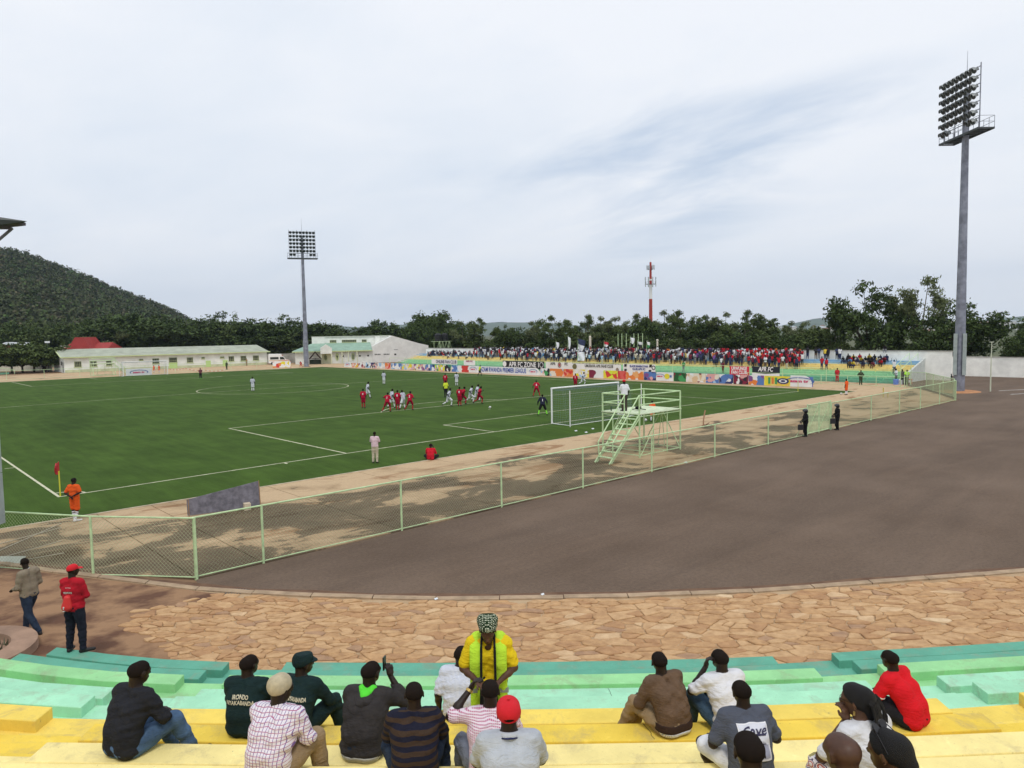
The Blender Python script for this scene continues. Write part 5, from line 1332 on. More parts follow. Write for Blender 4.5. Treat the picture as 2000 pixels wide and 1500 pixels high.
# water tank tower behind the left end of the crowd
wt = thing('water_tower', 'two black water tanks on a pale green frame behind the left end of the crowd', 'water tank', (103.5, 108.5, 0))
for x, y in ((-1.4, -1.2), (1.4, -1.2), (-1.4, 1.2), (1.4, 1.2)):
    mb = MB(); mb.bar((x, y, 0), (x, y, 5.1), .06, 5); mb.build('post', fpaint, wt)
mb = MB()
for z in (3.1, 5.0): mb.bar((-2.2, -1.2, z), (2.2, -1.2, z), .05, 4); mb.bar((-2.2, 1.2, z), (2.2, 1.2, z), .05, 4); mb.bar((-2.2, -1.2, z), (-2.2, 1.2, z), .05, 4); mb.bar((2.2, -1.2, z), (2.2, 1.2, z), .05, 4)
for i in range(4): x = -2.2+1.1*i; mb.bar((x, -1.2, 3.1), (x+.55, -1.2, 5), .035, 4); mb.bar((x+.55, -1.2, 5), (x+1.1, -1.2, 3.1), .035, 4)
mb.build('frame', fpaint, wt)
for x in (-1.0, 1.0):
    mb = MB()
    for z in range(4): mb.bar((x, 0, 5.05+z*.42), (x, 0, 5.42+z*.42), .88, 14, .86)
    mb.bar((x, 0, 6.7), (x, 0, 7.0), .84, 14, .3); mb.build('tank', mat('black_plastic', (.012, .012, .014), .5), wt)
# red roofed house, far sheds
rr = thing('red_roof_house', 'house with a bright red stepped roof behind the left end of the long white building', 'house', (*far(158, 215)[:2], 0), az_of(-CF[:2])+math.pi-.05)
redr = mat('red_roof', (.30, .035, .03), .6, var=.1, scale=1)
mb = MB(); mb.box((0, 4, 2.0), (12, 8, 4.6)); mb.build('wall', mat('house_cream', (.50, .46, .33), .9), rr)
mb = MB(); mb.add([(-6.6, -.6, 3.9), (6.6, -.6, 3.9), (5.8, 4, 6.1), (-5.6, 4, 5.9), (-6.6, 8.6, 3.9), (6.6, 8.6, 3.9)], [(0, 1, 2, 3), (3, 2, 5, 4), (0, 3, 4), (1, 5, 2)])
mb.add([(-3.4, -.8, 4.3), (2.6, -.8, 4.3), (.9, -.4, 7.5), (-1.4, -.4, 7.5), (-3.4, 6, 4.3), (2.6, 6, 4.3), (.9, 4.6, 7.5), (-1.4, 4.6, 7.5)], [(0, 1, 2, 3), (1, 5, 6, 2), (4, 0, 3, 7), (3, 2, 6, 7), (5, 4, 7, 6)]); mb.build('roof', redr, rr)
mb = MB(); mb.box((-5.0, .3, 5.2), (1.6, .06, .5)); mb.build('vent', mat('white_paint', (.8, .81, .8)), rr)
mb = MB(); mb.box((6.4, -.4, 4.2), (.5, .5, .7)); mb.build('water_box', mat('white_paint', (.8, .81, .8)), rr)
sh_ = thing('tin_roof_shed', 'shed with a pale tin roof at the left edge below the wooded hill', 'shed', (*far(18, 230)[:2], 0), az_of(-CF[:2])+math.pi+.3)
mb = MB(); mb.box((0, 4, 2.9), (5, 5, 5.8)); mb.build('wall', mat('brick_red_wall', (.20, .07, .05), .9), sh_)
mb = MB(); mb.add([(-3, 1, 5.9), (3, 1, 5.7), (3, 7, 6.4), (-3, 7, 6.6)], [(0, 1, 2, 3)]); mb.build('roof', mat('tin_roof', (.45, .47, .48), .5), sh_)
st_ = thing('street_lamp', 'small white headed street lamp in front of the dark trees left of the red roof', 'street lamp', (*far(91, 190)[:2], 0))
mb = MB(); mb.bar((0, 0, 0), (0, 0, 6.3), .09, 6, .06); mb.build('pole', steel, st_)
mb = MB(); mb.box((0, 0, 6.45), (.9, .5, .4)); mb.build('lamp_head', white, st_)
# left stand tip and green steps at the far left, roof corner
ls = thing('side_stand', 'end of a green and yellow stepped stand at the far left edge', 'stand', (-6.5, 137.5, 0), .14)
for k in range(9):
    c = ['dg', 'dg', 'lg', 'lg', 'lg', 'ye', 'ye', 'bl', 'bl'][k]
    mb = MB(); mb.box((26.5-11-k*1.7, 4+k*.9, .17+.16*k), (22, .9, .36+.32*k)); mb.build('step', FM[c], ls)
mb = MB(); mb.bar((27, 2, .9), (12, 11, 4.2), .06, 4); mb.bar((27, 2, 0), (27, 2, .9), .05, 4); mb.build('handrail', fpaint, ls)
rc = thing('stand_roof', 'tip of a dark cantilever stand roof with a steel strut at the upper left edge', 'roof', (0, 0, 0))
e0 = CP+ray(50, 432)*46; uu = np.array([-.96, -.28, 0]); uv = np.array([.28, -.96, 0])*0
def RP(px, py, d): return CP+ray(px, py)*d
mb = MB(); V = [RP(53, 432, 46), RP(-60, 425, 41), RP(-60, 447, 41), RP(43, 436, 46), RP(-60, 415, 60), RP(30, 431, 60)]
mb.add(V, [(0, 1, 2, 3), (0, 5, 4, 1), (3, 2, 4, 5), (0, 3, 5)]); mb.build('roof_sheet', mat('roof_dark', (.05, .055, .045), .7), rc)
mb = MB(); V = [RP(43, 433.5, 46), RP(-60, 431, 43), RP(-60, 448, 43), RP(26, 441, 46), RP(43, 439, 46)]; V2 = [v+np.array([.25, .27, 0]) for v in V]
mb.add(V+V2, [(0, 1, 2, 3, 4), (9, 8, 7, 6, 5)]+[(i, 5+i, 5+(i+1) % 5, (i+1) % 5) for i in range(5)]); mb.build('edge_beam', mat('roof_edge', (.12, .10, .11), .7), rc)
mb = MB(); mb.bar(RP(24, 446, 46), RP(-30, 492, 46), .10, 6); mb.bar(RP(24, 446, 46), RP(-60, 446, 46), .07, 6); mb.build('strut', steel, rc)

# ---------------------------------------------------------------- cell tower
cp_ = far(1271, 330); cz0 = cp_[2]
red = mat('tower_red', (.36, .035, .02), .6, var=.1); whi = mat('tower_white', (.78, .77, .75), .6)
ct = thing('cell_tower', 'red and white telecom tower with antenna clusters rising behind the trees', 'telecom tower', (cp_[0], cp_[1], 0))
dsc = 330*math.hypot(*ray(1271, 650)[:2])/1/FPX/1.0
def zt_(py): 
    d = ray(1271, py); return CP[2]+d[2]*330/math.hypot(d[0], d[1])
for i, (a, b, m_, r0, r1) in enumerate(((660, 584, red, .85, .75), (584, 556, whi, .70, .68), (556, 548, red, .6, .6), (548, 545, whi, .58, .55), (545, 512, red, .55, .45), (512, 498, whi, .07, .03))):
    mb = MB(); mb.bar((0, 0, zt_(a)), (0, 0, zt_(b)), r0, 8, r1); mb.build('mast_section', m_, ct)
for py, R0, npl in ((555, 2.0, 8), (526, 1.2, 6)):
    mb = MB(); z = zt_(py)
    for i in range(12):
        a, b = 6.283*i/12, 6.283*(i+1)/12; mb.bar((R0*math.cos(a), R0*math.sin(a), z), (R0*math.cos(b), R0*math.sin(b), z), .10, 4)
        if i % 2: mb.bar((0, 0, z), (R0*math.cos(a), R0*math.sin(a), z), .07, 4)
    for i in range(6): a = 6.283*i/6; mb.bar((R0*math.cos(a), R0*math.sin(a), z), (R0*math.cos(a), R0*math.sin(a), z+1.3), .05, 4)
    mb.build('ring_platform', darks, ct)
    for i in range(npl):
        a = 6.283*(i+.3)/npl; mb = MB(); mb.box(((R0+.45)*math.cos(a), (R0+.45)*math.sin(a), z+(1.0 if py > 540 else .8)), (.26, .42, 4.2 if py > 540 else 2.0), a); mb.build('antenna_panel', mat('antenna_grey', (.42, .45, .47), .6), ct)
# ambulance
amb = thing('ambulance', 'white ambulance van with an orange stripe parked left of the far mast', 'van', (73.3, 135.0, 0), -.35)
vw = mat('van_white', (.80, .80, .78), .35, var=.03, spec=.5)
def hull(secs, m, nm, par):
    mb = MB(); k = len(secs[0]); V = [v for s in secs for v in s]; F = []
    for a in range(len(secs)-1):
        for i in range(k): F.append((a*k+i, a*k+(i+1) % k, (a+1)*k+(i+1) % k, (a+1)*k+i))
    F += [tuple(range(k-1, -1, -1)), tuple(range((len(secs)-1)*k, len(secs)*k))]; mb.add(V, F); o = mb.build(nm, m, par)
    b = o.modifiers.new('b', 'BEVEL'); b.width = .05; b.segments = 2; return o
W2 = .88
prof = [(-2.45, .35), (2.35, .35), (2.45, .75), (2.38, 1.05), (1.7, 1.18), (1.0, 1.95), (.7, 2.05), (.6, 2.55), (-2.2, 2.6), (-2.45, 2.35)]
hull([[(x, -W2, z) for x, z in prof], [(x, W2, z) for x, z in prof]], vw, 'body', amb)
mb = MB(); mb.add([(1.68, -.78, 1.24), (1.68, .78, 1.24), (1.06, .72, 1.90), (1.06, -.72, 1.90)], [(0, 1, 2, 3)])
for v in range(len(mb.v)): mb.v[v] = (mb.v[v][0]+.03, mb.v[v][1], mb.v[v][2]+.02)
mb.build('windscreen', glas, amb)
for s in (-1, 1):
    mb = MB(); mb.add([(1.45, s*(W2+.012), 1.2), (.95, s*(W2+.012), 1.85), (.2, s*(W2+.012), 1.85), (.2, s*(W2+.012), 1.2)], [(0, 1, 2, 3) if s > 0 else (3, 2, 1, 0)]); mb.build('side_window', glas, amb)
    mb = MB(); mb.add([(-.1, s*(W2+.012), 1.25), (-.1, s*(W2+.012), 1.85), (-2.1, s*(W2+.012), 1.85), (-2.1, s*(W2+.012), 1.25)], [(0, 1, 2, 3) if s > 0 else (3, 2, 1, 0)]); mb.build('side_window', glas, amb)
    mb = MB(); mb.box((0, s*(W2+.01), .98), (4.6, .03, .14)); mb.build('stripe', flat((.65, .12, .03)), amb)
    for x in (-1.55, 1.55):
        mb = MB(); mb.bar((x, s*.70, .34), (x, s*.90, .34), .34, 16); wh = mb.build('wheel', mat('tyre', (.015, .015, .015), .9), amb); mb = MB(); mb.bar((x, s*.88, .34), (x, s*.915, .34), .19, 12); mb.build('rim', steel, wh)
    mb = MB(); mb.box((2.44, s*.62, .88), (.06, .34, .2)); mb.build('headlight', mat('headlight', (.6, .6, .55), .2), amb)
mb = MB(); mb.box((2.46, 0, .55), (.14, 1.75, .26)); mb.build('bumper', mat('bumper', (.05, .05, .05), .6), amb)
mb = MB(); mb.box((.75, 0, 2.18), (.25, 1.3, .16)); mb.build('light_bar', flat((.6, .05, .03)), amb)
# ---------------------------------------------------------------- trees
bark = mat('bark', (.075, .058, .042), .95, var=.3, scale=2, bump=.4)
def leafm(name, c, rnd=.45):
    m = mat(name, c, .8, rand=rnd, spec=.2); return m
LM = [leafm('leaves_dark', (.052, .080, .022)), leafm('leaves_mid', (.078, .108, .031)), leafm('leaves_pale', (.118, .142, .058)), leafm('leaves_hill', (.055, .068, .026), .4), leafm('leaves_lime', (.065, .095, .022))]
def tree_mesh(seed, H, W, kind='dense', nleaf=3000, leaf=.34):
    r = np.random.default_rng(seed); rd = random.Random(seed)
    tm = MB(); tips = []
    th = H*(.30 if kind == 'dense' else .42)
    p = np.array([0., 0, -.3]); lean = np.array([rd.uniform(-.06, .06), rd.uniform(-.06, .06), 1.]); q = p+lean*th; R0 = H*.024
    tm.bar(p, q, R0*1.3, 7, R0*.85)
    nb = 6 if kind == 'dense' else 5
    for i in range(nb):
        a = 6.283*i/nb+rd.uniform(-.4, .4); up = rd.uniform(.35, 1.0)
        start = p+lean*th*rd.uniform(.75, 1.0)
        L = W*.5*rd.uniform(.55, 1.0); e = start+np.array([math.cos(a)*L, math.sin(a)*L, (H-th)*up*rd.uniform(.55, .95)])
        mid = (start+e)/2+np.array([0, 0, -.08*H*rd.random()])
        tm.bar(start, mid, R0*.6, 5, R0*.42, cap=False); tm.bar(mid, e, R0*.42, 5, R0*.15, cap=False)
        for j in range(5 if kind == 'dense' else 4):
            a2_ = a+rd.uniform(-1.1, 1.1); s2 = mid+(e-mid)*rd.uniform(0, .8); L2 = W*.26*rd.uniform(.5, 1.1)
            e2 = s2+np.array([math.cos(a2_)*L2, math.sin(a2_)*L2, H*rd.uniform(.02, .22)]); e2[2] = min(e2[2], H*.98)
            tm.bar(s2, e2, R0*.26, 4, R0*.07, cap=False); tips.append(e2)
        tips.append(e)
    tips.append(q+np.array([rd.uniform(-.1, .1)*W, rd.uniform(-.1, .1)*W, (H-th)*.92])); tm.bar(q, tips[-1], R0*.6, 5, R0*.1, cap=False)
    tips = np.array(tips)
    if kind == 'dense':
        k = 26; an = r.uniform(0, 6.283, k); rr = W*.46*np.sqrt(r.random(k)); extra = np.stack([rr*np.cos(an), rr*np.sin(an), H*(.28+.62*r.random(k)*(1-.45*(rr/(W*.5))**2))], 1); tips = np.concatenate([tips, extra])
        rad = np.stack([r.uniform(.11, .19, len(tips))*W]*2+[r.uniform(.07, .13, len(tips))*H], 1)
    else:
        rad = np.stack([r.uniform(.08, .15, len(tips))*W]*2+[r.uniform(.04, .085, len(tips))*H], 1)
    idx = r.integers(0, len(tips), nleaf); d = r.normal(size=(nleaf, 3)); d /= np.linalg.norm(d, axis=1)[:, None]; d *= (r.random(nleaf)**.45)[:, None]
    # leaves gather in smaller sprays inside each clump
    C = tips[idx]+d*rad[idx]; ns_ = nleaf//22; sub = C[r.integers(0, nleaf, ns_)]; pick = r.integers(0, ns_, nleaf); m2_ = r.random(nleaf) < .75
    C = np.where(m2_[:, None], sub[pick]+r.normal(size=C.shape)*np.array([.34, .34, .20])*(W/11), C)
    s = leaf*r.uniform(.55, 1.25, nleaf); nrm_ = r.normal(size=(nleaf, 3))+np.array([0, 0, .9]); nrm_ /= np.linalg.norm(nrm_, axis=1)[:, None]
    t = np.cross(nrm_, r.normal(size=(nleaf, 3))); t /= np.linalg.norm(t, axis=1)[:, None]; b = np.cross(nrm_, t)
    V = np.stack([C-t*s[:, None], C+b*s[:, None]*.42, C+t*s[:, None], C-b*s[:, None]*.42], 1).reshape(-1, 3)
    F = np.arange(nleaf*4).reshape(-1, 4)
    return tm, V, F
TV = []
specs = [('dense', 11, 11.5, 8000, 0), ('dense', 9, 11, 7000, 0), ('dense', 12, 10, 7500, 1), ('airy', 13, 12, 6500, 1), ('airy', 12, 10, 4500, 2), ('airy', 14, 9, 4600, 1), ('dense', 8, 9, 6000, 1), ('airy', 15, 13, 7500, 2), ('dense', 13, 13, 11000, 0)]
for i, (kd, H, Wd, nl, lm) in enumerate(specs):
    tm, V, F = tree_mesh(40+i, H, Wd, kd, nl, .36 if kd == 'dense' else .30)
    TV.append((tm.mesh('trunk', bark), np_mesh('crown', V, F, LM[lm], smooth=False), H, Wd))
def tree(v, x, y, label, h=None, rz=0, group=None, wide=1., z=-.1, cat='tree', name='tree'):
    tm, cm, H, Wd = TV[v]; s = (h/H) if h else 1.
    t = thing(name, label, cat, (x, y, z), rz, group); t.scale = (s*wide, s*wide, s)
    link('trunk', tm, t); link('crown', cm, t); return t
rs = random.Random(21)
def hfor(px, dist, py):
    d = ray(px, py); return CP[2]+d[2]*dist/math.hypot(d[0], d[1])
def T(px, dist, top, v, label, wide=1., group='trees lining the stadium'):
    dx_ = far(px, 1.)[0]-CP[0]
    if px > 815: dist = max(dist, 117/dx_ if px < 1590 else 113/dx_)
    q = far(px, dist); h = hfor(px, dist, top)+.4; tree(v, q[0], q[1], label, h, rs.uniform(0, 6.28), group, wide)
# right-hand group standing out against the sky
T(1694, 128, 556, 8, 'tall dark broad topped tree left of the airy tallest tree at the right', .80)
T(1800, 128, 541, 7, 'tallest airy tree with pale open crown in the right hand group', .64)
T(1765, 138, 664, 6, 'low bushy tree below the tallest airy tree', .9)
T(1872, 122, 592, 8, 'broad dense round tree directly behind the right floodlight mast', .98)
T(1888, 128, 626, 0, 'low dense tree on the right flank of the mast tree', .55)
T(2012, 112, 620, 8, 'dark dense tree at the right edge behind the yard wall', .72)
T(1632, 134, 610, 5, 'thin dark two-tiered tree left of the tall broad topped tree', .55)
T(1600, 138, 640, 6, 'low dark tree left of the thin two-tiered tree', .8)
T(1650, 126, 668, 6, 'dark bush tree behind the white wall under the tall broad topped tree', .95)
T(1815, 124, 674, 6, 'dark bush tree behind the wall left of the right mast', .9)
# the middle belt above the crowd
px = 905; k = 0
tops = [(830, 612), (870, 610), (905, 628), (945, 622), (985, 635), (1015, 640), (1040, 628), (1085, 618), (1120, 640), (1150, 616), (1175, 618), (1200, 620), (1235, 615), (1262, 622), (1300, 606), (1330, 608), (1355, 618), (1385, 626), (1415, 610), (1450, 608), (1480, 628), (1510, 628), (1545, 628), (1575, 630)]
kinds = ['dense leafy', 'open crowned', 'low bushy', 'pale airy', 'dark spreading', 'two-headed']
for i, (px, top) in enumerate(tops):
    dist = 168-(px-830)*.032+rs.uniform(-5, 5)
    v = [3, 0, 4, 3, 5, 1, 4, 3, 6, 3, 4, 7][i % 12] if px > 900 else [0, 8][i % 2]
    pos_ = 'from the left' ; n_ord = ['first', 'second', 'third', 'fourth', 'fifth', 'sixth', 'seventh', 'eighth', 'ninth', 'tenth', 'eleventh', 'twelfth'][i % 12]
    T(px, dist, top, v, '%s tree, %s %s in the %s half of the crowd belt' % (kinds[v % 6], n_ord, 'from the left', 'left' if i < 12 else 'right'), .80)
for i, px in enumerate(range(850, 1620, 46)):
    dist = 160-(px-830)*.032; T(px+rs.uniform(-8, 8), dist, 655+rs.uniform(-6, 8), [6, 1, 6, 0][i % 4], 'low dark undergrowth tree behind the crowd, '+['over the left steps', 'above the ONLINE banner', 'left of the black ZONE 1 banner', 'above the word APR of ZONE 1', 'above the word ZONE', 'above the APR crest banner', 'above the U of UMURAVA', 'above the word FANS', 'left of the flagpoles', 'behind the flagpoles', 'right of the flagpoles', 'above the white logo board', 'above the green board', 'left of the red fans', 'behind the red fans, left part', 'behind the middle of the red fans', 'behind the red fans, right part'][i], 1.1, 'dark undergrowth trees behind the crowd')
# left: behind the two white buildings
for i, (px, top, v, dist, w_) in enumerate(((405, 622, 0, 205, 1.1), (432, 612, 8, 208, 1.0), (462, 612, 2, 200, 1.0), (495, 622, 1, 205, 1.3), (530, 626, 0, 205, 1.0), (560, 618, 8, 198, 1.0), (590, 628, 1, 205, 1.2), (632, 630, 0, 200, 1.3), (662, 634, 2, 205, 1.2), (700, 640, 1, 205, 1.4), (745, 625, 0, 190, 1.1), (775, 630, 2, 195, 1.2), (812, 628, 8, 188, 1.0), (845, 612, 0, 180, 1.2))):
    T(px, 228+(dist-200)*.5, top, v, 'dark dense tree, %s from the left of the clump behind the white buildings' % ['first', 'second', 'third', 'fourth', 'fifth', 'sixth', 'seventh', 'eighth', 'ninth', 'tenth', 'eleventh', 'twelfth', 'thirteenth', 'fourteenth'][i], w_)
for i, px in enumerate(range(390, 860, 40)):
    T(px, 226, 652+rs.uniform(-4, 6), [6, 1][i % 2], 'low dark undergrowth tree behind the white buildings, '+['left of the first dense tree', 'below the first dense tree', 'over the right end of the long roof', 'above the ambulance', 'left of the far mast', 'just right of the far mast', 'behind the porch', 'behind the middle of the parapet', 'behind the parapet, right part', 'at the peak of the end wall', 'behind the grey slope', 'by the water tanks'][i], 1.6, 'dark undergrowth trees behind the white buildings')
T(225, 232, 618, 8, 'wide spreading dark tree with lime flecks right of the red roof', 1.5)
T(262, 236, 612, 0, 'wide spreading dark tree, middle one behind the long white building', 1.6)
T(310, 232, 618, 8, 'wide spreading dark tree at the right of the spreading group', 1.3)
T(350, 228, 622, 1, 'dense dark tree at the right end of the spreading group', 1.3)
T(205, 222, 640, 4, 'small lime tinted tree just right of the red roofed house', 1.1)
T(372, 240, 640, 4, 'pale scrubby tree in the gap between the two dark clumps', 1.1)
for i, px in enumerate((-10, 18, 40, 62, 84)):
    q = far(px, 186+4*(i % 2)); tree([6, 1, 6, 0, 6][i], q[0], q[1], ['rounded hedge tree cut by the left edge', 'rounded dark hedge tree with lime tips behind the cream wall, second from the left', 'rounded hedge tree in the middle of the low row at the left', 'rounded hedge tree, fourth in the low row at the left', 'rounded hedge tree at the right end of the low row, by the lamp'][i], hfor(px, 186, 668), i*1.3, 'low hedge trees behind the cream wall', 1.25)
# dark conifers at the foot of the hill
for i, px in enumerate((30, 52, 75, 100, 122, 145, 168, 188)):
    T(px, 255+rs.uniform(-6, 6), 628+rs.uniform(-8, 8), [0, 2, 5][i % 3], 'dark tree at the foot of the wooded hill, '+['leftmost', 'second from the left', 'third, left of the street lamp', 'fourth, over the street lamp', 'fifth, left of the red roof', 'sixth, above the red roof', 'seventh, above the red roof peak', 'rightmost, over the red roof end'][i], 1.0, 'dark trees at the foot of the hill')

# wooded hill: terrain + forest mass
def ridge(px): return float(np.interp(px, [-700, -350, -150, 0, 60, 110, 180, 240, 290, 340, 380, 430, 520], [470, 430, 452, 480, 494, 513, 540, 566, 585, 606, 628, 650, 664]))
hillm = mat('hill_earth', (.030, .036, .018), .95, var=.3, scale=.02)
V = []; F = []; pxs = np.linspace(-750, 520, 60); nj = 22
def hill_pt(px, t):
    dn, df = 300., 760.
    dist = dn+(df-dn)*t; zr = hfor(px, df, ridge(px)+10); z0 = -.5
    z = z0+(zr-z0)*(t**1.15)
    p = far(px, dist); return (p[0], p[1], z+6*noise.noise(Vector((p[0]*.012, p[1]*.012, 0)))*t*(1-t)*3)
for px in pxs:
    for j in range(nj): V.append(hill_pt(px, j/(nj-1)))
    p = far(px, 1100); V.append((p[0], p[1], -2))
nj1 = nj+1
for i in range(len(pxs)-1):
    for j in range(nj1-1): F.append((i*nj1+j, (i+1)*nj1+j, (i+1)*nj1+j+1, i*nj1+j+1))
mb = MB(); mb.add(V, F); struct(mb, 'hill', hillm, smooth=True)
r = np.random.default_rng(4); nT = 8500
cen = []; 
for i in range(nT):
    t = r.random()**.8; px = r.uniform(-180, 470) if i % 5 else r.uniform(-740, -180); cen.append(hill_pt(px, t))
cen = np.array(cen); k = 20
hs_ = r.uniform(4, 8, nT); ws_ = r.uniform(1.6, 3.8, nT)
idx = np.repeat(np.arange(nT), k); m_ = len(idx); d = r.normal(size=(m_, 3)); d /= np.linalg.norm(d, axis=1)[:, None]; d *= (r.random(m_)**.4)[:, None]
C = cen[idx]+np.stack([d[:, 0]*ws_[idx], d[:, 1]*ws_[idx], hs_[idx]*(.58+.45*d[:, 2])], 1)
s = r.uniform(.5, 1.25, m_); nn = r.normal(size=(m_, 3))+[0, 0, .8]; nn /= np.linalg.norm(nn, axis=1)[:, None]; t_v = np.cross(nn, r.normal(size=(m_, 3))); t_v /= np.linalg.norm(t_v, axis=1)[:, None]; b_v = np.cross(nn, t_v)
V = np.stack([C-t_v*s[:, None], C+b_v*s[:, None]*.6, C+t_v*s[:, None], C-b_v*s[:, None]*.6], 1).reshape(-1, 3)
tint = r.choice(3, nT, p=[.6, .22, .18]); mi = np.array([0, 1, 2])[tint][idx]
fm = [LM[3], leafm('leaves_hill_green', (.055, .088, .024)), leafm('leaves_hill_brown', (.080, .074, .040))]
o = link('hill_forest', np_mesh('hill_forest', V, np.arange(m_*4).reshape(-1, 4), fm, mi, smooth=False)); tag(o, kind='stuff'); o['label'] = 'dense mixed forest covering the hillside at the left'

# distant blue hills and a town in the valley
def range_(name, pts, dist, base=-60, col=(.07, .09, .05), rough=.06):
    m = mat(name+'_m', col, .95, col2=tuple(c*1.5 for c in col), scale=.004, detail=8); V = []; F = []; pxs = np.linspace(pts[0][0], pts[-1][0], 160)
    for px in pxs:
        py = np.interp(px, [a for a, _ in pts], [b for _, b in pts])+2.2*noise.noise(Vector((px*.02, dist*.01, 0)))+1.0*noise.noise(Vector((px*.09, 0, dist)))
        for f_, dd in ((0, .55), (.35, .72), (.75, .9), (1, 1.0), (.2, 1.4)):
            q = far(px, dist*dd); zt2 = hfor(px, dist, py); V.append((q[0], q[1], base+(zt2-base)*f_+(18*noise.noise(Vector((px*.03, dd*6, 1))) if 0 < f_ < 1 else 0)))
    for i in range(len(pxs)-1):
        for j in range(4): F.append((i*5+j, (i+1)*5+j, (i+1)*5+j+1, i*5+j+1))
    mb = MB(); mb.add(V, F); struct(mb, name, m, smooth=True)
range_('distant_hills', [(300, 652), (560, 648), (640, 636), (700, 640), (760, 634), (900, 632), (1050, 628), (1150, 638), (1300, 636), (1480, 640), (1560, 630), (1600, 621), (1660, 628), (1740, 636), (1830, 634), (1900, 626), (1960, 621), (2040, 615), (2200, 600), (2600, 590)], 4200, -20)
r3 = random.Random(8); hz_m = [mat('town_white', (.62, .60, .56), .8), mat('town_roof', (.30, .18, .13), .8), mat('town_tin', (.40, .43, .45), .6)]
for i in range(95):
    px = r3.uniform(1500, 2010) if i > 25 else r3.uniform(1880, 1960); dist = r3.uniform(1100, 2300); q = far(px, dist)
    s = r3.uniform(9, 20); zz2 = -4+max(0, (dist-1100))*.012
    t = thing('town_house', 'tiny pale house of the town in the hazy valley beyond the wall', 'house', (q[0], q[1], zz2), r3.uniform(0, 3), 'town houses far off in the valley')
    mb = MB(); w2, h2 = s*.6, r3.uniform(4, 8); mb.box((0, 0, h2/2), (s, w2, h2)); mb.build('wall', hz_m[0], t)
    mb = MB(); mb.add([(-s/2-.5, -w2/2-.5, h2), (s/2+.5, -w2/2-.5, h2), (s/2+.5, w2/2+.5, h2), (-s/2-.5, w2/2+.5, h2), (-s/2, 0, h2+2.2), (s/2, 0, h2+2.2)], [(0, 1, 5, 4), (2, 3, 4, 5), (0, 4, 3), (1, 2, 5)]); mb.build('roof', hz_m[1+i % 2], t)
# air
hb = MB(); hb.box((1500, 1900, 190), (8600, 8600, 384)); hm = bpy.data.materials.new('haze'); hm.use_nodes = True; t = hm.node_tree; t.nodes.clear()
oo = t.nodes.new('ShaderNodeOutputMaterial'); pv = t.nodes.new('ShaderNodeVolumePrincipled'); pv.inputs['Color'].default_value = (.62, .78, 1, 1); pv.inputs['Density'].default_value = .00010; pv.inputs['Anisotropy'].default_value = .2
t.links.new(pv.outputs[0], oo.inputs['Volume']); USE_HAZE = True
if USE_HAZE: tag(hb.build('haze', hm), kind='stuff')
# ---------------------------------------------------------------- spectators on the near stand
FA = az_of(FH)
def stripes(name, base, col, axis, freq, duty, base2=None, freq2=None, col2=None, duty2=.2, bump=.3, wob=.0):
    """woven pattern: stripes along one axis, optionally crossed by a second set"""
    m = fabric(name, base, .05, bump); t, b, L = nodes_of(m)
    tcn = t.nodes.new('ShaderNodeTexCoord'); sp = t.nodes.new('ShaderNodeSeparateXYZ')
    nz = t.nodes.new('ShaderNodeTexNoise'); nz.inputs['Scale'].default_value = 4; L(tcn.outputs['Object'], nz.inputs[0])
    va = t.nodes.new('ShaderNodeVectorMath'); va.operation = 'MULTIPLY_ADD'; L(nz.outputs[1], va.inputs[0]); va.inputs[1].default_value = (wob,)*3; L(tcn.outputs['Object'], va.inputs[2]); L(va.outputs[0], sp.inputs[0])
    def band(ax, f, d):
        a = t.nodes.new('ShaderNodeMath'); a.operation = 'MULTIPLY'; L(sp.outputs[ax], a.inputs[0]); a.inputs[1].default_value = f
        c = t.nodes.new('ShaderNodeMath'); c.operation = 'FRACT'; L(a.outputs[0], c.inputs[0])
        e = t.nodes.new('ShaderNodeMath'); e.operation = 'LESS_THAN'; L(c.outputs[0], e.inputs[0]); e.inputs[1].default_value = d; return e.outputs[0]
    src = b.inputs['Base Color'].links[0].from_socket
    mx = t.nodes.new('ShaderNodeMix'); mx.data_type = 'RGBA'; L(band(axis, freq, duty), mx.inputs[0]); L(src, mx.inputs[6]); mx.inputs[7].default_value = (*col, 1); src = mx.outputs[2]
    if freq2:
        mx = t.nodes.new('ShaderNodeMix'); mx.data_type = 'RGBA'; L(band(2 if axis == 0 else 0, freq2, duty2), mx.inputs[0]); L(src, mx.inputs[6]); mx.inputs[7].default_value = (*(col2 or col), 1); src = mx.outputs[2]
    L(src, b.inputs['Base Color']); return m
jean = fabric('denim_blue', (.075, .135, .24), .3); jeand = fabric('denim_dark', (.022, .034, .06), .3); khaki = fabric('khaki_cloth', (.30, .215, .125), .12); blackc = fabric('black_cloth', (.016, .016, .019)); greyj = fabric('grey_denim', (.20, .22, .27), .2)
unif = fabric('patrol_green', (.011, .026, .027), .2)
cream = flat((.62, .57, .42))
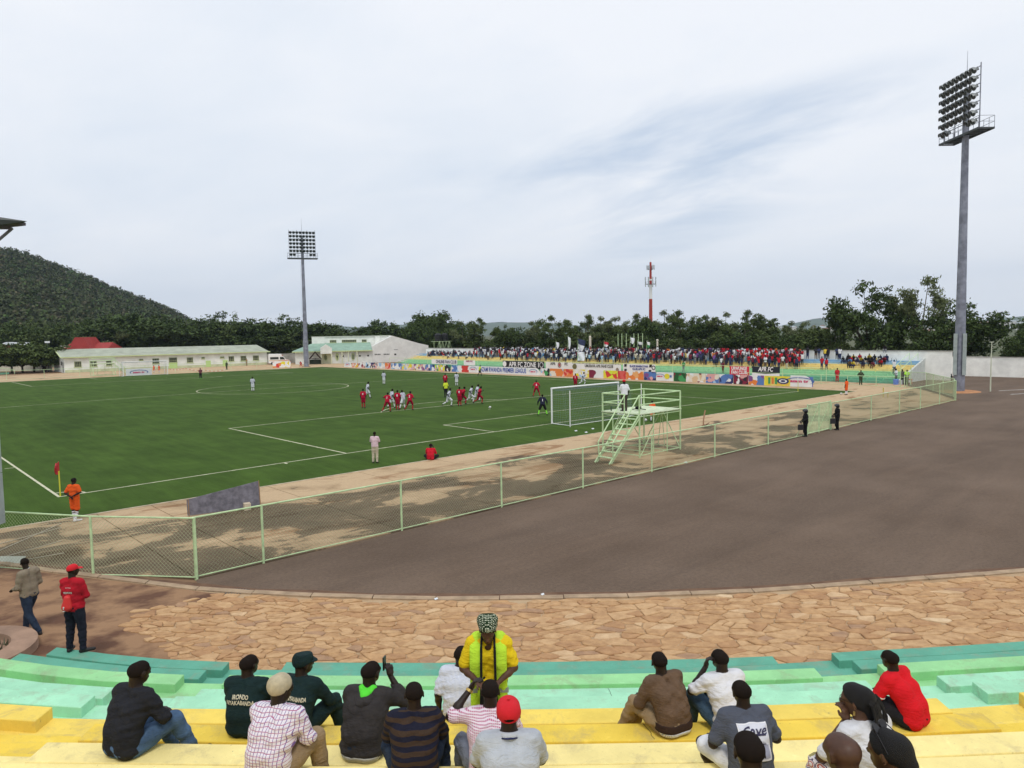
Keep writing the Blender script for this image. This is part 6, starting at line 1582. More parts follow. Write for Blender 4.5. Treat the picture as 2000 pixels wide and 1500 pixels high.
def sit(px, py, row, dface, label, J=None, head=(0, 0, 0), dy=.19, sc=1., hx=None, top=None, **k):
    z = RZ[row]; p = gp(px, py, z); v = p[:2]-CP[:2]; X = float(v@RH); Y = RD[row]-dy+ex(X)
    if top:                                                # build: sitting height follows the photo
        J0 = skeleton('sit', **(J or {})); h0 = J0['hed']+np.array([0, 0, .112]); a = FA+dface
        for _ in range(3):
            lo_, hi_ = .78, 1.12
            for _ in range(30):
                s = (lo_+hi_)/2; w = S2W(X, Y); q = (w[0]+s*(h0[0]*math.cos(a)-h0[1]*math.sin(a)), w[1]+s*(h0[0]*math.sin(a)+h0[1]*math.cos(a)), z+s*h0[2]); P_ = pj(q)
                if P_[1] > top: lo_ = s
                else: hi_ = s
            sc = s; X += (hx-P_[0])/FPX*(Y+.1)*.9
        print('sit', label[:28], round(sc, 3), [round(float(v_)) for v_ in P_])
    return make_person(label, (*S2W(X, Y), z), FA+dface, skeleton('sit', **(J or {})), head, scale=sc, **k)
# 1 black shirt, jeans, legs to the right
p = sit(258, 1470, 7, -.42, 'man in black long sleeved shirt and blue jeans seated leftmost on the pale yellow bench',
    dict(lean=.10, knr=(.20, .40, .20), anr=(.26, .56, -.22), tor=(.29, .72, -.27), knl=(-.10, .42, .19), anl=(-.02, .56, -.22), tol=(0, .72, -.27), elr=(.27, .22, .32), wrr=(.12, .40, .24), ell=(-.24, .22, .30), wrl=(-.04, .40, .25)),
    head=(-.1, -.12, 0), shirt=fabric('black_shirt', (.020, .021, .026)), trous=jean, seed=1, hx=268, top=1293)
def patrol(px, py, row, df, lab, txt, J, head, cap=False, sd=2, fit=.30, zc=.44, hx=485, top=1281):
    o = sit(px, py, row, df, lab, J, head, hx=hx, top=top, shirt=unif, trous=unif, collar=unif, seed=sd, cap=None)
    for i, (t_, f_) in enumerate(txt):
        me = text_mesh(t_, .062, .0016); xs_ = [v.co.x for v in me.vertices]; s = f_/(max(xs_)-min(xs_))
        for v in me.vertices: v.co.x *= s
        decal(me, o['shirt'].data, (0, -.2, zc+.045-.06*i), (1, 0, 0), (0, .1, 1), (0, -1, .12), cream, 'back_lettering', o['shirt'], .008)
    return o
patrol(468, 1432, 6, -.12, 'man in dark green patrol jacket reading IRONDO NYAKABANDA on two lines, bare headed', [('IRONDO', .17), ('NYAKABANDA', .30)], dict(lean=.06), (-.35, .05, 0), zc=.445)
o = patrol(598, 1420, 6, -.30, 'man in dark green patrol jacket and matching field cap behind the cream cap', [('IRONDO NYAKABANDA', .33)], dict(lean=.10, knr=(.22, .42, .22), anr=(.26, .50, -.22), tor=(.28, .64, -.27), elr=(.27, .26, .32), wrr=(.16, .42, .26)), (-.5, .0, 0), sd=4, zc=.43, hx=590, top=1280)
D = o['D']; H = D['H']; hd = (-.5, 0, 0)
m_, V_, F_ = part_mesh('field_cap', [('c', H((0, -.03, .045)), H((0, .015, .05)), .090, .086), ('c', H((0, -.03, .085)), H((0, .04, .09)), .076, .062)], .010, unif, k=.03, cuts=[(H((0, 0, .012)), rotv((0, .15, -1), *hd)), (H((0, 0, .128)), rotv((0, .12, 1), *hd))]); fc = link('field_cap', m_, o['t'])
link('brim', part_mesh('brim', [('c', H((-.04, .09, .03)), H((.04, .09, .03)), .05, .05)], .008, unif, cuts=[(H((0, .1, .04)), rotv((0, .1, 1), *hd)), (H((0, .1, .022)), rotv((0, -.1, -1), *hd))])[0], fc)
# cream cap, checked shirt
plaid = stripes('purple_white_check', (.74, .70, .76), (.20, .13, .34), 0, 34, .17, freq2=34, col2=(.42, .16, .26), duty2=.17, wob=.004)
o = sit(545, 1510, 8, -.25, 'man in cream knitted cap and white shirt with fine purple check, khaki trousers', dict(lean=.12, knr=(.24, .36, .24), anr=(.27, .42, -.28), tor=(.3, .56, -.36), knl=(-.14, .42, .15), elr=(.27, .20, .32), wrr=(.12, .30, .30)), (-.45, -.15, 0), shirt=plaid, collar=plaid, trous=khaki, hair=None, seed=6, wr=.006, fat=1.03, hx=545, top=1325)
H = o['D']['H']; hd = (-.45, -.15, 0)
link('knitted_cap', part_mesh('knitted_cap', [('c', H((0, -.03, .03)), H((0, .0, .045)), .092, .087), ('c', H((0, -.04, .065)), H((0, -.01, .08)), .075, .068)], .009, mat('cream_knit', (.60, .52, .36), .95, var=.12, scale=20, bump=.8, bscale=240), k=.04, cuts=[(H((0, -.02, -.012)), rotv((0, .42, -1), *hd))])[0], o['t'])
# grey hoodie with lime lining
hood = fabric('charcoal_hoodie', (.040, .036, .036), .2, .5)
o = sit(708, 1474, 7, -.20, 'man in charcoal hooded jacket with lime green lining holding a phone to his right ear', dict(lean=.13, elr=(.30, .32, .42), wrr=(.15, .36, .66), knr=(.22, .42, .20), anr=(.22, .52, -.28)), (-.25, .05, 0), shirt=hood, trous=jeand, seed=9, wr=.006, curl=(.5, 1.0), hair='bald_stub', fat=1.06, hem=.05, hdir=(None, (-.2, .1, 1)), hx=722, top=1295)
J = o['J']; nk = J['nek']
link('hood', part_mesh('hood', [('c', nk+np.array([-.075, -.04, -.01]), nk+np.array([-.03, -.125, -.06]), .055, .06), ('c', nk+np.array([.075, -.04, -.01]), nk+np.array([.03, -.125, -.06]), .055, .06), ('c', nk+np.array([0, -.11, -.05]), nk+np.array([0, -.13, -.10]), .07, .055)], .010, hood, k=.035, wr=.004)[0], o['t'])
link('hood_lining', part_mesh('hood_lining', [('c', nk+np.array([-.05, -.03, .035]), nk+np.array([.0, -.11, .0]), .042, .035), ('c', nk+np.array([.05, -.03, .035]), nk+np.array([.0, -.11, .0]), .042, .035)], .008, fabric('lime_lining', (.10, .68, .05), .1), k=.03)[0], o['t'])
link('undershirt', part_mesh('undershirt', [('c', J['pel']+np.array([s*.06, -.012, -.01]), J['pel']+np.array([s*.055, -.012, .03]), .138, .132) for s in (-1, 1)], .012, fabric('grey_tee', (.42, .41, .37)), cuts=[((0, 0, .075), (0, 0, 1))])[0], o['t'])
mb = MB(); w_ = J['wrr']+np.array([-.05, .0, .10]); mb.box(w_, (.012, .065, .13)); o2 = mb.build('phone', mat('phone_black', (.01, .01, .01), .3)); o2.matrix_world = Matrix.Translation(o['t'].location) @ Matrix.Rotation(o['t'].rotation_euler[2], 4, 'Z'); tag(o2, 'small black phone at the ear of the man in the charcoal hoodie', 'phone')
# striped jumper
jump = stripes('brown_navy_jumper', (.016, .017, .034), (.060, .038, .026), 2, 12.5, .5, bump=.6, wob=.02)
sit(822, 1515, 8, .10, 'man in brown and navy striped jumper with shaved head in the lower middle', dict(lean=.10, knr=(.22, .40, .24), anr=(.26, .44, -.32), knl=(-.24, .34, .14)), (.1, -.05, 0), shirt=jump, collar=jump, trous=jeand, seed=12, hair='bald_stub', wr=.005, fat=1.08, hx=808, top=1336)
# pinstripe shirt
pin = stripes('blue_pinstripe', (.68, .70, .76), (.36, .42, .60), 0, 70, .3, bump=.25, wob=.01)
sit(896, 1411, 5, -.10, 'man in white short sleeved shirt with blue pinstripes sitting left of the standing woman', dict(lean=.08, ell=(-.25, -.0, .30), wrl=(-.25, .05, .06)), (-.1, .05, 0), shirt=pin, collar=pin, sleeve='short', trous=blackc, seed=14, hem=.0, hx=900, top=1264)
# pink check shirt, raised arm
pk = stripes('pink_check', (.72, .62, .68), (.42, .08, .18), 2, 52, .42, freq2=60, col2=(.74, .68, .74), duty2=.3, wob=.012)
o = sit(948, 1512, 8, .05, 'man in pink checked shirt with a gold watch raising his left hand to his head', dict(lean=.13, ell=(-.36, .22, .52), wrl=(-.17, .34, .74), knl=(-.26, .38, .16), anl=(-.28, .42, -.34)), (.0, -.05, 0), shirt=pk, collar=pk, trous=greyj, sleeve='elbow', seed=17, curl=(.9, .4), hdir=((.35, -.1, .7), None), fat=1.05, hx=957, top=1332)
J = o['J']
for q in 'lr':
    s_, e_ = J['sh'+q], J['el'+q]
    link('sleeve', part_mesh('sleeve', [('c', lerp(s_, e_, .25), lerp(s_, e_, .8), .066, .060), ('c', lerp(s_, e_, .8), lerp(e_, J['wr'+q], .12), .060, .056)], .012, pk, wr=.004)[0], o['t'])
d = J['wrl']-J['ell']; d /= np.linalg.norm(d); c_ = J['wrl']-d*.03
mb = MB(); mb.bar(c_-d*.012, c_+d*.012, .035, 16); link('watch', mb.mesh('watch', mat('gold', (.55, .38, .12), .3, metal=.8)), o['t'])
# red cap, pale grey polo
gp_ = fabric('grey_marl_polo', (.44, .47, .51), .12, .3)
o = sit(995, 1560, 9, .05, 'man in bright red baseball cap and pale grey polo shirt with navy collar edge', dict(lean=.10), (.0, -.02, 0), shirt=gp_, trous=blackc, sleeve='short', seed=19, hair='short', fat=1.10, wr=.004, hx=993, top=1370)
H = o['D']['H']; redc = mat('red_cap', (.58, .012, .022), .8, var=.06, bump=.3, bscale=200)
link('cap', part_mesh('cap', [('c', H((0, -.032, .035)), H((0, .012, .05)), .093, .088)], .008, redc, k=.01, cuts=[(H((0, 0, -.03)), (0, .05, -1))], minus=[('e', H((0, -.12, -.006)), (.045, .05, .018))])[0], o['t'])
mb = MB(); mb.bar(H((0, -.03, .135)), H((0, -.03, .143)), .012, 8); mb.build('cap_button', redc, o['t'])
J = o['J']; d = J['hed']-J['nek']; d /= np.linalg.norm(d)
link('collar', part_mesh('collar', [('c', J['nek'], J['nek']+d*.05, .100, .088)], .009, gp_, cuts=[(J['nek']+d*.045, d), (J['nek']+d*.008, -d)])[0], o['t'])
link('collar_edge', part_mesh('collar_edge', [('c', J['nek']-d*.01, J['nek']+d*.05, .106, .092)], .006, fabric('navy_rib', (.02, .025, .08)), cuts=[(J['nek']+d*.012, d), (J['nek'], -d)])[0], o['t'])
# brown jacket
bj = fabric('brown_jacket', (.130, .082, .052), .18, .4); rib = fabric('brown_rib', (.045, .026, .020), .1, .6)
o = sit(1290, 1430, 6, .48, 'man in brown bomber jacket and khaki trousers, legs turned to the left', dict(lean=.12, knl=(-.20, .40, .22), anl=(-.24, .60, -.22), tol=(-.26, .76, -.27), knr=(-.02, .44, .18), anr=(-.06, .62, -.22), tor=(-.08, .78, -.27), ell=(-.26, .24, .30), wrl=(-.12, .42, .26), elr=(.22, .24, .28), wrr=(.0, .40, .24)), (-.35, .0, 0), shirt=bj, trous=khaki, collar=bj, seed=22, wr=.006, fat=1.05, hem=.13, hx=1290, top=1276)
J = o['J']
link('waistband', part_mesh('waistband', [('c', lerp(J['pel'], J['wai'], -.05)+np.array([s*.062, 0, 0]), lerp(J['pel'], J['wai'], .5)+np.array([s*.062, 0, 0]), .152, .146) for s in (-1, 1)], .011, rib, cuts=[((0, 0, .165), (0, 0, 1)), ((0, 0, .075), (0, .0, -1))])[0], o['t'])
link('undershirt', part_mesh('undershirt', [('c', J['pel']+np.array([s*.06, -.012, -.01]), J['pel']+np.array([s*.055, -.012, .03]), .140, .136) for s in (-1, 1)], .012, pin, cuts=[((0, 0, .085), (0, 0, 1)), ((0, 0, .03), (0, 0, -1))])[0], o['t'])
# white shirt with phone at left ear
wsh = fabric('white_shirt', (.68, .68, .71), .06, .35)
o = sit(1402, 1425, 6, .30, 'balding man in crumpled white short sleeved shirt holding a phone to his left ear', dict(lean=.11, ell=(-.30, .28, .38), wrl=(-.14, .26, .66), knl=(-.20, .40, .26), anl=(-.20, .46, -.18), tol=(-.24, .60, -.27), knr=(.04, .44, .18), elr=(.24, .22, .28), wrr=(.02, .40, .26)), (.0, .08, 0), shirt=wsh, collar=wsh, sleeve='short', trous=fabric('denim_mid', (.05, .09, .14), .3), seed=25, hair='bald_stub', wr=.006, curl=(1., .5), hdir=((.15, -.1, 1), None), hx=1408, top=1271)
# grey tee with print
gt_ = fabric('slate_tee', (.085, .095, .125), .1, .3)
o = sit(1440, 1505, 8, .12, 'man in slate grey T-shirt with a white Cave print on the back and white shorts', dict(lean=.10, ell=(-.30, .12, .28), wrl=(-.22, .36, .20), elr=(.30, .12, .28), knl=(-.30, .38, .14), knr=(.26, .38, .14)), (.0, -.05, 0), shirt=gt_, sleeve='short', trous=fabric('white_shorts', (.70, .71, .74)), leg='short', seed=28, wr=.004, fat=1.08, hx=1450, top=1333)
sm = o['shirt'].data; J = o['J']
def quad_me(x0, y0, x1, y1):
    me = bpy.data.meshes.new('q'); me.from_pydata([(x0, y0, 0), (x1, y0, 0), (x1, y1, 0), (x0, y1, 0)], [], [(0, 1, 2, 3)]); return me
navyp = flat((.035, .035, .085)); palep = flat((.62, .64, .72))
decal(quad_me(-.135, -.19, .135, .125), sm, (0, -.2, .44), (1, 0, 0), (0, .1, 1), (0, -1, .1), palep, 'print_panel', o['shirt'], .008)
me = text_mesh('Cave', .115, .0022, shear=.25); decal(me, sm, (0, -.2, .500), (1, .0, .06), (0, .1, 1), (0, -1, .1), navyp, 'print_lettering', o['shirt'], .013)
for (a, b, c_, d_) in ((-.135, .118, .135, .125), (-.135, -.19, .135, -.183), (-.135, -.19, -.128, .125), (.128, -.19, .135, .125)): decal(quad_me(a, b, c_, d_), sm, (0, -.2, .44), (1, 0, 0), (0, .1, 1), (0, -1, .1), flat((.75, .75, .78)), 'print_border', o['shirt'], .011)
me = bpy.data.meshes.new('s'); k = 14; vv = []
for i in range(k): 
    x = -.06+.165*i/(k-1); y = .0+.022*math.sin(i/k*3.0)+.02*i/k; w_ = .003+.007*math.sin(math.pi*i/(k-1)); vv += [(x, y-w_, 0), (x, y+w_, 0)]
me.from_pydata(vv, [], [(2*i, 2*i+2, 2*i+3, 2*i+1) for i in range(k-1)]); decal(me, sm, (0, -.2, .44), (1, 0, 0), (0, .1, 1), (0, -1, .1), navyp, 'print_swash', o['shirt'], .013)
r_ = random.Random(2)
for i in range(12):
    x = -.095+i*.017; h_ = r_.uniform(.02, .05); me = bpy.data.meshes.new('t'); me.from_pydata([(x-.007, -.055, 0), (x+.007, -.055, 0), (x, -.055+h_, 0)], [], [(0, 1, 2)]); decal(me, sm, (0, -.2, .44), (1, 0, 0), (0, .1, 1), (0, -1, .1), navyp, 'print_tree', o['shirt'], .013)
decal(quad_me(-.12, -.17, .12, -.058), sm, (0, -.2, .44), (1, 0, 0), (0, .1, 1), (0, -1, .1), flat((.30, .31, .40)), 'print_panel', o['shirt'], .010)
# head in front of him, bottom edge
o = sit(1465, 1600, 10, .0, 'man with short black hair whose head overlaps the Cave print at the bottom edge', dict(lean=.11), (.0, -.1, 0), shirt=blackc, trous=jeand, seed=31, dy=.40, hx=1465, top=1437)
# red tee
rt = fabric('red_tee', (.60, .012, .020), .06, .22)
o = sit(1757, 1412, 6, .62, 'man in plain bright red T-shirt and black trousers on the yellow bench at the right', dict(lean=.16, ell=(-.24, .32, .30), wrl=(-.02, .42, .28), elr=(.20, .34, .28), wrr=(-.04, .44, .24), knl=(-.20, .44, .24), anl=(-.14, .60, -.2), tol=(-.14, .76, -.27), knr=(-.04, .42, .18), anr=(.0, .58, -.2), tor=(0, .74, -.27)), (-.3, -.05, 0), shirt=rt, sleeve='short', trous=blackc, seed=34, wr=.004, hem=-.02, hx=1743, top=1273)
J = o['J']; e_, s_ = J['ell'], J['shl']; d = (e_-s_)/np.linalg.norm(e_-s_); c_ = lerp(s_, e_, .80)
mb = MB(); mb.bar(c_-d*.006, c_+d*.006, .0775, 18); link('sleeve_band', mb.mesh('b', white), o['t'])
# woman with long braids
braidm = mat('braid_black', (.010, .009, .010), .7, bump=.9, bscale=300, spec=.35)
flor = fabric('floral_trousers', (.72, .66, .68), .1); t_, b_, L_ = nodes_of(flor); tcn = t_.nodes.new('ShaderNodeTexCoord'); vo = t_.nodes.new('ShaderNodeTexVoronoi'); vo.inputs['Scale'].default_value = 14; vo.feature = 'F1'
rp = t_.nodes.new('ShaderNodeValToRGB'); rp.color_ramp.interpolation = 'CONSTANT'
for _ in range(4): rp.color_ramp.elements.new(.5)
for e, (p_, c_) in zip(rp.color_ramp.elements, ((0, (.72, .66, .68)), (.30, (.45, .12, .10)), (.40, (.75, .70, .70)), (.47, (.10, .06, .12)), (.55, (.72, .68, .68)), (.70, (.35, .30, .12)))): e.position = p_; e.color = (*c_, 1)
L_(tcn.outputs['Object'], vo.inputs[0]); L_(vo.outputs[0], rp.inputs[0]); L_(rp.outputs[0], b_.inputs['Base Color'])
wb = fabric('white_blouse', (.66, .66, .68), .06, .4)
o = sit(1685, 1530, 9, .55, 'woman with long black braids, glasses and white blouse resting her face on her hand', dict(lean=.14, ell=(-.24, .36, .32), wrl=(-.06, .30, .58), knl=(-.22, .40, .22), anl=(-.24, .44, -.3), elr=(.22, .26, .26)), (.30, -.05, 0), shirt=wb, sleeve='short', trous=flor, seed=37, hair='short', hairm=braidm, curl=(.9, .5), hdir=((-.1, .0, 1), None), skin=skinm('skin_brown', (.10, .050, .030)), hx=1680, top=1343)
H = o['D']['H']; hd = (.3, -.05, 0)
link('hair_crown', part_mesh('hair', [('c', H((0, -.03, .03)), H((0, .02, .045)), .093, .084), ('c', H((0, -.06, .0)), H((0, -.08, -.08)), .064, .05)], .009, braidm, k=.03, cuts=[(H((0, .035, .02)), rotv((0, .75, -.6), *hd))], wr=.003, seed=3)[0], o['t'])
r_ = random.Random(6)
for i in range(30):
    a = (i-14.5)/14.5; x0 = a*.085; mb = MB(); pts = []
    n_ = 9; L = r_.uniform(.42, .60); sw = r_.uniform(-.04, .05)+(.10 if i > 22 else 0)
    for j in range(n_+1):
        t = j/n_; base = H((x0*(1-.30*t), -.075-.035*math.sin(min(1, t*1.5)*2.2)-.01*r_.random(), .045-.10*min(1, t*2)))
        z = base[2]-max(0, t-.15)*L; y = base[1]-.035*math.sin(t*3)-.02+(.02 if t > .5 else 0); pts.append((base[0]+sw*t+.006*math.sin(9*t+i), y, z))
    for q in range(n_): mb.bar(pts[q], pts[q+1], .0085*(1-.03*q), 6, .0085*(1-.03*(q+1)), cap=(q == n_-1))
    mb.build('braid', braidm, o['t'], smooth=True)
gm_ = mat('spectacle_frame', (.015, .014, .016), .3)
mb = MB()
for s in (-1, 1):
    for i in range(14):
        a, b = 6.283*i/14, 6.283*(i+1)/14; mb.bar(H((s*.034+.024*math.cos(a), .098, .008+.020*math.sin(a))), H((s*.034+.024*math.cos(b), .098, .008+.020*math.sin(b))), .0022, 4)
    mb.bar(H((s*.058, .098, .012)), H((s*.09, .0, .012)), .002, 4)
mb.bar(H((-.01, .1, .01)), H((.01, .1, .01)), .002, 4); mb.build('spectacles', gm_, o['t'])
mb = MB(); e_ = H((-.094, -.008, -.045)); mb.bar(e_, e_+np.array([0, 0, -.03]), .008, 6); mb.build('earring', mat('gold', (.55, .38, .12)), o['t'])
# bald man and hooded woman at the bottom edge
o = sit(1650, 1600, 10, .1, 'man with a shaved brown head at the bottom edge below the braided woman', dict(lean=.10), (.25, -.1, 0), shirt=blackc, trous=jeand, hair=None, skin=skinm('skin_warm', (.075, .036, .023)), seed=40, dy=.50, hx=1648, top=1436)
o = sit(1752, 1600, 10, .35, 'woman with sleek black hair and sunglasses on top, dark hood, bottom right edge', dict(lean=.10), (.3, -.05, 0), shirt=hood, trous=jeand, hair='short', hairm=braidm, seed=41, dy=.50, skin=skinm('skin_brown', (.10, .050, .030)), hx=1740, top=1432)
H = o['D']['H']; hd = (.3, -.05, 0)
link('hair_crown', part_mesh('hair', [('c', H((0, -.032, .03)), H((0, .025, .04)), .088, .082), ('c', H((0, -.07, .0)), H((0, -.10, -.03)), .052, .046)], .009, braidm, k=.03, cuts=[(H((0, .04, .0)), rotv((0, .8, -.5), *hd))])[0], o['t'])
mb = MB()
for s in (-1, 1): mb.bar(H((s*.035, .045, .128)), H((s*.036, .055, .122)), .026, 12); mb.bar(H((s*.06, .04, .12)), H((s*.098, -.04, .04)), .003, 4)
mb.build('sunglasses', gm_, o['t'])
nk = o['J']['nek']; link('hood', part_mesh('hood', [('c', nk+np.array([-.08, -.03, .0]), nk+np.array([0, -.12, -.01]), .05, .06), ('c', nk+np.array([.08, -.03, .0]), nk+np.array([0, -.12, -.01]), .05, .06)], .010, hood, k=.03)[0], o['t'])

# ---- standing woman in headwrap and safety vest, facing the camera
WX, WY = -.20, 7.35; v = gp(958, 1300, 3.0)
p = gp(957, 1390, RZ[6]-TH); vx = p[:2]-CP[:2]; WX = float(vx@RH)*7.35/float(vx@FH)
yel = fabric('yellow_tee', (.72, .52, .015), .06, .3)
J = skeleton('stand', che=(0, .05, 1.22), nek=(0, .10, 1.37), hed=(0, .17, 1.50), shl=(-.17, .06, 1.32), shr=(.17, .06, 1.32), ell=(-.27, .10, 1.07), elr=(.27, .10, 1.07), wrl=(-.10, .30, 1.00), wrr=(.11, .30, 1.02), wai=(0, .0, 1.05))
o = make_person('woman in patterned green headwrap and yellow safety vest, standing with her head bowed', (*S2W(WX, 7.32), RZ[6]-TH), FA+math.pi, J, (0, -.42, 0), h=.011, shirt=yel, sleeve='short', trous=fabric('dark_skirt', (.02, .02, .022)), leg='long', hair='short', seed=44, skin=skinm('skin_brown2', (.085, .040, .024)), curl=(.9, .9), hem=.80, fat=1.05, scale=.965)
H = o['D']['H']; hd = (0, -.42, 0)
wrapm = fabric('headwrap_print', (.55, .60, .42), .05, .3); t_, b_, L_ = nodes_of(wrapm); tcn = t_.nodes.new('ShaderNodeTexCoord'); vo = t_.nodes.new('ShaderNodeTexVoronoi'); vo.inputs['Scale'].default_value = 62; vo.inputs['Randomness'].default_value = .15
rp = t_.nodes.new('ShaderNodeValToRGB'); rp.color_ramp.interpolation = 'CONSTANT'; e = rp.color_ramp.elements; e[0].position = 0; e[0].color = (.62, .66, .50, 1); e[1].position = .36; e[1].color = (.012, .03, .012, 1)
L_(tcn.outputs['Object'], vo.inputs[0]); L_(vo.outputs[0], rp.inputs[0]); L_(rp.outputs[0], b_.inputs['Base Color'])
cw_ = link('headwrap', part_mesh('headwrap', [('c', H((0, -.03, .06)), H((0, .015, .075)), .098, .092), ('c', H((-.045, -.045, .11)), H((.045, -.045, .11)), .068, .068), ('c', H((.0, .02, .12)), H((0, .05, .10)), .045, .04)], .008, wrapm, k=.03, cuts=[(H((0, .03, .055)), rotv((0, .35, -1), *hd))], wr=.006, seed=2)[0], o['t'])
mb = MB(); mb.bar(H((.0, -.02, .158)), H((0, .100, .09)), .016, 6, .012); mb.bar(H((.03, -.03, .155)), H((.045, .085, .09)), .012, 6, .008); mb.build('wrap_band', flat((.25, .50, .12)), cw_)
vest = fabric('safety_vest', (.50, .78, .05), .05, .35); J = o['J']
for s in (-1, 1):
    sx = lambda a: np.array(a, float)
    pr = [('c', sx((s*.105, .06, 1.36)), sx((s*.12, .10, 1.26)), .078, .105, {'k': .05}), ('c', sx((s*.12, .10, 1.26)), sx((s*.125, .12, 1.16)), .105, .10), ('c', sx((s*.125, .12, 1.18)), sx((s*.15, .10, .95)), .10, .095), ('c', sx((s*.15, .10, .95)), sx((s*.17, .08, .68)), .085, .082), ('c', sx((s*.115, .0, 1.34)), sx((s*.10, -.06, 1.0)), .085, .09), ('c', sx((s*.10, -.08, 1.0)), sx((s*.10, -.06, .72)), .09, .10)]
    link('vest_panel', part_mesh('vest_panel', pr, .011, vest, k=.03, cuts=[((0, 0, .62), (0, 0, -1)), ((s*.062, 0, 0), (-s, 0, 0)), ((s*.195, 0, 0), (s, 0, 0))], wr=.006, seed=s)[0], o['t'])
    mb = MB(); pts = [(s*.066, .10, 1.44), (s*.070, .205, 1.34), (s*.072, .232, 1.18), (s*.075, .222, .95), (s*.085, .19, .70)]
    for a, b in zip(pts, pts[1:]): mb.bar(a, b, .013, 6)
    mb.build('vest_trim', blackc, o['t'])
    mb = MB(); mb.box((s*.165, .17, .86), (.09, .02, .05)); mb.build('reflective_band', flat((.25, .28, .26)), o['t'])
for s in (-1, 1):
    mb = MB(); mb.bar(H((s*.030, .082, .008)), H((s*.030, .094, .006)), .009, 8); mb.build('eye', flat((.6, .58, .55)), o['t'])
mb = MB(); mb.bar(H((-.022, .094, -.062)), H((.022, .094, -.062)), .007, 6); mb.build('lips', mat('lips', (.12, .035, .03), .5), o['t'])
bag = thing('shoulder_bag', 'dark bag with tan edge hanging at the hip of the woman in the vest', 'bag', (*S2W(WX+.02, 7.12), RZ[6]+.40), FA)
mb = MB(); mb.box((.10, 0, 0), (.17, .10, .26), 0); mb.build('pouch', mat('dark_leather', (.03, .02, .018), .6, bump=.2), bag); mb = MB(); mb.box((.10, -.056, .0), (.05, .01, .24)); mb.build('edge', mat('tan_leather', (.35, .2, .1), .6), bag)

# ---- standing man in red jacket on the lowest bench, walking man on the earth
redj = fabric('red_jacket', (.42, .012, .025), .08, .4)
pr_ = gp(150, 1272, RZ[0])
J = skeleton('stand', anl=(-.13, -.03, .08), tol=(-.17, .12, .03), anr=(.16, -.02, .08), tor=(.30, .10, .03), knl=(-.11, .01, .49), knr=(.13, .02, .49), ell=(-.24, .05, 1.13), wrl=(-.12, .24, 1.05), elr=(.24, .05, 1.13), wrr=(.08, .25, 1.08))
o = make_person('man in red cap and red lettered jacket standing on the lowest dark green bench', (pr_[0], pr_[1], RZ[0]), FA-.15, J, (-.6, 0, 0), h=.016, shirt=redj, trous=fabric('navy_trousers', (.016, .017, .028)), seed=50, cap='cap', capm=redc, collar=redj, scale=1.0, fat=1.06, hem=.83)
for t_x, zz_, f_, x_ in (('FERWAFA', 1.30, .20, -.02), ('RWANDA', 1.36, .12, .0)):
    if t_x == 'FERWAFA': continue
me = text_mesh('AMAVUBI', .06, .001)
def word(o, txt, size, cen, fit, m, nrm=(0, -1, .1)):
    me = text_mesh(txt, size, .0012); xs_ = [v.co.x for v in me.vertices]; s = fit/(max(xs_)-min(xs_))
    for v in me.vertices: v.co.x *= s
    decal(me, o['shirt'].data, cen, (1, 0, 0), (0, .1, 1), nrm, m, 'back_print', o['shirt'], .005)
for x0 in np.linspace(-.085, .075, 7): decal(quad_me(x0-.009, -.02, x0+.009, .02), o['shirt'].data, (0, -.2, 1.235), (1, 0, .04), (0, .1, 1), (0, -1, .1), flat((.6, .55, .55)), 'back_print', o['shirt'], .005)
for x0 in np.linspace(-.05, .05, 6): decal(quad_me(x0-.005, -.006, x0+.005, .006), o['shirt'].data, (0, -.2, 1.33), (1, 0, 0), (0, .1, 1), (0, -1, .1), flat((.6, .5, .5)), 'back_print', o['shirt'], .005)
link('backpack', part_mesh('backpack', [('c', (-.03, -.135, 1.12), (-.05, -.145, .95), .055, .085), ('c', (.0, -.13, 1.12), (-.0, -.14, .95), .055, .08)], .014, mat('red_pack', (.60, .03, .03), .5, bump=.3), k=.04, wr=.004)[0], o['t'])
mb = MB(); mb.bar((-.04, -.225, .93), (-.03, -.232, .98), .014, 6); mb.bar((-.01, -.225, .90), (-.06, -.225, .885), .006, 5); mb.build('pack_logo', flat((.6, .6, .6)), o['t'])
pr_ = gp(62, 1238, .14)
J = skeleton('stand', anl=(-.10, -.36, .14), tol=(-.11, -.22, .04), knl=(-.10, -.08, .49), anr=(.10, .30, .08), tor=(.11, .46, .03), knr=(.10, .20, .50), ell=(-.24, .02, 1.12), wrl=(-.16, .26, 1.04), elr=(.24, -.03, 1.13), wrr=(.18, .16, .98), che=(0, .03, 1.27), nek=(0, .03, 1.44), hed=(0, .08, 1.61))
o = make_person('man in beige sweater and dark jeans walking away at the left edge', (pr_[0], pr_[1], .14), FA+1.25, J, (-.5, -.2, 0), h=.016, shirt=fabric('beige_sweater', (.25, .205, .15), .1, .5), trous=jeand, seed=53, collar=fabric('white_collar', (.6, .62, .65)), scale=1.0, hem=.86)
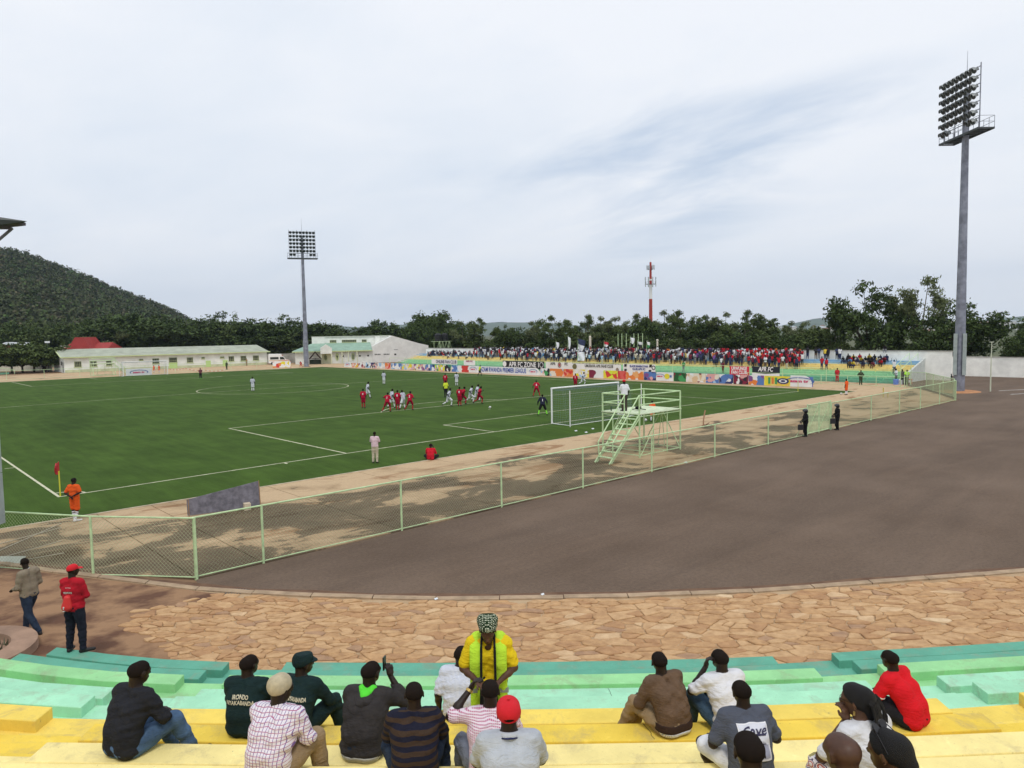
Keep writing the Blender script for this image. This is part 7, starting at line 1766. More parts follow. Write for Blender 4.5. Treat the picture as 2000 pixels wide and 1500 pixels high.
# ---------------------------------------------------------------- people on and around the pitch
redk = fabric('red_kit', (.42, .010, .035), .08); redd = fabric('red_shorts', (.30, .010, .030), .08); wkit = stripes('striped_kit', (.66, .67, .72), (.10, .12, .22), 0, 13, .30); wsho = fabric('white_kit_shorts', (.70, .71, .74))
orank = fabric('orange_bib', (.75, .11, .02), .06); sockw = fabric('white_socks', (.72, .72, .74)); sockr = fabric('red_socks', (.38, .02, .03)); yelk = fabric('referee_yellow', (.62, .72, .05)); armour = fabric('riot_black', (.010, .010, .012), .2); grn = fabric('soldier_green', (.05, .065, .035), .2)
def dirw(px0, px1, p):                                  # heading towards another pixel column, from a point
    return 0
HC = az_of(FH)
def stand_pose(kind='idle', r=None):
    r = r or random.Random(1)
    if kind == 'idle': return skeleton('stand', elr=(.25, -.02, 1.12), ell=(-.25, -.02, 1.12))
    if kind == 'hips': return skeleton('stand', ell=(-.34, -.02, 1.18), wrl=(-.17, .06, 1.02), elr=(.34, -.02, 1.18), wrr=(.17, .06, 1.02))
    if kind == 'fold': return skeleton('stand', ell=(-.24, .08, 1.15), wrl=(.08, .22, 1.16), elr=(.24, .08, 1.15), wrr=(-.08, .24, 1.12))
    if kind == 'front': return skeleton('stand', ell=(-.25, .06, 1.13), wrl=(-.06, .24, 1.05), elr=(.25, .06, 1.13), wrr=(.06, .24, 1.05))
    if kind == 'wide': return skeleton('stand', pel=(0, 0, .88), hil=(-.09, 0, .85), hir=(.09, 0, .85), knl=(-.24, .08, .46), knr=(.24, .08, .46), anl=(-.34, -.02, .08), anr=(.34, -.02, .08), tol=(-.42, .12, .03), tor=(.42, .12, .03), wai=(0, .04, 1.02), che=(0, .10, 1.20), nek=(0, .14, 1.36), hed=(0, .20, 1.52), shl=(-.18, .12, 1.32), shr=(.18, .12, 1.32), ell=(-.34, .12, 1.07), wrl=(-.36, .26, .88), elr=(.34, .12, 1.07), wrr=(.36, .26, .88))
    if kind == 'run': return skeleton('stand', che=(0, .09, 1.27), nek=(0, .14, 1.43), hed=(0, .20, 1.60), shl=(-.18, .13, 1.38), shr=(.18, .11, 1.38), wai=(0, .03, 1.08), knr=(.10, .30, .62), anr=(.10, .22, .22), tor=(.11, .36, .14), knl=(-.10, -.10, .50), anl=(-.10, -.48, .34), tol=(-.10, -.50, .20), ell=(-.27, .25, 1.15), wrl=(-.16, .42, 1.28), elr=(.28, -.18, 1.18), wrr=(.24, .0, 1.00))
    if kind == 'jog': return skeleton('stand', che=(0, .05, 1.27), nek=(0, .08, 1.43), hed=(0, .12, 1.60), shl=(-.18, .08, 1.38), shr=(.18, .06, 1.38), knr=(.10, .18, .52), anr=(.10, .24, .12), tor=(.11, .40, .06), knl=(-.10, -.02, .50), anl=(-.10, -.34, .18), tol=(-.10, -.26, .04), ell=(-.28, .10, 1.13), wrl=(-.20, .30, 1.12), elr=(.28, -.08, 1.13), wrr=(.22, .10, .96))
    if kind == 'lunge': return skeleton('stand', pel=(0, 0, .86), wai=(0, .02, 1.0), che=(0, .08, 1.20), nek=(0, .10, 1.36), hed=(0, .14, 1.52), shl=(-.18, .08, 1.31), shr=(.18, .06, 1.31), hil=(-.09, 0, .84), hir=(.09, 0, .84), knl=(-.26, .02, .48), anl=(-.46, -.04, .09), tol=(-.54, .08, .03), knr=(.18, .16, .48), anr=(.22, .04, .08), tor=(.26, .2, .03), ell=(-.36, .10, 1.18), wrl=(-.50, .26, 1.20), elr=(.30, .05, 1.05), wrr=(.34, .24, 1.02))
    return skeleton('stand')
def player(px, py, kit, kind, dface, label, num=None, sc=1., cat=None, z=None, h=.027, group=None, **k):
    x, y, zz_ = gpg(px, py)
    if z is not None: zz_ = z; q = gp(px, py, z); x, y = q[0], q[1]
    K = dict(red=dict(shirt=redk, trous=redd, leg='short', socks=sockr, sleeve='short'), white=dict(shirt=wkit, trous=wsho, leg='short', socks=sockw, sleeve='short'),
        orange=dict(shirt=orank, trous=orank, leg='short', socks=sockw, sleeve='short'), ref=dict(shirt=yelk, trous=blackc, leg='short', socks=blackc, sleeve='short'),
        keeper=dict(shirt=fabric('keeper_navy', (.018, .020, .040)), trous=blackc, leg='short', socks=fabric('lime_socks', (.25, .78, .06)), sleeve='long'),
        green=dict(shirt=grn, trous=grn, sleeve='long'), dark=dict(shirt=blackc, trous=blackc, sleeve='long'))[kit] if isinstance(kit, str) else kit
    K = {**K, **k}
    o = make_person(label, (x, y, zz_), HC+dface, stand_pose(kind) if isinstance(kind, str) else kind, K.pop('head', (0, 0, 0)), h=h, hands=False, scale=sc, group=group, seed=px*.1, wr=.003, **K)
    if num:
        me = text_mesh(num, .26, .006); zc = o['J']['che'][2]-.02
        decal(me, o['shirt'].data, (0, -.3, zc), (1, 0, 0), (0, .1, 1), (0, -1, 0), flat((.75, .72, .72)), 'shirt_number', o['shirt'], .012)
    return o
RP_, WP_ = 'footballers in red', 'footballers in striped white'
player(710, 797, 'red', 'idle', -.1, 'footballer in red number 4 standing left of the group on the penalty area line', '4', group=RP_)
player(718, 778, 'white', 'jog', -1.0, 'striped white footballer just behind the red number 4', group=WP_)
player(750, 750.5, 'white', 'idle', -.2, 'striped white footballer standing alone near the halfway line, right of centre circle', group=WP_)
player(494, 764, 'white', 'idle', .1, 'striped white footballer alone inside the centre circle', group=WP_)
player(757, 804, 'red', 'lunge', -.2, 'red footballer leftmost in the tight group, left leg stretched onto the line', '1', group=RP_)
player(765, 797, 'white', 'jog', -.9, 'striped white footballer squeezed between the two left red players', group=WP_)
player(777, 801, 'red', 'idle', -.1, 'red footballer with a white number in the middle of the tight group', '8', group=RP_)
player(788, 798, 'white', 'lunge', .9, 'striped white footballer leaning between the two right red players of the tight group', group=WP_)
player(801, 801, 'red', 'lunge', -.3, 'red footballer at the right end of the tight group holding an arm out', '3', group=RP_)
player(871, 776, dict(shirt=yelk, trous=blackc, leg='long', sleeve='short'), 'idle', .5, 'referee in yellow shirt and black trousers behind the running players')
player(870, 757, 'red', 'idle', -.1, 'red footballer standing directly behind the referee', '7', group=RP_)
player(892, 754, 'white', 'idle', 3.0, 'striped white footballer standing right of the referee, facing the camera', group=WP_)
player(876, 796, 'white', 'run', -1.2, 'striped white footballer running leftmost of the sprinting group', group=WP_)
player(898, 793, 'red', 'idle', -.2, 'red footballer with number 8 in the centre of the sprinting group', '8', group=RP_)
player(904, 792, 'red', 'run', -1.1, 'red footballer sprinting half hidden behind the red number 8', group=RP_)
player(919, 789, 'white', 'run', -1.2, 'striped white footballer sprinting right of the red number 8', group=WP_)
player(931, 786, 'white', 'run', -1.1, 'striped white footballer second from the right of the sprinting group', group=WP_)
player(936, 791, 'red', 'run', -1.2, 'red footballer sprinting at the right end of the group', group=RP_)
player(1048, 774, 'red', 'wide', .0, 'red footballer alone in a wide stance left of the near goal', '6', group=RP_)
player(1060, 811, 'keeper', 'wide', .0, 'goalkeeper in black with lime green socks crouching left of the goal', '1')
player(937, 734.5, 'ref', 'jog', -1.0, 'linesman in yellow shirt and black shorts before the league board')
player(1124, 758, 'red', 'idle', -.2, 'red footballer near the far touchline above the crossbar', '2', group=RP_)
player(1138, 754, 'white', 'run', -1.2, 'striped white footballer running near the far touchline above the crossbar', group=WP_)
player(392, 740, dict(shirt=fabric('maroon_top', (.16, .05, .06)), trous=blackc, sleeve='short', shoe=fabric('lime_boot', (.2, .8, .1))), 'fold', .5, 'far goalkeeper in maroon top and black trousers standing left of the centre circle')
player(733, 904, dict(shirt=stripes('pink_stripe_shirt', (.62, .40, .46), (.70, .62, .66), 0, 30, .4), trous=fabric('cream_trousers', (.52, .45, .34)), sleeve='short'), 'fold', -.05, 'man in pink shirt and cream trousers standing behind the goal line', h=.022, sc=.94)
J = skeleton('sit', lean=.05, ell=(-.24, .18, .34), wrl=(-.08, .32, .60), elr=(.24, .18, .34), wrr=(.10, .30, .62), knl=(-.32, .22, .18), anl=(-.05, .42, .07), tol=(.05, .48, .06), knr=(.32, .22, .18), anr=(.05, .42, .07), tor=(-.05, .5, .06))
q = gpg(841, 898)
make_person('photographer in red jacket sitting cross legged on the grass edge with a camera', (q[0], q[1], q[2]-.0), HC-.1, J, (-.1, 0, 0), h=.02, hands=False, shirt=fabric('red_jersey', (.52, .015, .03)), trous=blackc, seed=70)
q = gpg(148, 1018)
J = skeleton('stand', ell=(-.30, -.10, 1.15), wrl=(-.04, -.17, 1.02), elr=(.30, -.06, 1.18), wrr=(.06, -.18, 1.04), knr=(.08, .02, .46), anr=(.06, -.10, .10), anl=(-.06, .03, .08))
make_person('ball boy in orange bib and shorts with hands behind his back by the corner flag', (q[0], q[1], q[2]), HC-.1, J, (-.3, 0, 0), h=.016, shirt=orank, trous=orank, leg='short', socks=sockw, sleeve='short', seed=72, scale=.93, shoe=sockw)
player(1274, 823, 'orange', 'idle', .2, 'ball boy in orange behind the platform beside the near goal', sc=.88)
player(1653, 771, 'orange', 'idle', .6, 'ball boy in orange at the right corner of the pitch next to a ball', sc=.92)
player(301, 727, 'orange', 'idle', 2.6, 'left one of two ball boys in orange behind the distant goal', sc=.85, group='ball boys behind the distant goal')
player(311, 727, 'orange', 'hips', 2.6, 'right one of two ball boys in orange behind the distant goal', sc=.85, group='ball boys behind the distant goal')
player(1681, 752, 'green', 'hips', 3.0, 'soldier in green with hands on hips in front of the far steps')
player(1635, 746, dict(shirt=fabric('red_dress', (.48, .03, .04)), trous=fabric('red_dress', (.48, .03, .04)), sleeve='short'), 'idle', 2.9, 'woman in long red dress in front of the far steps')
player(1871, 748, dict(shirt=fabric('plum_top', (.06, .04, .055)), trous=fabric('grey_trousers', (.16, .15, .14)), sleeve='long'), 'jog', -1.6, 'man in dark plum top walking in the yard behind the curved fence')
player(1858, 748, 'dark', 'idle', 1.0, 'person in black crouching at the foot of the right mast', sc=.62)
player(85, 727, dict(shirt=fabric('plum_top', (.06, .04, .055)), trous=blackc, sleeve='long'), 'jog', 1.2, 'person in dark clothes walking by the left end of the long white building', sc=1.)
player(402, 716, 'dark', 'jog', -1.4, 'person in black walking before the long white building', sc=.95)
player(443, 722, 'green', 'idle', 2.8, 'guard in dark green standing before the long white building')
player(482, 714, dict(shirt=fabric('ochre_top', (.35, .22, .1)), trous=khaki, sleeve='short'), 'idle', 2.5, 'person in ochre top at the right end of the long white building')
player(588, 717, dict(shirt=fabric('red_tee2', (.5, .04, .03)), trous=fabric('red_tee2', (.5, .04, .03)), sleeve='short'), 'wide', 2.9, 'person in red with arms spread left of the far mast', sc=.8)
# riot officers
def officer(px, py, label, df):
    J = skeleton('stand', ell=(-.27, .06, 1.12), wrl=(-.26, .30, .98), elr=(.24, .02, 1.12), wrr=(.18, .22, .98))
    q = gp(px, py, .0)
    o = make_person(label, (q[0], q[1], .006), az_of((-.62, .78))+df, J, (0, 0, 0), h=.02, hands=False, shirt=armour, trous=armour, hair=None, seed=px, fat=1.12, scale=.97)
    H = o['D']['H']; hm_ = mat('helmet_black', (.018, .018, .022), .3, spec=.6)
    link('helmet', part_mesh('helmet', [('c', H((0, -.03, .03)), H((0, .01, .04)), .130, .122), ('c', H((0, -.06, -.02)), H((0, -.07, -.05)), .10, .09)], .016, hm_, cuts=[(H((0, .06, -.03)), (0, .7, -.7))])[0], o['t'])
    vz = link('visor', part_mesh('visor', [('c', H((0, .05, .045)), H((0, .05, .03)), .125, .125)], .014, mat('visor', (.06, .07, .08), .1, spec=.8), cuts=[(H((0, .06, 0)), (0, -1, .3)), (H((0, 0, .12)), (0, 0, 1)), (H((0, 0, -.03)), (0, 0, -1))])[0], o['t'])
    for s, q2 in ((-1, 'l'), (1, 'r')):
        k_ = o['J']['kn'+q2]; link('knee_guard', part_mesh('knee_guard', [('c', k_+np.array([0, .03, .06]), k_+np.array([0, .04, -.22]), .07, .055)], .018, armour)[0], o['t'])
    # small black shield
    loc = o['t'].location; a = o['t'].rotation_euler[2]
    c_, s_ = math.cos(a), math.sin(a); wx = (-.26, .38); X, Y = loc.x+wx[0]*c_-wx[1]*s_, loc.y+wx[0]*s_+wx[1]*c_
    sdm = thing('hand_shield', 'small black case in the hand of %s' % label.split(' in ')[0], 'shield', (X, Y, .62), a); mb = MB(); mb.box((0, 0, .0), (.08, .34, .34)); mb.build('panel', hm_, sdm); mb = MB(); mb.bar((0, -.06, .17), (0, .0, .38), .014, 5); mb.bar((0, .06, .17), (0, 0, .38), .014, 5); mb.build('handle', hm_, sdm)
    return o
officer(1573, 853, 'left riot officer in black helmet and armour in front of the barred gate', .1)
officer(1635, 840, 'right riot officer in black helmet and armour right of the barred gate', .1)
bt = thing('wooden_baton', 'pale green stick leaning from the left officer to the ground', 'stick', (36.3, -15.0, 0)); mb = MB(); mb.bar((0, 0, 0), (.62, -.2, .98), .02, 5); mb.build('shaft', fpaint, bt)
# man on the platform
J = skeleton('stand', elr=(.27, -.04, 1.14), wrr=(.30, .10, .93), ell=(-.24, .12, 1.14), wrl=(-.12, .30, 1.10))
q = gp(1213, 801, 2.33)
o = make_person('man in red cap and white T-shirt standing on the scaffold platform', (24.75, -10.85, 2.33), HC+.35, J, (0, -.1, 0), h=.018, shirt=fabric('white_tee', (.74, .74, .77), .04), trous=fabric('brown_trousers', (.055, .042, .035)), sleeve='short', seed=80, cap='cap', capm=redc, hands=False, hair='short', scale=.98)
tr = thing('tripod', 'black camera tripod folded on the platform deck behind the man in white', 'tripod', (25.3, -11.3, 2.33)); 
for a in range(3): mb = MB(); mb.bar((.05*a, 0, .12), (.5-.2*a, .3*a-.2, .03), .025, 5); mb.build('leg', armour, tr)
mb = MB(); mb.box((.1, 0, .14), (.28, .2, .16)); mb.build('head', armour, tr)
mb = MB(); mb.bar((0, 0, 0), (0, 0, .22), .035, 8); mb.bar((0, 0, .22), (0, 0, .27), .015, 6); o = mb.build('water_bottle', mat('bottle_dark', (.03, .05, .04), .3)); o.location = (24.3, -10.3, 2.33); tag(o, 'small dark bottle on the left corner of the platform deck', 'bottle')
# far camera platform and its man on the roof line
ft = dup(tw, (27.6, 117.3, 0), 0, 'distant pale green viewing platform in front of the long white building, left of the goal'); ft.rotation_euler = (0, 0, math.pi); ft.location = (32, 119, 0)
# balls
def ball(px, py, label, lift=.11):
    x, y, z = gpg(px, py); bm = bmesh.new(); bmesh.ops.create_icosphere(bm, subdivisions=3, radius=.11); me = bpy.data.meshes.new('football')
    bm.to_mesh(me); bm.free(); me.materials.append(flat((.72, .72, .70))); me.materials.append(flat((.03, .03, .03)))
    pc = [Vector(c).normalized() for c in [(0, 1, 1.618), (0, -1, 1.618), (0, 1, -1.618), (0, -1, -1.618), (1, 1.618, 0), (-1, 1.618, 0), (1, -1.618, 0), (-1, -1.618, 0), (1.618, 0, 1), (-1.618, 0, 1), (1.618, 0, -1), (-1.618, 0, -1)]]
    for f in me.polygons: f.use_smooth = True; f.material_index = 1 if max(f.center.normalized().dot(c) for c in pc) > .955 else 0
    o = link('football', me, None, (x, y, z+lift)); tag(o, label, 'football')
ball(1261, 823, 'white football beside the ball boy behind the platform'); ball(1643, 771, 'white football beside the ball boy at the right corner'); ball(957, 798, 'white football on the grass right of the sprinting players')
# corner flags
def cflag(x, y, label, col=(.45, .03, .04)):
    t = thing('corner_flag', label, 'corner flag', (x, y, .012)); mb = MB(); mb.bar((0, 0, 0), (0, 0, 1.1), .028, 8); mb.build('pole', mat('flag_pole_yellow', (.62, .58, .05), .6), t)
    mb = MB(); mb.bar((0, 0, 1.1), (0, 0, 1.5), .024, 8); mb.build('pole_top', flat(col), t)
    mb = MB(); V = []
    for i in range(6):
        for j in range(3): V.append((-.03-.07*math.sin(i*.7)*j*.4-.045*j, .03*math.sin(i+j)*j, .95+.1*i))
    mb.add(V, [(3*i+j, 3*i+j+1, 3*i+j+4, 3*i+j+3) for i in range(5) for j in range(2)]); mb.build('flag', flat(col), t)
cflag(.06, .06, 'yellow corner flag pole with a limp red flag at the near left corner')
cflag(67.95, .06, 'thin white pole of the far right corner flag', (.7, .7, .68))
# odds and ends on the apron
st = thing('broken_stake', 'bent wooden stake with a brown bundle at its foot on the apron behind the goal', 'stake', (36.4, -8.4, 0)); mb = MB(); mb.path([(0, 0, 0), (.06, 0, .6), (.18, 0, 1.0), (.26, 0, 1.2)], .045, 6); mb.build('shaft', mat('stake_wood', (.34, .20, .12), .9), st)
mb = MB(); rr = random.Random(4)
for i in range(9): a = rr.uniform(0, 6.28); mb.bar((.2, 0, .12), (.3+.3*math.cos(a), .25*math.sin(a), .12+.28*rr.random()), .035, 4, .012)
mb.build('bundle', mat('brown_bundle', (.13, .06, .035), .9), st)
ch = thing('plastic_chair', 'yellow and white plastic chair on the apron inside the fence near the right end', 'chair', (66.4, -9.3, 0), .5); yc = flat((.60, .48, .10)); wc = flat((.6, .6, .55))
for x in (-.22, .22):
    for y in (-.2, .2): mb = MB(); mb.bar((x, y, 0), (x*.9, y*.9, .44), .022, 5); mb.build('leg', yc, ch)
mb = MB(); mb.box((0, 0, .45), (.46, .44, .04)); mb.build('seat', wc, ch); mb = MB(); mb.box((0, .2, .7), (.44, .04, .44)); mb.build('backrest', yc, ch)
tp = MB(); tp.add([(-3.95, -9.9, .02), (-3.0, -10.4, .02), (-2.75, -9.7, .16), (-3.4, -8.9, .13), (-4.2, -9.1, .02)], [(0, 1, 2, 3, 4)]); o = tp.build('tarpaulin', flat((.42, .44, .36))); tag(o, 'pale crumpled sheet on the apron behind the fence at the left edge', 'sheet')
lit = [(1125, 842, 'near the goal net pole'), (1145, 845, 'behind the goal'), (1158, 838, 'right behind the goal net'), (1340, 905, 'on the apron by the fence'), (852, 1177, 'on the kerb below the asphalt'), (1060, 1168, 'at the gutter right of centre')]
for px, py, w_ in lit:
    x, y, z = gpg(px, py); mb = MB(); s_ = .45 if py > 1100 else 1.; mb.add([(a*s_, b*s_, c*s_) for a, b, c in ((-.12, -.08, 0), (.10, -.06, .01), (.12, .07, .05), (-.08, .09, .03))], [(0, 1, 2, 3)]); o = mb.build('litter', flat((.65, .68, .70))); o.location = (x, y, max(z, .02)+(.07 if py > 1100 else .01)); tag(o, 'scrap of white litter '+w_, 'litter')
rp_ = thing('guy_ropes', 'thin white ropes lying across the apron at the left behind the fence', 'ropes', (0, 0, 0))
for a, b in (((0, 1062), (120, 1030)), ((0, 1075), (120, 1022)), ((0, 1090), (120, 1056)), ((10, 1100), (125, 1080))):
    p, q = gp(*a, .02), gp(*b, .02); mb = MB(); mb.bar((p[0], p[1], .02), (q[0], q[1], .02), .014, 4); mb.build('rope', flat((.50, .44, .34)), rp_)
bk_ = thing('plastic_drum', 'blue plastic drum at the right end of the far steps', 'drum', (*gp(1749.5, 751, 0)[:2], 0)); mb = MB(); mb.bar((0, 0, 0), (0, 0, .62), .26, 12, .30); mb.build('body', flat((.15, .25, .62)), bk_)
bk_ = thing('plastic_drum', 'white plastic bucket beside the blue drum', 'bucket', (*gp(1757.5, 750.5, 0)[:2], 0)); mb = MB(); mb.bar((0, 0, 0), (0, 0, .50), .24, 12, .28); mb.build('body', flat((.62, .64, .66)), bk_)
bk_ = thing('plastic_chair', 'orange stool at the right end of the far steps', 'stool', (*gp(1776, 750, 0)[:2], 0)); mb = MB()
mb.box((0, 0, .55), (.5, .5, .08)); mb.build('seat', flat((.5, .10, .05)), bk_)
for x in (-.2, .2):
    for y in (-.2, .2): mb = MB(); mb.bar((x, y, 0), (x, y, .52), .04, 4); mb.build('leg', flat((.5, .10, .05)), bk_)
player(1771, 751, dict(shirt=fabric('hivis', (.45, .85, .10)), trous=grn, sleeve='short'), 'front', 2.8, 'vendor in lime safety vest by the orange stool')
player(1762, 750, dict(shirt=fabric('grey_camo', (.12, .11, .09)), trous=grn, sleeve='short'), 'idle', 2.0, 'vendor in grey brown clothes beside the white bucket')
player(1750, 748, dict(shirt=fabric('white_tee', (.74, .74, .77), .04), trous=blackc, sleeve='short'), 'front', 1.5, 'vendor in white shirt behind the blue drum')
# tape barrier and shrubs before the long building
tb_ = thing('barrier_tape', 'red and white barrier tape sagging between posts before the long white building', 'barrier tape', (0, 0, 0)); i = 0
for (a, b) in (((331, 721), (362, 719)), ((362, 719), (400, 723)), ((400, 723), (440, 722))):
    p, q = gp(*a, .5), gp(*b, .5)
    for k in range(10):
        t0, t1 = k/10, (k+1)/10; A_ = lerp(p, q, t0), lerp(p, q, t1); mb = MB(); mb.bar(A_[0]-[0, 0, .25*math.sin(math.pi*t0)], A_[1]-[0, 0, .25*math.sin(math.pi*t1)], .05, 4); mb.build('tape_length', flat((.72, .70, .66)) if k % 2 else flat((.5, .06, .04)), tb_)
# ---------------------------------------------------------------- the crowd on the far steps
sk_ = skinm('skin_dark'); ph = bpy.data.materials.new('crowd_placeholder'); shoe_ = mat('shoe_dark', (.02, .018, .018), .6); hair_ = mat('hair_black', (.010, .009, .009), .95)
def cm(nm, J, **k): return crowd_mesh(nm, J, .068, [sk_, ph, ph, shoe_, hair_], **k)
CMS = {'standing': [cm('s1', stand_pose('idle')), cm('s2', stand_pose('fold')), cm('s3', stand_pose('hips'))],
 'arms': [cm('a1', skeleton('stand', ell=(-.30, .05, 1.60), wrl=(-.22, .08, 1.88), elr=(.30, .05, 1.60), wrr=(.24, .08, 1.90))), cm('a2', skeleton('stand', ell=(-.26, .14, 1.26), wrl=(-.06, .30, 1.38), elr=(.26, .14, 1.26), wrr=(.06, .30, 1.38)))],
 'seated': [cm('t1', skeleton('sit', lean=.12, drop=.34)), cm('t2', skeleton('sit', lean=.2, drop=.34, ell=(-.28, .3, .3), elr=(.28, .3, .3)))]}
CC = {'white': (.70, .70, .72), 'black': (.018, .018, .022), 'navy': (.03, .04, .10), 'red': (.50, .015, .03), 'maroon': (.18, .02, .04), 'blue': (.10, .25, .50), 'grey': (.22, .22, .24), 'yellow': (.68, .50, .06), 'orange': (.62, .16, .03), 'green': (.07, .25, .08), 'pink': (.60, .20, .28), 'purple': (.20, .08, .30), 'cream': (.55, .48, .36), 'brown': (.14, .08, .05), 'pale blue': (.36, .52, .68)}
CMt = {k: mat('crowd_'+k.replace(' ', '_'), v, .9) for k, v in CC.items()}
TR = ['black', 'navy', 'grey', 'brown', 'black', 'navy', 'cream']
r = random.Random(77)
def zone(px):
    if px < 960: return [('black', 3), ('white', 3), ('maroon', 2), ('navy', 2), ('red', 1), ('grey', 2)]
    if px < 1140: return [('white', 8), ('black', 5), ('navy', 2), ('grey', 2), ('red', 1.3), ('maroon', .8), ('blue', .5), ('yellow', .4), ('brown', .6)]
    if px < 1300: return [('white', 5), ('black', 4), ('maroon', 2), ('navy', 2), ('pale blue', 1), ('pink', .7), ('grey', 2), ('cream', 1), ('brown', 1.5), ('red', .8)]
    if px < 1405: return [('white', 5), ('black', 3), ('orange', 2), ('maroon', 1.5), ('navy', 2.5), ('purple', 1), ('yellow', 1), ('red', 1.2), ('grey', 1.5), ('brown', 1)]
    if px < 1565: return [('red', 8), ('white', 4.5), ('maroon', 2), ('black', 3), ('orange', .8), ('grey', 1), ('navy', 1.5), ('pink', .6)]
    return [('black', 4), ('red', 1.6), ('yellow', 1.2), ('navy', 2), ('white', 1), ('maroon', 1.5), ('pink', .5), ('brown', 1), ('blue', .4)]
marks = [(0, 905, 'above the ONLINE FAN CLUB banner'), (905, 980, 'left of the black ZONE 1 banner'), (980, 1065, 'above the black ZONE 1 banner'), (1065, 1118, 'above the APR crest banner'), (1118, 1165, 'above UMURAVA banner, left half'), (1165, 1215, 'above UMURAVA banner, right half'), (1215, 1282, 'above the BLACK MAMBA banner'), (1282, 1345, 'right of the MAMBA banner'), (1345, 1422, 'left of the red URWUNGE banner'), (1422, 1466, 'above the red URWUNGE banner'), (1466, 1524, 'above the black APR FC banner'), (1524, 1566, 'right of black APR FC banner'), (1566, 1660, 'past the red block'), (1660, 1725, 'left of the right hand stair'), (1725, 1800, 'next to the right hand stair')]
cr = []
def addp(x, y, z, pose, px, face=None, col=None):
    zc = zone(px); c = col or r.choices([a for a, _ in zc], [b for _, b in zc])[0]
    cr.append(dict(x=x, y=y, z=z, pose=pose, v=r.randrange(len(CMS[pose])), c=c, t=r.choice(TR), px=px, face=(math.pi/2+r.uniform(-.35, .35)) if face is None else face, s=r.uniform(.86, 1.06)))
for k in range(10):
    x0 = 84.6+.85*k+.2; z = .28+.235*k; y = 0.
    while y < 98:
        px = pj((x0, y, z+1))[0]; p = 0; pose = 'standing'
        if px > 1566: 
            if k == 8 and 1645 < px < 1790: p, pose = .96, 'seated'
            elif k == 7 and 1660 < px < 1785: p, pose = .8, 'seated'
            elif k == 9 and 1655 < px < 1780: p, pose = .5, 'seated'
            elif k == 6 and 1650 < px < 1765: p, pose = .45, 'seated'
            elif k == 9 and px < 1650: p = .4
        elif px > 1395: p = [0, 0, 0, 0, .55, .88, .95, .95, .95, .95][k]
        elif px > 1290: p = [0, 0, 0, 0, .12, .55, .85, .93, .95, .95][k]
        elif px > 1120: p = [0, 0, 0, 0, .1, .62, .9, .95, .97, .97][k]
        elif px > 1000: p = [0, 0, 0, 0, 0, .6, .85, .93, .97, .97][k]
        elif px > 925: p = [0, 0, 0, 0, 0, .18, .45, .7, .9, .95][k]
        elif px > 806:
            p = [0, 0, 0, 0, 0, .02, .03, .05, .9, .65][k]; pose = 'seated'
        if r.random() < p:
            ps = pose
            if pose == 'standing' and r.random() < .28: ps = 'arms'
            addp(x0+r.uniform(-.2, .32), y+r.uniform(-.2, .2), z if ps != 'seated' else z, ps, px)
        y += .50 if pose == 'standing' else .46
for px, py, z, c, pose in ((1605, 726, 1.2, 'red', 'standing'), (1614, 726, 1.2, 'red', 'standing'), (1593, 706, 2.4, 'black', 'standing'), (1599, 706, 2.4, 'navy', 'standing'), (1611, 706, 2.4, 'yellow', 'standing'), (1617, 706, 2.4, 'black', 'standing'), (1634, 706, 2.4, 'navy', 'standing'), (1640, 704, 2.4, 'white', 'standing'), (1746, 730, .9, 'white', 'arms'), (1728, 689, 3.6, 'black', 'seated'), (887, 712, 1.6, 'black', 'standing'), (896, 712, 1.5, 'white', 'standing'), (1335, 741, .5, 'green', 'standing'), (1412, 742, .5, 'maroon', 'arms')):
    k = min(9, max(0, round((z-.28)/.235))); x0 = 84.6+.85*k+.2; zz2 = .28+.235*k
    if px == 1728: x0, zz2 = 93.35, 3.65
    y = col_at(x0, px); addp(x0, y, zz2, pose, px, col=c)
addp(100.2, col_at(100.2, 802), .0, 'standing', 802)
cr.sort(key=lambda d: math.hypot(d['x']-CP[0], d['y']-CP[1]))
n_ind = 300-sum(1 for o in bpy.data.objects if o.name.split('.')[0] == 'person' and o.parent is None)
ORD = ['lowest', 'second', 'third', 'fourth', 'fifth', 'sixth', 'seventh', 'eighth', 'ninth', 'top']
rows_n = ['lowest', 'low', 'lower middle', 'middle', 'middle', 'upper middle', 'upper', 'upper', 'top', 'top']
cache = {}
for d in cr[:n_ind]:
    me = CMS[d['pose']][d['v']]; o = link('person', me, None, (d['x'], d['y'], d['z']), d['face']); o.scale = (d['s'],)*3
    for i, c in ((1, d['c']), (2, d['t'])): o.material_slots[i].link = 'OBJECT'; o.material_slots[i].material = CMt[c]
    mk_ = next(m for a, b, m in marks if a <= d['px'] < b); k = min(9, max(0, round((d['z']-.28)/.235)))
    ps = {'standing': 'standing', 'arms': 'cheering', 'seated': 'sitting'}[d['pose']]
    tag(o, '%s fan in %s top and %s trousers, %s row, %s' % (ps, d['c'], d['t'], ORD[k], mk_), 'person', 'football fans on the far steps'); d['o'] = o
by = {}
for d in cr[:n_ind]: by.setdefault(d['o']['label'], []).append(d)
for lb_, ds in by.items():                                  # look-alikes are told apart by their order along the row
    if len(ds) > 1:
        ds.sort(key=lambda d: d['px'])
        for i, d in enumerate(ds): d['o']['label'] = (['leftmost', 'second-from-left', 'third-from-left', 'fourth-from-left', 'fifth-from-left'][min(i, 4)] if i < len(ds)-1 else 'rightmost')+' '+lb_.replace(' and ', ', ').replace(' the black', ' black')
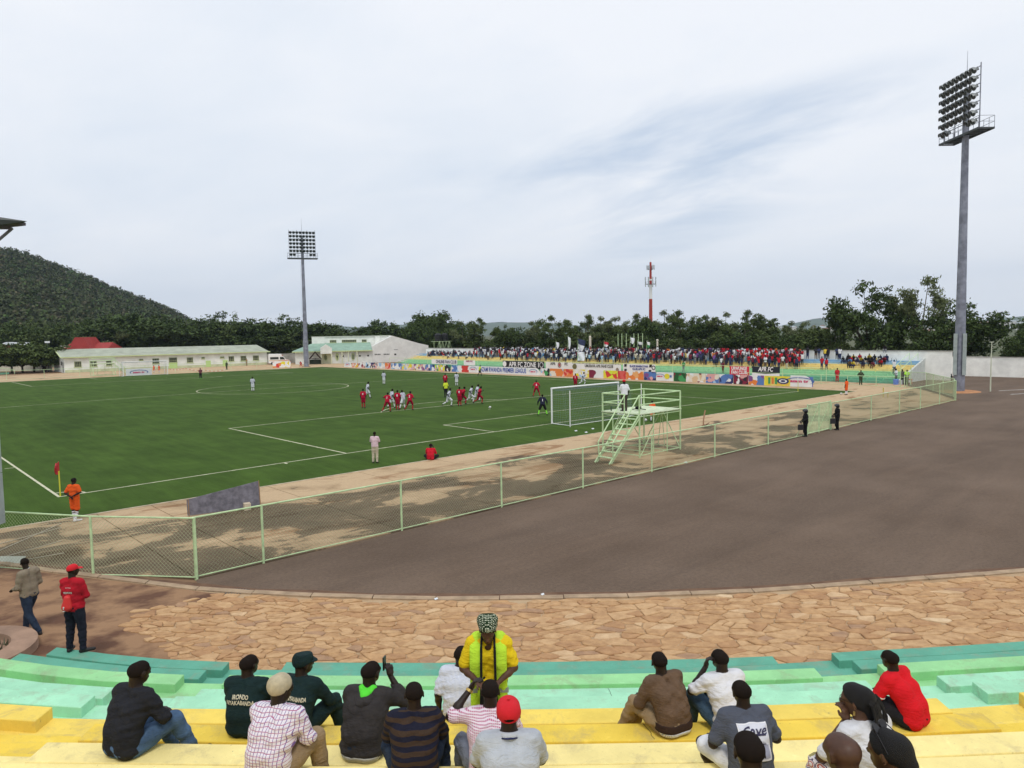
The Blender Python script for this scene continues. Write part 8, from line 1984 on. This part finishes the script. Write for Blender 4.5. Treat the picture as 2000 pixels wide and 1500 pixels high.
# further fans are past the limit for individuals
names = list(CMt); mats_all = [sk_, shoe_, hair_]+[CMt[c] for c in names]; Vs, Fs, Ms = [], [], []; off = 0
arr = {}
for ps in CMS:
    for v, me in enumerate(CMS[ps]):
        co = np.empty(len(me.vertices)*3); me.vertices.foreach_get('co', co); f = np.empty(len(me.polygons)*4, int); me.polygons.foreach_get('vertices', f); mi = np.empty(len(me.polygons), int); me.polygons.foreach_get('material_index', mi)
        arr[ps, v] = (co.reshape(-1, 3), f.reshape(-1, 4), mi)
for d in cr[n_ind:]:
    co, f, mi = arr[d['pose'], d['v']]; c, s = math.cos(d['face']), math.sin(d['face']); q = co*d['s']
    Vs.append(np.stack([q[:, 0]*c-q[:, 1]*s+d['x'], q[:, 0]*s+q[:, 1]*c+d['y'], q[:, 2]+d['z']], 1)); Fs.append(f+off); off += len(co)
    Ms.append(np.array([0, 3+names.index(d['c']), 3+names.index(d['t']), 1, 2])[mi])
if Vs:
    o = link('far_crowd', np_mesh('far_crowd', np.concatenate(Vs), np.concatenate(Fs), mats_all, np.concatenate(Ms))); tag(o, kind='stuff'); o['label'] = 'dense crowd of fans on the left part of the far steps'
print('crowd', len(cr), 'individuals', n_ind)
# flags in the crowd
def flag(px, py, w, h, z, label, cols=((.74, .74, .78),), pole=1.0, x=90.5, hang=False):
    y = col_at(x, px); t = thing('supporter_flag', label, 'flag', (x, y, 0), -math.pi/2)
    lo, hi = z, z+h
    mb = MB(); mb.bar((-w/2, 0, lo-pole), (-w/2+.15, 0, hi+.15), .03, 5); mb.build('pole', fpaint, t)
    mb = MB(); V = []; n = 7
    for i in range(n+1):
        for j in range(5): u_ = i/n; V.append((-w/2+.1+w*u_*(.55+.45*j/4 if not hang else 1), .12*math.sin(u_*6+j), hi-h*(1-j/4)-.25*u_*h*(not hang)))
    mb.add(V, [(5*i+j, 5*i+5+j, 5*i+6+j, 5*i+j+1) for i in range(n) for j in range(4)], 0)
    if len(cols) > 1: mb.mi = [0 if (k_ % 4) < 2 else 1 for k_ in range(len(mb.f))]
    mb.build('cloth', [flat(c) for c in cols], t)
flag(1089, 680, .9, 1.0, 4.0, 'small white flag waved above the APR crest banner')
flag(1112, 676, .7, 1.9, 4.1, 'tall narrow white flag held upright above the crowd')
flag(1136, 678, 1.9, 1.9, 3.7, 'large white and navy flag waved above the UMURAVA banner', ((.74, .74, .78), (.03, .04, .10)))
flag(1134, 704, 1.6, 1.5, 1.8, 'square white banner flag held in front of the crowd', x=87, hang=True)
flag(1184, 680, 1.1, .8, 4.2, 'small white and red flag above the UMURAVA banner', ((.74, .74, .78), (.5, .03, .05)))
flag(1235, 674, 1.0, .9, 4.8, 'small white flag in front of the flagpoles')
flag(1250, 678, 1.2, .8, 4.2, 'black and white flag among the flagpoles', ((.03, .03, .03), (.6, .6, .6)))
flag(1266, 678, .7, .9, 4.1, 'small green and white flag right of the flagpoles', ((.05, .25, .08), (.7, .7, .7)))
for px, h, lb_ in ((1153, 6.0, 'thick short cream post above the crowd left of the flagpoles'), (1284, 5.3, 'short white post above the crowd right of the flagpoles')):
    y = col_at(94.2, px); t = thing('post', lb_, 'post', (94.2, y, 0)); mb = MB(); mb.bar((0, 0, 0), (0, 0, h-.2), .22 if px < 1200 else .15, 8); mb.build('shaft', flat((.62, .56, .46)), t); mb = MB(); mb.bar((0, 0, h-.2), (0, 0, h), .24, 8, .1); mb.build('cap', flat((.62, .56, .46)), t)
